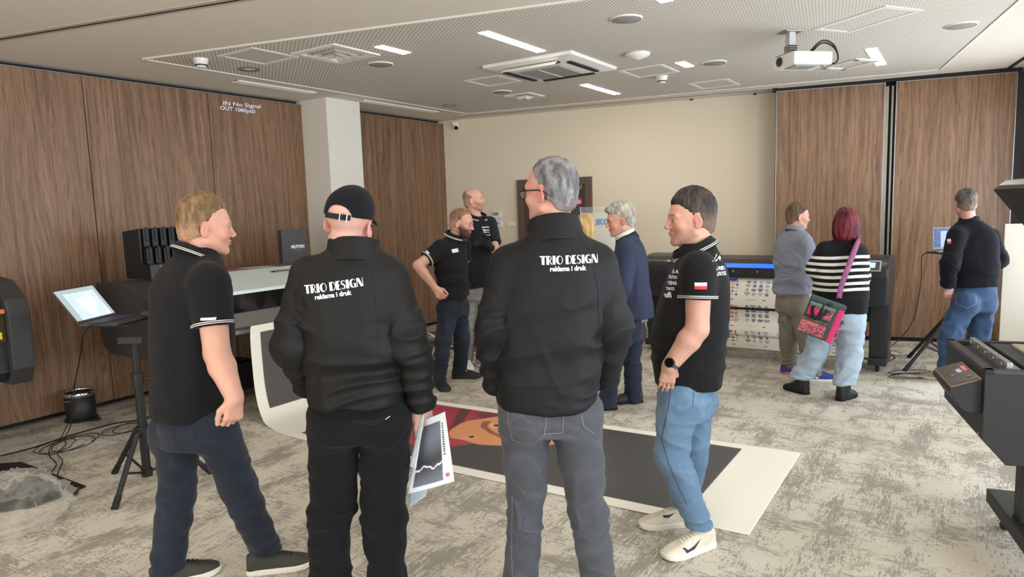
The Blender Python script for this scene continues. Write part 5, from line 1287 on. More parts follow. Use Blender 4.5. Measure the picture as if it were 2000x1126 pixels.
        nb = J['neck']; f.cone(P(0, -.018, -.045), nb-np.array([0, 0, .03]), nr*headsc*.97, nr*1.04, .02)
        f.cone(nb-np.array([0, 0, .09]), lerp(nb, J['pel'], .35), .07, .09, .02); f.cone(lerp(nb, J['pel'], .35), lerp(nb, J['pel'], .80), .10, .09, .05); f.cone(lerp(nb, J['pel'], .80), J['pel']+np.array([0, 0, .05]), .09, .07, .03)
        for q in ('R', 'L'):
            if 'sh'+q in J:
                sh_, el, wr = J['sh'+q], J['el'+q], J['wr'+q]
                f.cone(nb-np.array([0, 0, .10]), sh_, .05, .045, .02); f.cone(sh_, el, .048*arm, .040*arm, .02)
                m = lerp(el, wr, .3); f.cone(el, m, .039*arm, .041*arm, .015); f.cone(m, wr, .041*arm, .0275*arm, .015)
            if 'kn'+q in J:
                f.cone(J['pel']+np.array([0, 0, .05]), J['hip'+q]-np.array([0, 0, .04]), .05, .05, .02); f.cone(J['hip'+q]-np.array([0, 0, .04]), J['kn'+q], .052, .04, .03); f.cone(J['kn'+q], J['an'+q], .044, .034, .02)
                f.cone(J['an'+q], J['an'+q]+s.toe[q]*.04-np.array([0, 0, .045]), .032, .024, .02)
        for hd in hands: s.hand(f, *hd)
        s.headfn = s.headcol(h, Rm, headsc, skin, **hc)
        return sdf_object('body', f, M['skin'], s.root, (0, 0, 0), s.headfn)
    def hair(s, col, line=None, thick=.008, sc=1.0, rough=.0015, col2=None, top=.0, name='hair', extra=None, fade=None, mat=None, backz=-.075, side=.7, taper=1.0, st=(120, 120, 40), lump=.5):
        """line: list of (z, ymax) giving the front edge of the hair in head space"""
        h = s.J['head']; Rm = s.Rm; g = Grid(h-.17, h+.17, s.hstep); f = Field(g)
        line = sorted(line or [(-.09, -.055), (-.05, -.045), (-.035, -.03), (-.03, .010), (.01, .016), (.03, .024), (.055, .046), (.075, .060), (.095, .078), (.14, .09)])
        zs = np.array([q[0] for q in line]); ys = np.array([q[1] for q in line])
        P = lambda x, y, z: h+Rm@np.array([x, y, z])*sc
        f.ell(P(0, -.014, .046+top*.4), np.array([.0745+thick*side, .097+thick*.85, .083+thick+top])*sc, Rm, .004)
        f.ell(P(0, -.028, -.020), np.array([.064+thick*side, .074+thick*.8, .075])*sc, Rm, .03)
        if extra: extra(f, P, Rm, sc)
        X = g.ax[0][:, None, None]-h[0]; Y = g.ax[1][None, :, None]-h[1]; Z = g.ax[2][None, None, :]-h[2]
        y = (X*Rm[0, 1]+Y*Rm[1, 1]+Z*Rm[2, 1])/sc; z = (X*Rm[0, 2]+Y*Rm[1, 2]+Z*Rm[2, 2])/sc; x = np.abs(X*Rm[0, 0]+Y*Rm[1, 0]+Z*Rm[2, 0])/sc
        ym = np.interp(z, zs, ys).astype(f32)
        # temples recede towards the sides, the front stays forward in the middle
        m1 = (y-ym-.016*np.clip(1-x/.05, 0, 1)*(z > .05))*.8; m2 = backz-z
        mm = np.maximum(m1, m2); f.F = f.F+thick*.85*taper*np.clip(1+mm/.022, 0, 1)**2; f.F = -smin(-f.F, -mm, .004)
        # keep the ears free
        ex = np.sqrt(((y+.008)/.020)**2+((z+.003)/.034)**2); ear = (1-ex)*.02; ear = np.where(x > .06, ear, -1); f.F = np.maximum(f.F, ear)
        c1 = np.array(col[:3]); c2 = np.array((col2 or col)[:3])
        def cf(V, N):
            L = (V-h)@Rm; t = np.clip(.5+.9*vnoise(V*np.array(st)*.6, 8)+.4*vnoise(V*18, 9), 0, 1)[:, None]; c = c1*(1-t)+c2*t
            if fade is not None: c = mixc(c, fade[0], sstep(fade[1], fade[2], L[:, 2]+0*L[:, 1])*fade[3])
            return c
        return sdf_object(name, f, mat or M['hair'], s.root, (0, 0, 0), cf, disp=lambda V, N: rough*(vnoise(V*np.array(st), 5)+lump*vnoise(V*np.array(st)*.4, 6)))
    # ---- upper garment
    def top(s, name, st, col, mat, sleeve=1.0, sr=(.072, .060, .052), fold=.006, seed=1, hem=None, long=True, waistfold=1.0, cuffs=True, shirt_u=False, p=2.35, label=None, kj=.05, extra=None, colf=None, shk=1.0, elfold=1.0, trap=.05, trapz=-.06, fine_=.7):
        J = s.J; A = np.array([q[:6] for q in st]); g_pts = [A[:, 1:3].min(0)-A[:, 3].max()-.03, A[:, 1:3].max(0)+A[:, 3].max()+.03]
        lo = np.array([g_pts[0][0], g_pts[0][1], A[:, 0].min()-.03]); hi = np.array([g_pts[1][0], g_pts[1][1], A[:, 0].max()+.06]); ends = {}
        for q in ('R', 'L'):
            if 'sh'+q in J:
                e_ = J['wr'+q] if long else lerp(J['sh'+q], J['el'+q], sleeve)
                for p_ in (J['sh'+q], e_)+((J['el'+q],) if long else ()): lo = np.minimum(lo, p_-.11); hi = np.maximum(hi, p_+.11)
        g = Grid(lo, hi, s.cstep); f = Field(g); f.loft(st, p=p, k=.01)
        arms = {}
        for q in ('R', 'L'):
            if 'sh'+q not in J: continue
            sh_, el, wr = J['sh'+q], J['el'+q], J['wr'+q]; a = Field(g)
            if long:
                w_ = lerp(el, wr, sleeve); a.cone(sh_, el, sr[0], sr[1], .01); a.cone(el, w_, sr[1], sr[2], .02)
                end, dirv = w_, (w_-el)/np.linalg.norm(w_-el)
                if cuffs: a.cone(w_-dirv*.02, w_, sr[2]*1.04, sr[2]*1.0, .006)
            else:
                w_ = lerp(sh_, el, sleeve); a.cone(sh_, w_, sr[0], sr[1], .01); end, dirv = w_, (w_-sh_)/np.linalg.norm(w_-sh_)
            # trim the sleeve at its end
            X = g.ax[0][:, None, None]; Y = g.ax[1][None, :, None]; Z = g.ax[2][None, None, :]
            d = (X-end[0])*dirv[0]+(Y-end[1])*dirv[1]+(Z-end[2])*dirv[2]; a.F = -smin(-a.F, -d, .004); arms[q] = (sh_, end, dirv)
            dd = np.sqrt((X-sh_[0])**2+(Y-sh_[1])**2+(Z-sh_[2])**2); kk = (.010+(kj-.010)*np.clip(1-dd/.20, 0, 1)*shk).astype(f32)
            f.F = smin(f.F, a.F, kk)
        for q in arms:
            nk = J['neck']+np.array([0, 0, trapz]); f.cone(nk, J['sh'+q]+np.array([0, 0, sr[0]*.35]), trap, sr[0]*.62, .05)
        if extra: extra(f)
        if hem is not None:                # curved or tilted hem: (point, normal)
            f.cut(hem[0], hem[1])
        zlo, zhi = A[:, 0].min(), A[:, 0].max(); H_ = zhi-zlo
        def disp(V, N):
            d = np.zeros(len(V)); z = (V[:, 2]-zlo)/H_
            wv = folds(V, (3.0, 3.0, 13), seed, 1.0)*sstep(.85, .25, z)*waistfold+folds(V, (6, 6, 6), seed+11, .8)*.35
            d += fold*wv*(.35+.65*sstep(.95, .5, z))+fold*.45*fine_*folds(V, (7, 7, 19), seed+31, 1.6, 5.0)*(.4+.6*sstep(.9, .4, z))
            for q in arms:
                sh_, el = J['sh'+q], J['el'+q]
                if long:
                    ax_ = (J['wr'+q]-sh_); m = np.exp(-(np.linalg.norm(V-el, axis=1)/.13)**2)*elfold
                    u = (V-el)@((J['wr'+q]-el)/np.linalg.norm(J['wr'+q]-el)); d += fold*1.2*m*folds(V, (7, 7, 13), seed+5, 1.6, 5.0)
                    wr = J['wr'+q]; m = np.exp(-(np.linalg.norm(V-wr, axis=1)/.10)**2); d += fold*.9*m*folds(V, (8, 8, 16), seed+6, 1.6, 5.0)
                m = np.exp(-(np.linalg.norm(V-(sh_*.75+np.array(J['pel'])*.25), axis=1)/.16)**2); d += fold*.9*m*folds(V, (9, 9, 5), seed+21, .6)
            return d
        def U(V):
            u = np.full(len(V), 9.0)
            for q, (sh_, end, dv) in arms.items():
                along = (end-V)@dv; rad = np.linalg.norm((V-end)-((V-end)@dv)[:, None]*dv, axis=1); u = np.where((rad < sr[1]*1.25) & (along < .09) & (along > -.02), along, u)
            return u
        c_ = colf if colf else (lambda V, N: np.tile(np.array(col[:3]), (len(V), 1))*(1+.05*vnoise(V*6, 2))[:, None])
        s.arms = arms; o = sdf_object(name, f, mat, s.root, (0, 0, 0), c_, disp, {'U': U}, label=label, smooth=1)
        s.topobj = o; return o
    # ---- collar around the neck
    def collar(s, c, az, tilt, r0, r1, hgt, th, mat, col, gap=.0, gapaz=0.0, stand=True, flare=0.0, nm='collar', a=1.0, lift=.0, label=None, raise_=.012):
        """c base centre (local), axis leaning forward by tilt degrees"""
        Rc = Rhead(az, -tilt); ax_ = Rc[:, 2]; fw = Rc[:, 1]; rt = Rc[:, 0]
        c = c+np.array([0, 0, raise_]); r0 = r0+.004; g = Grid(c-.15, c+np.array([.15, .15, .17]), .0036); f = Field(g)
        X = g.ax[0][:, None, None]-c[0]; Y = g.ax[1][None, :, None]-c[1]; Z = g.ax[2][None, None, :]-c[2]
        h_ = X*ax_[0]+Y*ax_[1]+Z*ax_[2]; u = X*rt[0]+Y*rt[1]+Z*rt[2]; v = X*fw[0]+Y*fw[1]+Z*fw[2]
        ang = np.arctan2(u, v); rr = np.sqrt((u*a)**2+v**2)
        H_ = hgt*(1-lift*(.5+.5*np.cos(ang))); t = np.clip(h_/hgt, 0, 1); rad = r0+(r1-r0)*t
        f.F = np.maximum(np.abs(rr-rad)-th, np.maximum(-h_, h_-H_)).astype(f32)
        if not stand:                       # folded-down leaf outside the stand
            rad2 = r1+flare*(1-t); leaf_ = np.maximum(np.abs(rr-rad2-.004)-th, np.maximum(-h_+.0, h_-H_)); f.F = np.minimum(f.F, leaf_).astype(f32)
        if gap: f.F = np.maximum(f.F, (gap-np.abs(((ang-R(gapaz)+PI) % (2*PI))-PI))*rr.clip(.02)).astype(f32)
        return sdf_object(nm, f, mat, s.root, (0, 0, 0), col, None, {'U': lambda V: (V-c)@ax_}, smooth=2, label=label)
    # ---- trousers
    def pants(s, col, mat, waist, hipw=(.165, .125), thigh=.088, knee=.064, hem=.060, fold=.006, seed=3, wear=None, top=None, name='trousers', cuffz=None, label=None, kneefold=1.0, az=None, seat=.02):
        J = s.J; hL, hR = J['hipL'], J['hipR']; pel = (hL+hR)/2; az = R(s.paz if az is None else az)
        pts = np.array([waist, hL, hR, J['knL'], J['knR'], J['anL'], J['anR']]); lo = pts.min(0)-.2; hi = pts.max(0)+.2; lo[2] = 0.0; hi[2] = waist[2]+.03
        g = Grid(lo, hi, s.cstep); f = Field(g); fw = np.array([math.sin(az), math.cos(az), 0])
        st = [(pel[2]-.07, pel[0], pel[1], hipw[0]*.97, hipw[1]*.98, az), (pel[2]+.03, pel[0]-fw[0]*.005, pel[1]-fw[1]*.005, hipw[0], hipw[1], az), (waist[2]-.05, waist[0], waist[1], hipw[0]*.93, hipw[1]*.88, az), (waist[2], waist[0], waist[1], hipw[0]*.89, hipw[1]*.85, az)]
        T = Field(g); T.loft(st, p=2.2, k=.01, cap=True)
        for q in ('L', 'R'):
            c_ = J['hip'+q]-fw*.045+np.array([0, 0, -.015]); T.ell(c_, (thigh*.92, thigh*.95, thigh*1.05), None, .035)
        legs = {}
        for q in ('L', 'R'):
            a = Field(g); an = J['an'+q]; kn = J['kn'+q]; hp = J['hip'+q]; m = lerp(hp, kn, .5)
            a.cone(hp, m, thigh, thigh*.5+knee*.52, .01); a.cone(m, kn, thigh*.5+knee*.52, knee, .02); cf = lerp(kn, an, .35)
            a.cone(kn, cf, knee, knee*.97, .02); a.cone(cf, an, knee*.97, hem, .02); dv = (an-kn)/np.linalg.norm(an-kn); a.cone(an, an+dv*.05, hem, hem*1.03, .01)
            legs[q] = (a, an, dv)
        f.F = smin(legs['L'][0].F, legs['R'][0].F, .008); f.F = smin(f.F, T.F, .045)
        zc = cuffz if cuffz is not None else {q: J['an'+q][2]-.035 for q in 'LR'}
        X = g.ax[0][:, None, None]; Y = g.ax[1][None, :, None]; Z = g.ax[2][None, None, :]
        dL = (X-J['anL'][0])**2+(Y-J['anL'][1])**2; dR = (X-J['anR'][0])**2+(Y-J['anR'][1])**2
        cz = np.where(dL < dR, zc['L'], zc['R']); f.F = np.maximum(f.F, (cz-Z)).astype(f32); f.F = np.maximum(f.F, Z-waist[2]).astype(f32)
        def disp(V, N):
            d = fold*.35*folds(V, (8, 8, 8), seed, .8)
            for q in ('L', 'R'):
                for ctr, rad, amp in ((J['kn'+q], .13, 1.0*kneefold), (J['an'+q]+np.array([0, 0, .05]), .13, 1.25), (J['hip'+q]-np.array([0, 0, .06]), .12, .7)):
                    m = np.exp(-(np.linalg.norm(V-ctr, axis=1)/rad)**2); d += fold*amp*m*folds(V, (6, 6, 15), seed+7, 1.8, 5.0)
            return d
        c0 = np.array(col[:3])
        def cf_(V, N):
            c = np.tile(c0, (len(V), 1))*(1+.10*vnoise(V*np.array([8, 8, 5]), seed)+.06*vnoise(V*30, seed+1))[:, None]
            if wear is not None:
                for q in ('L', 'R'):
                    ax_ = J['kn'+q]-J['hip'+q]; t = np.clip((V-J['hip'+q])@ax_/(ax_@ax_), 0, 1.6); pr_ = J['hip'+q]+t[:, None]*ax_
                    front = N@fw; side_ = np.abs(V-pr_).max(1) < thigh*1.4; m = sstep(-.2, .9, front)*sstep(0, .3, t)*sstep(1.6, 1.0, t)*side_; c = mixc(c, wear, m*.4)
                ed = folds(V, (6, 6, 15), seed+7, 1.8, 5.0); c = mixc(c, wear, np.clip(ed-.55, 0, 1)*.5)
            return c
        o = sdf_object(name, f, mat, s.root, (0, 0, 0), cf_, disp, smooth=1, label=label); s.pantobj = o; return o
    # ---- shoes
    def shoe(s, q, col, sole, toe, ln=.285, solez=.028, mat=None, heel=.0, pitch=0.0, high=.0, label=None, swoosh=None, col2=None, midcol=None):
        """toe: ground direction the foot points to; heel lift in metres"""
        an = s.J['an'+q]; d = np.array([toe[0], toe[1], 0.0]); d /= np.linalg.norm(d); r = np.array([d[1], -d[0], 0])
        up = np.array([0, 0, 1.0]); pt = math.asin(min(.9, heel/.2)) if heel else 0.0
        d2 = d*math.cos(pt)-up*math.sin(pt); u2 = up*math.cos(pt)+d*math.sin(pt)
        H0 = np.array([an[0], an[1], 0])-d*.065; H0[2] = heel
        P = lambda a, b, c: H0+d2*a+r*b+u2*c
        sc = ln/.285; lo = np.minimum(P(-.04, 0, 0), P(.32, 0, 0))-.09; hi = np.maximum(P(-.04, 0, 0), P(.32, 0, .1))+.09; lo[2] = min(lo[2], -.01); g = Grid(lo, hi, .0045)
        out = []
        X = g.ax[0][:, None, None]-H0[0]; Y = g.ax[1][None, :, None]-H0[1]; Z = g.ax[2][None, None, :]-H0[2]
        A = (X*d2[0]+Y*d2[1]+Z*d2[2])/sc; B = X*r[0]+Y*r[1]+Z*r[2]; Cc = X*u2[0]+Y*u2[1]+Z*u2[2]
        xs_ = np.array([-.02, .0, .05, .12, .19, .235, .262, .272]); wd_ = np.array([.020, .034, .037, .042, .050, .045, .030, .012])*1.03
        w_ = np.interp(A, xs_, wd_).astype(f32); off = np.interp(A, [0, .1, .2, .27], [0, .0, .004, .006])*(1 if q == 'R' else -1)*-1
        Bb = B-off
        end = np.maximum(-.020-A, A-.272)
        sole_ = np.maximum(np.maximum(np.abs(Bb)-w_-.004, end), np.maximum(Cc-solez+.006*np.clip((.05-A)/.07, 0, 1)-.004*np.clip((A-.2)/.07, 0, 1), -Cc+.012*np.clip((A-.2)/.07, 0, 1)**2))
        hgt = np.interp(A, [-.02, .0, .05, .085, .13, .18, .23, .262, .272], [.088, .100, .102, .100, .088, .070, .057, .043, .031])+high*np.interp(A, [-.02, .0, .07, .11], [1, 1, 1, 0])
        zz = np.clip((Cc-.02)/np.maximum(hgt-.02, .01), 0, 1.2); prof_ = np.sqrt(np.clip(1-zz**2.4, 0, 1)); upw = np.where(zz > 1, (zz-1)*.05, np.abs(Bb)-w_*(.35+.65*prof_))
        upper = np.maximum(np.maximum(upw, Cc-hgt), np.maximum(end+.004, solez*.6-Cc))
        f = Field(g); f.F = (upper*.8).astype(f32); f.cone(an+np.array([0, 0, heel]), P(.055*sc, 0, .065), .042, .038, .02) if high == 0 else f.cone(an+np.array([0, 0, heel+high]), P(.06*sc, 0, .05), .052, .048, .02)
        base_c = np.array(col[:3])
        def cf(V, N):
            L = V-H0; a = L@d2/sc; b = L@r; c = L@u2; C_ = np.tile(base_c, (len(V), 1))*(1+.08*vnoise(V*30, 2))[:, None]
            if col2 is not None: C_ = mixc(C_, col2, ((a < .05)*1.0))
            if False:
                cc = .036+.9*(a-.06)**1*.22*(a > .06)+.0; m = (a > .06)*(a < .185)*(np.abs(c-(.030+.28*(a-.10)*(a > .10)+.35*(.10-a)*(a < .10)*1)) < .0065*np.clip((.19-a)/.06, .15, 1))
                C_ = mixc(C_, swoosh, m*1.0)
            return C_
        up_o = sdf_object('shoe_upper', f, mat or M['shoe'], s.root, (0, 0, 0), cf, label=label, smooth=1)
        f2 = Field(g); f2.F = sole_.astype(f32)
        sdf_object('shoe_sole', f2, M['rubberc'], s.root, (0, 0, 0), sole[:3], smooth=2)
        # laces
        m_ = MB()
        for i in range(6):
            a_ = (.088+i*.017)*sc; hh = np.interp(a_/sc, [.085, .13, .18, .23], [.100, .088, .070, .057])+.004
            wv = .018
            m_.tube([P(a_, -wv, hh-.006), P(a_+.004, -wv*.5, hh+.001), P(a_+.006, 0, hh+.003), P(a_+.004, wv*.5, hh+.001), P(a_, wv, hh-.006)], .0028, 5)
        m_.build('laces', s.lacemat, s.root)
        return up_o
M['rubberc'] = attr_mat('rubber_sole', .75, .25)
M['lace_black'] = basic('black_lace', srgb(30, 30, 30), .9)
M['lace_white'] = basic('cream_lace', srgb(226, 220, 204), .9)
def project(bm, target, Mx, off=.0018, depth=.5):
    """drape a flat lettering mesh on a garment. Mx: plane to local; rays run along -z of the plane"""
    me = target.data; n = len(me.vertices); co = np.empty(n*3, f32); me.vertices.foreach_get('co', co); co = co.reshape(-1, 3)
    lv = np.empty(len(me.loops), np.int32); me.loops.foreach_get('vertex_index', lv)
    tree = BVHTree.FromPolygons([Vector(c) for c in co.tolist()], lv.reshape(-1, 4).tolist())
    bmesh.ops.triangulate(bm, faces=bm.faces[:])
    for _ in range(4):
        lg = [e for e in bm.edges if e.calc_length() > .012]
        if not lg: break
        bmesh.ops.subdivide_edges(bm, edges=lg, cuts=1); bmesh.ops.triangulate(bm, faces=bm.faces[:])
    z = (Mx.to_3x3() @ Vector((0, 0, 1))).normalized(); bad = []
    for v in bm.verts:
        p = Mx @ v.co; hit, nn, _, _ = tree.ray_cast(p+z*depth, -z)
        if hit is None: bad.append(v)
        else: v.co = hit+z*off
    if bad: bmesh.ops.delete(bm, geom=bad, context='VERTS')
    return bm
def drape_text(body, target, Mx, width, height, mat, parent, bold=.03, name='lettering', off=.0018, label=None, bm=None):
    bm = bm or text_bm(body, 1.0, bold)
    xs = [v.co.x for v in bm.verts]; ys = [v.co.y for v in bm.verts]; cx, cy = (min(xs)+max(xs))/2, (min(ys)+max(ys))/2
    fx = width/(max(xs)-min(xs)); fy = height/(max(ys)-min(ys)) if height else fx
    for v in bm.verts: v.co = Vector(((v.co.x-cx)*fx, (v.co.y-cy)*fy, 0))
    bm = project(bm, target, Mx, off); mb = MB(); mb.merge(bm); return mb.build(name, mat, parent, label=label, recalc=False)
def glyphs(text):
    """heavy art-deco capitals: thick left strokes, thin hairlines"""
    bm = bmesh.new(); x = 0.0
    def poly(pts):
        try: bm.faces.new([bm.verts.new((px, py, 0)) for px, py in pts])
        except ValueError: pass
    def rect(a, b, c, d): poly([(a, b), (c, b), (c, d), (a, d)])
    def arc(cx, cy, rx, ry, ix, iy, irx, iry, a0, a1, n=14):
        for i in range(n):
            t0, t1 = R(a0+(a1-a0)*i/n), R(a0+(a1-a0)*(i+1)/n)
            poly([(cx+rx*math.cos(t0), cy+ry*math.sin(t0)), (cx+rx*math.cos(t1), cy+ry*math.sin(t1)), (ix+irx*math.cos(t1), iy+iry*math.sin(t1)), (ix+irx*math.cos(t0), iy+iry*math.sin(t0))])
    T_, t_ = .36, .08
    for ch in text:
        if ch == ' ': x += .30; continue
        if ch == 'T': rect(x, 1-t_*1.6, x+.80, 1); rect(x+.25, 0, x+.25+T_, 1-t_*1.6); wdt = .80
        elif ch == 'I': rect(x, 0, x+T_, 1); wdt = T_
        elif ch == 'R':
            rect(x, 0, x+T_, 1); arc(x+T_, .72, .34, .28, x+T_, .72, .24, .21, -90, 90); poly([(x+T_, .48), (x+T_+.10, .48), (x+.78, 0), (x+.62, 0)]); wdt = .76
        elif ch == 'O': arc(x+.45, .5, .45, .5, x+.56, .5, .25, .43, 0, 360, 30); wdt = .90
        elif ch == 'D': rect(x, 0, x+T_, 1); arc(x+T_, .5, .44, .5, x+T_, .5, .36, .43, -90, 90, 18); wdt = .75
        elif ch == 'E': rect(x, 0, x+T_, 1); rect(x+T_, 1-t_, x+.58, 1); rect(x+T_, .5-t_/2, x+.52, .5+t_/2); rect(x+T_, 0, x+.58, t_); wdt = .60
        elif ch == 'S':
            arc(x+.29, .73, .27, .27, x+.34, .75, .17, .19, 20, 250, 16); arc(x+.27, .27, .29, .27, x+.22, .25, .17, .19, -160, 70, 16); poly([(x+.13, .60), (x+.34, .42), (x+.48, .50), (x+.24, .68)]); wdt = .58
        elif ch == 'G': arc(x+.45, .5, .45, .5, x+.56, .5, .25, .43, 40, 320, 24); rect(x+.62, .0, x+.84, .42); rect(x+.5, .40, x+.86, .47); wdt = .88
        elif ch == 'N': rect(x, 0, x+t_, 1); poly([(x, 1), (x+.34, 1), (x+.80, 0), (x+.46, 0)]); rect(x+.74, 0, x+.80, 1); wdt = .80
        else: rect(x, 0, x+.5, 1); wdt = .5
        x += wdt+.07
    return bm
def grey(v): return (v, v, v)

def drape_px(P, target, polys, Y, az, mat, name, width=None, label=None, off=.0018, closed=False):
    """polys: picture polylines (strips of the given width) or filled outlines, draped on a garment"""
    a = R(az); x = Vector((math.cos(a), -math.sin(a), 0)); O = Vector(v3(at(polys[0][0][0], polys[0][0][1], Y))-P.b3); Mx = frame(O, x, (0, 0, 1)); iv = Mx.inverted(); nrm = Mx.to_3x3() @ Vector((0, 0, 1))
    camv = Vector((0, 0, HC))-P.base; bm = bmesh.new()
    for pl in polys:
        pts = []
        for px, py in pl:                # meet the picture ray with the draping plane
            d = Vector(at(px, py, 1.0))-Vector((0, 0, HC)); t = (O-camv).dot(nrm)/d.dot(nrm); q = iv @ (camv+d*t); pts.append(Vector((q.x, q.y, 0)))
        if width is None:
            try: bm.faces.new([bm.verts.new(p) for p in pts])
            except ValueError: pass
        else:
            if closed: pts.append(pts[0])
            for p0, p1 in zip(pts[:-1], pts[1:]):
                d = (p1-p0).normalized(); n = Vector((-d.y, d.x, 0))*width/2; bm.faces.new([bm.verts.new(v) for v in (p0-n, p1-n, p1+n, p0+n)])
    bm = project(bm, target, Mx, off); mb = MB(); mb.merge(bm); return mb.build(name, mat, P.root, label=label, recalc=False)
def drape_word(P, target, body, px, py, Y, wpx, az, mat, name='lettering', roll=0, hpx=None, bold=.03, label=None, bm=None):
    a = R(az); x = Vector((math.cos(a), -math.sin(a), 0)); O = Vector(v3(at(px, py, Y))-P.b3); f_ = Vector((math.sin(a), math.cos(a), 0)); xr = Matrix.Rotation(R(roll), 3, f_) @ x; up = Matrix.Rotation(R(roll), 3, f_) @ Vector((0, 0, 1))
    Mx = frame(O, xr, up); return drape_text(body, target, Mx, wpx*Y/FPX, hpx*Y/FPX if hpx else None, mat, P.root, bold=bold, name=name, label=label, bm=bm)

def beard(P, col, sc=1.0, th=.007, long=.012):
    h = P.J['head']; Rm = P.Rm; g = Grid(h-.17, h+.17, P.hstep); f = Field(g); Q = lambda x, y, z: h+Rm@np.array([x, y, z])*sc
    f.ell(Q(0, .036, -.060), np.array([.052+th, .052+th, .046+long])*sc, Rm, .01); f.ell(Q(0, .074, -.092), np.array([.026, .022, .020+long])*sc, Rm, .02)
    for sx in (-1, 1): f.cone(Q(sx*.062, .006, -.035), Q(sx*.030, .068, -.080), (.014+th)*sc, (.016+th)*sc, .02)
    X = g.ax[0][:, None, None]-h[0]; Y = g.ax[1][None, :, None]-h[1]; Z = g.ax[2][None, None, :]-h[2]
    x = np.abs(X*Rm[0, 0]+Y*Rm[1, 0]+Z*Rm[2, 0])/sc; y = (X*Rm[0, 1]+Y*Rm[1, 1]+Z*Rm[2, 1])/sc; z = (X*Rm[0, 2]+Y*Rm[1, 2]+Z*Rm[2, 2])/sc
    top = np.interp(y, [-.01, .02, .05, .075, .1], [.0, -.018, -.035, -.040, -.036]).astype(f32)
    m = np.maximum(z-top, .006-y)*.8; mouth = (1-np.sqrt((x/.021)**2+((z+.052)/.010)**2))*.012; f.F = f.F+th*.7*np.clip(1+m/.015, 0, 1); f.F = np.maximum(np.maximum(f.F, m), np.where(y > .05, mouth, -1)).astype(f32)
    return sdf_object('beard', f, M['hair'], P.root, (0, 0, 0), lambda V, N: np.array(col[:3])*(1+.35*vnoise(V*90, 3))[:, None], disp=lambda V, N: .0016*vnoise(V*140, 5))
# ------------------------------------------------------------------ people
BLK = srgb(19, 19, 21)[:3]
POLO = striped_mat('black_polo_stripes', srgb(19, 19, 21), [(.004, .0075), (.0115, .015)])
POLOC = striped_mat('black_polo_collar_stripes', srgb(19, 19, 21), [(.006, .0095), (.0135, .0165)])
POLON = striped_mat('plain_black_polo', srgb(27, 28, 33), [(.9, .91)])
M['badge'] = basic('white_badge', srgb(226, 222, 222), .5)
M['stitch'] = basic('pale_stitching', srgb(122, 120, 118), .8)
M['stitchdark'] = basic('dark_seam', srgb(14, 14, 16), .8)
M['red'] = basic('red_patch', srgb(206, 50, 62), .6)
def st_px(P, rows):                      # rows: (px centre, py, depth, a, b, azimuth)
    out = []
    for px, py, Y, a, b, az in rows:
        q = v3(at(px, py, Y))-P.b3; out.append((q[2], q[0], q[1], a, b, R(az)))
    return out
def W(P, q, x, y, z=.10): return np.array([x, y, z])
def A3(x, y=0, z=0): return np.array([x, y, z], float)
def azv(a): return np.array([math.sin(R(a)), math.cos(R(a)), 0.0])
def back_lettering(P, px, py, Y, wpx, az, tiltdeg, tone, hr=.145):
    c = v3(at(px, py, Y))-P.b3; a = R(az); x = Vector((math.cos(a), -math.sin(a), 0)); fv = Vector((math.sin(a), math.cos(a), 0))
    rt = Matrix.Rotation(R(tiltdeg), 3, fv); Mx = frame(Vector(c), rt @ x, rt @ Vector((0, 0, 1))); wdt = wpx*Y/FPX
    drape_text(None, P.topobj, Mx, wdt, wdt*hr, tone, P.root, name='back_lettering', bm=glyphs('TRIO DESIGN'), label='white studio name across the back')
    M2 = Mx.copy(); M2.translation = Mx @ Vector((-wdt*.02, -wdt*.145, 0))
    drape_text('reklama i druk', P.topobj, M2, wdt*.62, wdt*.085, tone, P.root, bold=.035, name='tagline_lettering')

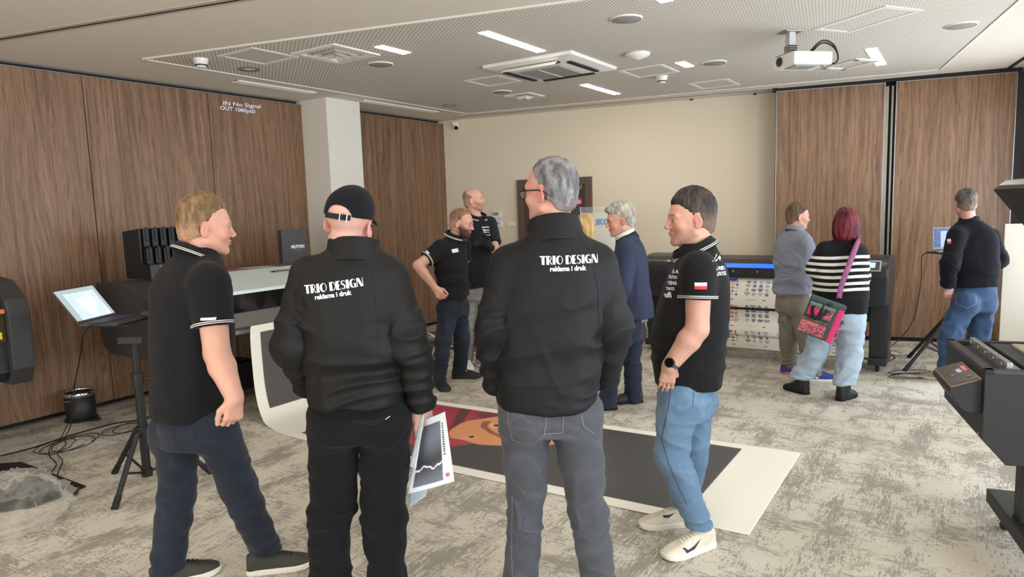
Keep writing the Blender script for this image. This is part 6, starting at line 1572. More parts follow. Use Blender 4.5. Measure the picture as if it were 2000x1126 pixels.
# ---- 1. grey hair and glasses, TRIO DESIGN jacket
def person_glasses():
    P = Person('person with short grey hair and glasses, back turned, black jacket and faded grey jeans', (.14, 2.5), 'two people in lettered black jackets', step=.008, hstep=.0034, cstep=.0058)
    Y = 2.5
    P.j(head=(1076, 376, Y+.01), neck=(1085, 455, Y-.01), pel=(1073, 815, Y), shR=(1166, 520, Y), elR=(1196, 640, Y-.03), wrR=(1176, 745, Y+.10), shL=(994, 522, Y), elL=(964, 645, Y-.04), wrL=(972, 752, Y+.06),
        hipR=(1122, 800, Y), hipL=(1026, 800, Y), knR=(1150, 1000, Y+.02), knL=(1027, 1000, Y+.02))
    b = P.b3; P.j(anR=A3(P.J['knR'][0]+b[0]+.05, Y+.03, .10), anL=A3(P.J['knL'][0]+b[0]-.045, Y+.03, .10))
    P.Rm = Rhead(-52, 0, 3); P.paz = 2; P.lacemat = M['lace_black']; P.toe = {'R': azv(20), 'L': azv(-18)}; P.lengths()
    P.body(headsc=.98, skin=srgb(204, 150, 132)[:3], stubble=(.35, .28, .25), beard=.3, jaw=1.05)
    P.hair(srgb(84, 82, 84), thick=.006, side=.3, col2=srgb(132, 130, 130), sc=.98, line=[(-.10, -.055), (-.05, -.048), (-.03, -.038), (-.02, -.002), (.01, .012), (.03, .016), (.055, .030), (.08, .044), (.10, .06), (.14, .075)], fade=(srgb(130, 118, 112), -.015, -.06, .55))
    P.top('jacket', st_px(P, [(1070, 786, Y, .176, .150, 2), (1070, 762, Y, .186, .150, 2), (1072, 700, Y, .196, .150, 2), (1074, 620, Y, .202, .150, 2), (1078, 560, Y, .205, .145, 2), (1081, 510, Y, .190, .125, 2), (1083, 478, Y, .145, .100, 2), (1084, 450, Y, .088, .085, 2)]), BLK, M['softshell'], sr=(.074, .068, .050), fold=0.009, seed=4, sleeve=1.0, waistfold=0.880, kj=.08, trap=.062, trapz=-.07, elfold=1.440)
    P.collar(P.J['neck']+A3(0, .012, -.055), -10, 14, .102, .088, .100, .0055, M['softshell'], BLK, gap=.35, gapaz=-5, lift=.1)
    P.pants(srgb(68, 70, 76), M['denim'], P.J['pel']+A3(0, 0, .12), hipw=(.176, .140), thigh=.095, knee=.068, hem=.066, fold=0.011, seed=6, wear=srgb(100, 102, 108))
    P.shoe('R', BLK, srgb(40, 40, 42), P.toe['R'], mat=M['leather']); P.shoe('L', BLK, srgb(40, 40, 42), P.toe['L'], mat=M['leather'])
    back_lettering(P, 1111, 506, Y-.1, 114, 2, 0, M['whiteink'])
    drape_px(P, P.topobj, [[(1040, 448), (1015, 480), (1002, 560), (1005, 640)]], Y, 2, M['stitchdark'], 'raglan_seam', .003)
    drape_px(P, P.topobj, [[(1128, 452), (1152, 490), (1163, 560), (1166, 640)]], Y, 2, M['stitchdark'], 'raglan_seam', .003)
    drape_px(P, P.pantobj, [[(992, 770), (995, 805), (1003, 840), (1040, 846), (1062, 826), (1066, 790)], [(1131, 790), (1135, 810), (1157, 830)], [(1098, 786), (1096, 822), (1060, 824)]], Y, 2, M['stitch'], 'pocket_stitching', .0022)
    drape_px(P, P.pantobj, [[(1001, 960), (1000, 1050), (1001, 1120)]], Y, 2, M['stitch'], 'side_seam', .0022)
    # spectacles
    h = P.J['head']; Rm = P.Rm*.98; G = lambda x, y, z: Vector(h+Rm@A3(x, y, z))
    m_ = MB()
    for sx in (-1, 1):
        m_.tube([G(sx*.068, .092, .012), G(sx*.074, .06, .014), G(sx*.081, .0, .014), G(sx*.083, -.028, .006), G(sx*.080, -.045, -.008)], .0026, 6)
        m_.tube([G(sx*.034+.024*math.cos(t)*1.0, .108-.006*abs(math.cos(t)), .0+.018*math.sin(t)) for t in np.linspace(0, 2*PI, 25)[:-1]], .0024, 6, closed=True)
    m_.tube([G(-.010, .108, .006), G(0, .112, .008), G(.010, .108, .006)], .0022, 6); m_.build('glasses_frame', M['blackplastic'], P.root)
    m_ = MB()
    for sx in (-1, 1): m_.geom([G(sx*.034+.023*math.cos(t), .106, .0+.017*math.sin(t)) for t in np.linspace(0, 2*PI, 25)[:-1]], [tuple(range(24))])
    m_.build('lenses', glassy('lens_glass', (.9, .95, 1, 1), .25, .03), P.root)
    return P
# ---- 2. black cap
def person_cap():
    P = Person('person in a black cap and black jacket, back turned, holding printed sheets', (-.78, 2.6), 'two people in lettered black jackets', step=.008, hstep=.0034, cstep=.0058)
    Y = 2.6; P.papY = Y
    P.j(head=(682, 440, Y), neck=(692, 492, Y-.01), pel=(702, 830, Y), shR=(759, 545, Y), elR=(795, 662, Y-.05), wrR=(826, 796, Y), shL=(602, 542, Y), elL=(572, 668, Y-.06), wrL=(604, 755, Y+.14),
        hipR=(750, 812, Y), hipL=(656, 812, Y), knR=(752, 1000, Y+.02), knL=(646, 1000, Y+.02))
    b = P.b3; P.j(anR=A3(P.J['knR'][0]+b[0]-.012, Y+.03, .10), anL=A3(P.J['knL'][0]+b[0]-.03, Y+.03, .10))
    P.Rm = Rhead(10, -4, -9); P.paz = -12; P.lacemat = M['lace_black']; P.toe = {'R': azv(5), 'L': azv(-25)}; P.lengths()
    d = azv(-12); hd = A3(.02, .0, -1); 
    P.body(headsc=1.06, skin=srgb(212, 164, 150)[:3], hands=[(P.J['wrR'], A3(.0, .02, -1.0), A3(-.25, .95, 0), -1, .55, .008, 1.05)], jaw=1.06)
    h = P.J['head']; Rm = P.Rm; sc = 1.06
    # the cap: crown with the rear opening, bill, strap and buckle
    g = Grid(h-.20, h+.22, .0036); f = Field(g); Pp = lambda x, y, z: h+Rm@A3(x, y, z)*sc
    f.ell(Pp(0, -.012, .044), A3(.083, .105, .096)*sc, Rm, .004); f.ell(Pp(0, .020, .07), A3(.070, .080, .075)*sc, Rm, .02)
    X = g.ax[0][:, None, None]-h[0]; Yg = g.ax[1][None, :, None]-h[1]; Z = g.ax[2][None, None, :]-h[2]
    x = (X*Rm[0, 0]+Yg*Rm[1, 0]+Z*Rm[2, 0])/sc; y = (X*Rm[0, 1]+Yg*Rm[1, 1]+Z*Rm[2, 1])/sc; z = (X*Rm[0, 2]+Yg*Rm[1, 2]+Z*Rm[2, 2])/sc
    f.F = np.maximum(f.F, (.030-.10*np.minimum(0, y+.02)*0-z)).astype(f32)
    op = np.sqrt((x/.046)**2+((z-.030)/.036)**2)-1; f.F = np.maximum(f.F, np.where(y < -.03, -op*.03, -1)).astype(f32)
    sdf_object('cap_crown', f, M['cotton'], P.root, (0, 0, 0), srgb(22, 22, 26)[:3], lambda V, N: .0012*vnoise(V*30, 5), smooth=1)
    m_ = MB(); vs = []; n = 15
    for i in range(n):
        t = -1+2*i/(n-1)
        for r_ in (0, .35, .7, 1.0): vs.append(Vector(Pp(t*.072*(1-.12*r_*abs(t)), .076+.015*(1-t*t)+.068*r_*math.sqrt(max(0, 1-.75*t*t)), .044-.018*t*t-.018*r_)))
    m_.geom(vs, [(i*4+j, (i+1)*4+j, (i+1)*4+j+1, i*4+j+1) for i in range(n-1) for j in range(3)], smooth=True); o = m_.build('cap_bill', M['cap'], P.root); q = o.modifiers.new('s', 'SOLIDIFY'); q.thickness = .004
    m_ = MB(); pts = [Vector(Pp(.088*math.sin(t), -.014-.102*math.cos(t)*1.0, .036-.010*math.cos(t))) for t in np.linspace(-.55, .55, 13)]
    for a_, b_ in zip(pts[:-1], pts[1:]):
        u = Vector(Rm[:, 2])*.010; m_.geom([a_-u, b_-u, b_+u, a_+u], [(0, 1, 2, 3)])
    o = m_.build('cap_strap', M['cap'], P.root); q = o.modifiers.new('s', 'SOLIDIFY'); q.thickness = .003
    m_ = MB(); c = Vector(Pp(.026, -.119, .026)); ux, uy = Vector(Rm[:, 0]), Vector(Rm[:, 2])
    for a_, b_ in (((-1, -1), (1, -1)), ((1, -1), (1, 1)), ((1, 1), (-1, 1)), ((-1, 1), (-1, -1))): m_.cyl(c+ux*a_[0]*.014+uy*a_[1]*.015, c+ux*b_[0]*.014+uy*b_[1]*.015, .0025, n=6)
    m_.build('cap_buckle', M['chrome'], P.root, label='small chrome strap buckle')
    m_ = MB(); m_.lathe([(0, .006), (.006, .004), (.008, 0)], Vector(Pp(0, -.010, .139)), 12); m_.build('cap_button', M['cap'], P.root)
    m_ = MB(); G = lambda x, y, z: Vector(h+Rm@A3(x, y, z)*sc)
    for sx in (-1, 1): m_.tube([G(sx*.070, .095, .008), G(sx*.078, .04, .012), G(sx*.081, -.02, .008)], .0024, 6)
    m_.build('glasses_arm', M['blackplastic'], P.root)
    P.top('jacket', st_px(P, [(698, 779, Y, .176, .150, -10), (698, 755, Y, .180, .150, -10), (697, 700, Y, .184, .148, -10), (692, 620, Y, .200, .148, -10), (688, 565, Y, .205, .142, -10), (688, 525, Y, .180, .120, -8), (691, 500, Y, .130, .095, -5), (693, 480, Y, .088, .085, 0)]), srgb(21, 20, 19)[:3], M['softshell'], sr=(.070, .064, .040), fold=0.011, seed=14, sleeve=1.0, waistfold=1.5, kj=.07, trap=.056, trapz=-.06, elfold=1.5)
    P.collar(P.J['neck']+A3(-.004, .006, -.052), 5, 10, .100, .092, .090, .0055, M['softshell'], srgb(21, 20, 19)[:3], gap=.35, gapaz=5, lift=.1)
    P.pants(srgb(22, 22, 24)[:3], M['cotton'], P.J['pel']+A3(0, 0, .12), hipw=(.184, .140), thigh=.098, knee=.080, hem=.072, fold=0.016, seed=16, kneefold=1.3)
    P.shoe('R', BLK, srgb(40, 40, 42), P.toe['R'], mat=M['leather']); P.shoe('L', BLK, srgb(40, 40, 42), P.toe['L'], mat=M['leather'])
    back_lettering(P, 653, 556, Y-.1, 114, -8, -6, M['whiteink'])
    drape_px(P, P.topobj, [[(643, 495), (605, 520), (585, 560), (588, 640)]], Y, -5, M['stitchdark'], 'raglan_seam', .003)
    drape_px(P, P.topobj, [[(706, 492), (735, 530), (744, 600), (748, 680)]], Y, -5, M['stitchdark'], 'raglan_seam', .003)
    drape_px(P, P.pantobj, [[(700, 800), (735, 806), (762, 795)], [(700, 797), (735, 801), (762, 792)]], Y, -5, M['stitchdark'], 'back_pocket_welt', .003)
    drape_px(P, P.pantobj, [[(759, 799), (767, 794)]], Y, -5, M['whiteink'], 'pocket_tag', .002)
    return P
M['cap'] = basic('cap_cotton', srgb(22, 22, 26), .85, bump=.3, bscale=600)
# ---- 3. walking man at the left
def person_walking():
    P = Person('person with short fair hair walking right, white-trimmed black polo and dark jeans', (-1.38, 3.05), None, step=.008, hstep=.0034, cstep=.006)
    Y = 3.05
    P.j(head=(402, 446, Y+.05), neck=(388, 500, Y+.03), pel=(378, 835, Y), shR=(409, 556, Y-.14), elR=(424, 690, Y-.20), wrR=(458, 776, Y-.28), shL=(345, 548, Y+.20), elL=(340, 680, Y+.26), wrL=(360, 760, Y+.22),
        hipR=(420, 830, Y-.05), hipL=(348, 835, Y+.06), knR=(464, 945, Y-.02), knL=(345, 965, Y+.02), anR=(515, 1062, Y+.05), anL=(328, 1098, Y-.03))
    P.Rm = Rhead(62, -6, -2); P.paz = 45; P.lacemat = M['lace_black']; P.toe = {'R': azv(78), 'L': azv(60)}; P.lengths()
    P.body(headsc=1.09, skin=srgb(216, 164, 142)[:3], jaw=1.12, arm=1.35, nr=.066, brow=srgb(150, 110, 80)[:3], hands=[(P.J['wrR'], A3(-.12, -.02, -1), A3(-.75, .65, .1), -1, .75, .008, 1.08)])
    P.hair(srgb(104, 80, 52), thick=.007, col2=srgb(138, 110, 76), sc=1.09, top=.012, side=.25, line=[(-.09, -.055), (-.05, -.045), (-.035, -.03), (-.03, .002), (.01, .010), (.03, .014), (.05, .020), (.07, .032), (.085, .050), (.10, .066), (.115, .078), (.14, .085)], fade=(srgb(180, 138, 112), .045, -.04, .8), rough=.003)
    P.top('polo_shirt', st_px(P, [(370, 806, Y+.0, .178, .150, 45), (372, 780, Y, .182, .155, 45), (375, 700, Y, .190, .165, 45), (374, 620, Y, .205, .160, 42), (372, 560, Y, .212, .150, 38), (375, 525, Y+.02, .180, .120, 38), (382, 500, Y+.03, .110, .090, 45), (388, 482, Y+.04, .075, .078, 50)]), BLK, POLO, sr=(.088, .078, .07), sleeve=.60, long=False, fold=0.006, seed=24, waistfold=1.120, kj=.07, trap=.060, trapz=-.05)
    P.collar(P.J['neck']+A3(-.012, -.004, -.038), 52, 26, .096, .088, .042, .004, POLOC, BLK, stand=False, flare=.024, raise_=.034, gap=.25, lift=0)
    P.pants(srgb(30, 36, 46), M['denim'], P.J['pel']+A3(0, 0, .10), hipw=(.172, .150), thigh=.094, knee=.076, hem=.068, fold=0.013, seed=26, wear=srgb(50, 59, 72))
    P.shoe('R', srgb(62, 60, 54)[:3], srgb(220, 216, 200), P.toe['R'], ln=.305, solez=.030); P.shoe('L', srgb(62, 60, 54)[:3], srgb(220, 216, 200), P.toe['L'], ln=.305, solez=.030)
    drape_px(P, P.topobj, [[(401, 617), (430, 616), (430, 621), (401, 622)]], Y-.2, 0, M['badge'], 'sleeve_tag', label='white sleeve tag')
    drape_px(P, P.pantobj, [[(398, 812), (402, 845), (430, 842), (432, 815)]], Y, 20, M['stitchdark'], 'pocket_stitching', .003)
    return P
# ---- 4. man in polo facing left, light jeans
def person_polo():
    P = Person('person in left profile, dark hair, black polo with sleeve flag, light blue jeans', (.84, 3.2), None, step=.008, hstep=.0034, cstep=.006)
    Y = 3.2
    P.j(head=(1349, 430, Y+.02), neck=(1357, 492, Y), pel=(1340, 770, Y), shL=(1364, 530, Y-.17), elL=(1362, 642, Y-.20), wrL=(1308, 714, Y-.17), shR=(1372, 520, Y+.18), elR=(1368, 640, Y+.22), wrR=(1320, 700, Y+.2),
        hipL=(1325, 775, Y-.08), hipR=(1350, 775, Y+.08), knL=(1312, 888, Y-.10), knR=(1354, 893, Y+.12), anL=(1368, 1032, Y-.02), anR=(1330, 985, Y+.24))
    P.Rm = Rhead(-92, -3, 0); P.paz = -75; P.lacemat = M['lace_white']; P.toe = {'L': azv(-117), 'R': azv(-95)}; P.lengths()
    P.body(headsc=1.07, skin=srgb(206, 156, 136)[:3], jaw=1.14, nr=.068, arm=1.28, stubble=srgb(120, 92, 78)[:3], beard=.3, brow=(.07, .045, .03), hands=[(P.J['wrL'], A3(-.12, .22, -1), A3(.1, .95, .1), 1, .2, .008, .95)])
    P.hair(srgb(36, 30, 28), thick=.009, side=.3, col2=srgb(66, 56, 50), sc=1.07, top=.010, line=[(-.10, -.055), (-.05, -.045), (-.035, -.03), (-.03, .004), (.0, .010), (.02, .018), (.04, .034), (.055, .050), (.07, .062), (.09, .085), (.105, .098), (.14, .105)], fade=(srgb(128, 104, 92), .065, -.05, .8), rough=.003)
    P.top('polo_shirt', st_px(P, [(1343, 748, Y, .170, .152, -78), (1343, 720, Y, .178, .166, -78), (1346, 650, Y, .188, .176, -78), (1355, 590, Y, .195, .160, -78), (1362, 545, Y, .200, .145, -76), (1365, 515, Y, .175, .120, -76), (1364, 490, Y, .105, .090, -78), (1362, 474, Y, .075, .076, -78)]), BLK, POLO, sr=(.080, .074, .07), sleeve=.48, long=False, fold=0.006, seed=34, waistfold=0.960, kj=.06, trap=.060, trapz=-.05)
    P.collar(P.J['neck']+A3(.004, .002, -.038), -80, 24, .096, .088, .048, .004, POLOC, BLK, stand=False, flare=.024, raise_=.034, gap=.25, lift=0)
    P.pants(srgb(94, 122, 148), M['denim'], P.J['pel']+A3(0, 0, .10), hipw=(.165, .135), thigh=.092, knee=.072, hem=.052, fold=0.011, seed=36, wear=srgb(138, 162, 182), cuffz={'L': .125, 'R': .125})
    sL = P.shoe('L', srgb(214, 206, 186)[:3], srgb(226, 222, 210), P.toe['L'], ln=.31, solez=.034, swoosh=srgb(34, 38, 74)[:3]); sR = P.shoe('R', srgb(214, 206, 186)[:3], srgb(226, 222, 210), P.toe['R'], ln=.31, solez=.034, swoosh=srgb(34, 38, 74)[:3])
    SW = basic('navy_swoosh', srgb(34, 38, 74), .5)
    drape_px(P, sL, [[(1381, 1057), (1366, 1077), (1350, 1085), (1344, 1077), (1348, 1075), (1353, 1079), (1366, 1071)]], Y-.1, -27, SW, 'shoe_swoosh')
    drape_px(P, sR, [[(1333, 1018), (1318, 1027), (1308, 1027), (1304, 1021), (1310, 1023), (1319, 1022)]], Y+.1, -5, SW, 'shoe_swoosh')
    T = P.topobj; Yn = Y-.2; az = 14
    drape_px(P, T, [[(1356, 549), (1380, 549), (1380, 555.5), (1356, 555.5)]], Yn, az, M['badge'], 'flag_white', label='white upper half of the flag patch')
    drape_px(P, T, [[(1356, 555.5), (1380, 555.5), (1380, 562), (1356, 562)]], Yn, az, M['red'], 'flag_red', label='red lower half of the flag patch')
    for wd_, px, py, wpx, hp in (('X-4', 1318, 530, 11, 8), ('MUTOH', 1314, 541, 14, 6), ('TEPAS', 1312, 552, 17, 7), ('ONYX', 1309, 563, 15, 6), ('efi', 1304, 575, 13, 11)):
        drape_word(P, T, wd_, px, py, Y-.1, wpx, 10, M['whiteink'], 'chest_lettering', -8, hp)
    for wd_, px, py, wpx, hp in (('LAT', 1406, 502, 15, 11), ('WIEM', 1411, 521, 14, 7), ('DOTK', 1413, 531, 14, 7)):
        drape_word(P, T, wd_, px, py, Y-.1, wpx, 22, M['whiteink'], 'back_lettering', 10, hp)
    drape_px(P, P.pantobj, [[(1313, 738), (1305, 790), (1292, 850), (1320, 930), (1342, 985)]], Y-.1, az, basic('denim_seam', srgb(60, 84, 116), .8), 'side_seam', .004)
    drape_px(P, P.pantobj, [[(1355, 752), (1352, 785)]], Y-.1, az, basic('denim_seam2', srgb(60, 84, 116), .8), 'pocket_stitching', .003)
    # watch
    w_ = P.J['wrL']; dv = (w_-P.J['elL']); dv /= np.linalg.norm(dv); c = w_-dv*.02
    m_ = MB(); m_.cyl(Vector(c-dv*.012), Vector(c+dv*.012), .0385, .0375, n=28); m_.build('watch_strap', basic('watch_strap_grey', srgb(66, 72, 82), .6), P.root)
    n_ = A3(-.45, -.85, .25); n_ -= dv*(n_@dv); n_ /= np.linalg.norm(n_)
    m_ = MB(); m_.cyl(Vector(c+n_*.034), Vector(c+n_*.047), .023, n=28); m_.cyl(Vector(c+n_*.047), Vector(c+n_*.0485), .019, n=28, mi=1); m_.build('watch_case', [M['blackplastic'], M['darkglass']], P.root)
    return P
# ---- 5. bearded man, hand on hip
def person_beard():
    P = Person('person with a dark beard leaning forward, black polo, right hand on hip, dark jeans', (-.52, 6.5), None, step=.010, hstep=.0046, cstep=.0075)
    Y = 6.5
    P.j(head=(901, 437, Y-.05), neck=(887, 464, Y), pel=(887, 598, Y), shR=(860, 486, Y-.12), elR=(816, 518, Y-.26), wrR=(850, 562, Y-.17), shL=(905, 480, Y+.16), elL=(902, 522, Y+.30), wrL=(896, 560, Y+.24),
        hipR=(877, 600, Y-.06), hipL=(896, 600, Y+.08), knR=(865, 668, Y-.06), knL=(902, 660, Y+.15), anR=(859, 738, Y-.06), anL=(898, 718, Y+.27))
    P.Rm = Rhead(102, -14, 0); P.paz = 120; P.lacemat = M['lace_black']; P.toe = {'R': azv(158), 'L': azv(95)}; P.lengths()
    P.body(headsc=1.10, skin=srgb(208, 156, 136)[:3], jaw=1.02, nr=.062, arm=1.15, stubble=srgb(64, 46, 38)[:3], beard=.95, hands=[(P.J['wrR'], A3(.55, -.25, -.8), A3(.4, .9, 0), 1, .7, .008, 1.1)])
    P.hair(srgb(104, 78, 58), thick=.005, side=.2, col2=srgb(140, 108, 84), sc=1.10, line=[(-.09, -.055), (-.03, -.03), (.01, .012), (.04, .02), (.06, .02), (.08, .035), (.10, .05), (.14, .085)], fade=(srgb(190, 146, 124), .07, -.02, .8))
    beard(P, srgb(70, 50, 40), 1.10)
    P.top('polo_shirt', st_px(P, [(888, 578, Y, .165, .125, 118), (886, 565, Y, .170, .130, 118), (882, 530, Y, .172, .130, 118), (880, 505, Y, .180, .130, 118), (880, 486, Y, .185, .120, 116), (882, 474, Y, .15, .1, 116), (886, 464, Y, .09, .08, 112)]), BLK, POLO, sr=(.078, .074, .07), sleeve=.62, long=False, fold=0.010, seed=44, waistfold=1.3, kj=.06, trap=.055, trapz=-.05)
    P.collar(P.J['neck']+A3(.006, -.004, -.03), 112, 22, .088, .082, .045, .004, POLOC, BLK, stand=False, flare=.024, raise_=.034, gap=.25)
    P.pants(srgb(26, 31, 40), M['denim'], P.J['pel']+A3(0, 0, .10), hipw=(.165, .125), thigh=.090, knee=.072, hem=.058, fold=0.014, seed=46, wear=srgb(48, 58, 76))
    P.shoe('R', srgb(38, 36, 36)[:3], srgb(48, 46, 46), P.toe['R'], ln=.30, solez=.034, swoosh=srgb(150, 150, 150)[:3]); sL = P.shoe('L', srgb(38, 36, 36)[:3], srgb(48, 46, 46), P.toe['L'], ln=.30, solez=.034)
    drape_px(P, sL, [[(899, 725), (906, 730.5), (914, 731), (911, 727.5), (906, 728)]], Y+.1, 5, M['silver'], 'shoe_swoosh')
    drape_px(P, P.topobj, [[(878, 486), (892, 484), (894, 491), (880, 493)]], Y-.1, -20, M['badge'], 'name_badge', label='white name badge')
    drape_px(P, P.topobj, [[(833.5, 487.5), (840.5, 493), (839, 495), (832, 489.5)]], Y-.2, 0, M['badge'], 'sleeve_tag')
    return P
# ---- 6. bald man with black gloves
def person_gloves():
    P = Person('person with shaved head and black gloves clasped in front, dark polo, grey jeans', (-.35, 7.2), None, step=.010, hstep=.0048, cstep=.008)
    Y = 7.2
    P.j(head=(925, 392, Y), neck=(932, 425, Y), pel=(928, 570, Y), shR=(905, 440, Y-.08), elR=(899, 492, Y-.24), wrR=(925, 477, Y-.44), shL=(957, 438, Y+.04), elL=(969, 490, Y-.20), wrL=(957, 482, Y-.40),
        hipR=(918, 572, Y), hipL=(938, 572, Y), knR=(914, 636, Y), knL=(940, 636, Y), anR=(912, 700, Y+.05), anL=(942, 700, Y+.05))
    P.Rm = Rhead(98, 2, 0); P.paz = 165; P.lacemat = M['lace_white']; P.toe = {'R': azv(170), 'L': azv(140)}; P.lengths()
    P.body(headsc=1.02, skin=srgb(212, 164, 142)[:3], stubble=srgb(120, 84, 62)[:3], beard=.5)
    P.hair(srgb(120, 98, 84), thick=.0018, col2=srgb(140, 112, 96), sc=1.02, rough=.0004, line=[(-.09, -.055), (-.03, -.03), (.01, .012), (.03, .02), (.05, .004), (.065, -.03), (.09, -.06), (.14, -.12)], fade=(srgb(190, 150, 130), .06, .0, .6))
    # gloves
    for q, oth, sd in (('R', 'L', 1), ('L', 'R', -1)):
        w_, o_ = P.J['wr'+q], P.J['wr'+oth]; mid = (P.J['wrR']+P.J['wrL'])/2+A3(0, -.02, .055); d = mid-w_; d /= np.linalg.norm(d)
        g = Grid(w_-.16, w_+.20, .004); f = Field(g); s_ = P.J['el'+q]-w_; s_ /= np.linalg.norm(s_)
        f.cone(w_+s_*.05, w_, .036, .032, .01); P.hand(f, w_, d, A3(0, .9, .2)*1.0, sd, .85, .008, 1.12)
        sdf_object('glove', f, M['rubberc'], P.root, (0, 0, 0), srgb(28, 28, 30)[:3], smooth=1, label='black rubber glove')
    P.top('polo_shirt', st_px(P, [(930, 560, Y, .165, .125, 160), (930, 540, Y, .168, .125, 160), (931, 500, Y, .172, .125, 160), (931, 460, Y, .185, .125, 160), (931, 442, Y, .18, .11, 158), (932, 432, Y, .12, .09, 150), (932, 424, Y, .08, .075, 145)]), srgb(30, 31, 38)[:3], POLON, sr=(.074, .072, .07), sleeve=.72, long=False, fold=0.010, seed=54, waistfold=1.0, kj=.06, trap=.05, trapz=-.05)
    P.collar(P.J['neck']+A3(.006, -.004, -.035), 150, 22, .084, .080, .045, .004, POLOC, BLK, stand=False, flare=.024, raise_=.034, gap=.35)
    P.pants(srgb(118, 114, 110), M['denim'], P.J['pel']+A3(0, 0, .10), hipw=(.165, .125), thigh=.088, knee=.066, hem=.058, fold=0.013, seed=56, wear=srgb(146, 142, 138))
    P.shoe('R', srgb(220, 216, 206)[:3], srgb(226, 222, 214), P.toe['R'], solez=.030); P.shoe('L', srgb(220, 216, 206)[:3], srgb(226, 222, 214), P.toe['L'], solez=.030)
    for wd_, px, py, wpx, hp in (('MUTOH', 948.5, 443.5, 14, 2.6), ('Epson', 949.5, 449, 12, 4.4), ('SUMMA', 950, 453, 11, 2.4), ('onyx efi', 950.5, 458.5, 12, 4.0)):
        drape_word(P, P.topobj, wd_, px, py, Y-.1, wpx, -8, M['whiteink'], 'chest_lettering', 0, hp, bold=.05)
    return P
# ---- 7. grey-haired man in a blue blazer
def person_blazer():
    P = Person('person with pale grey hair in a navy blue blazer, looking down to the left', (.92, 5.6), None, step=.010, hstep=.0044, cstep=.007)
    Y = 5.6; NV_ = srgb(52, 58, 80)[:3]
    P.j(head=(1212, 431, Y), neck=(1222, 464, Y+.0), pel=(1226, 640, Y), shL=(1226, 488, Y-.18), elL=(1217, 560, Y-.2), wrL=(1198, 618, Y-.16), shR=(1232, 484, Y+.18), elR=(1225, 560, Y+.2), wrR=(1200, 600, Y+.2),
        hipL=(1215, 645, Y-.07), hipR=(1233, 645, Y+.07), knL=(1195, 720, Y-.08), knR=(1235, 716, Y+.08), anL=(1186, 786, Y-.06), anR=(1237, 779, Y+.12))
    P.Rm = Rhead(-88, -10, 0); P.paz = -78; P.lacemat = M['lace_black']; P.toe = {'L': azv(-95), 'R': azv(-92)}; P.lengths()
    P.body(headsc=1.09, skin=srgb(212, 158, 138)[:3], jaw=1.06, nr=.064, arm=1.05, brow=(.25, .22, .2))
    def fr(f, Pp, Rm, sc): f.ell(Pp(0, .050, .098), A3(.055, .050, .030)*sc, Rm, .02)
    P.hair(srgb(140, 134, 122), thick=.011, side=.4, col2=srgb(190, 184, 168), sc=1.09, top=.010, line=[(-.085, -.055), (-.05, -.045), (-.035, -.03), (-.03, .000), (.01, .012), (.03, .018), (.055, .040), (.07, .070), (.085, .095), (.10, .11), (.14, .12)], extra=fr, rough=.005)
    P.top('blazer', st_px(P, [(1243, 618, Y, .180, .140, -78), (1242, 600, Y, .182, .142, -78), (1236, 560, Y, .185, .140, -78), (1232, 525, Y, .195, .142, -78), (1230, 500, Y, .200, .138, -78), (1230, 480, Y, .180, .115, -78), (1228, 468, Y, .11, .09, -78), (1227, 458, Y, .08, .075, -78)]), NV_, M['shirt'], sr=(.080, .068, .055), fold=0.006, seed=64, sleeve=.97, waistfold=0.480, kj=.06, trap=.055, trapz=-.05, elfold=1.280)
    P.collar(P.J['neck']+A3(.010, .0, -.028), -80, 22, .082, .080, .070, .004, M['shirt'], srgb(226, 222, 212)[:3], gap=.2, nm='shirt_collar', label='white shirt collar')
    P.collar(P.J['neck']+A3(.016, .0, -.050), -80, 26, .100, .092, .060, .005, M['shirt'], srgb(34, 38, 54)[:3], gap=.5, nm='blazer_collar')
    P.pants(srgb(32, 38, 54), M['denim'], P.J['pel']+A3(0, 0, .08), hipw=(.165, .13), thigh=.090, knee=.070, hem=.066, fold=0.011, seed=66, wear=srgb(52, 62, 84))
    P.shoe('R', srgb(34, 32, 32)[:3], srgb(26, 26, 26), P.toe['R'], solez=.024, mat=M['leather']); P.shoe('L', srgb(34, 32, 32)[:3], srgb(26, 26, 26), P.toe['L'], solez=.024, mat=M['leather'])
    drape_px(P, P.topobj, [[(1247, 470), (1249, 530), (1239, 619)]], Y-.1, 20, basic('navy_seam', srgb(30, 34, 50), .8), 'back_seam', .004)
    return P
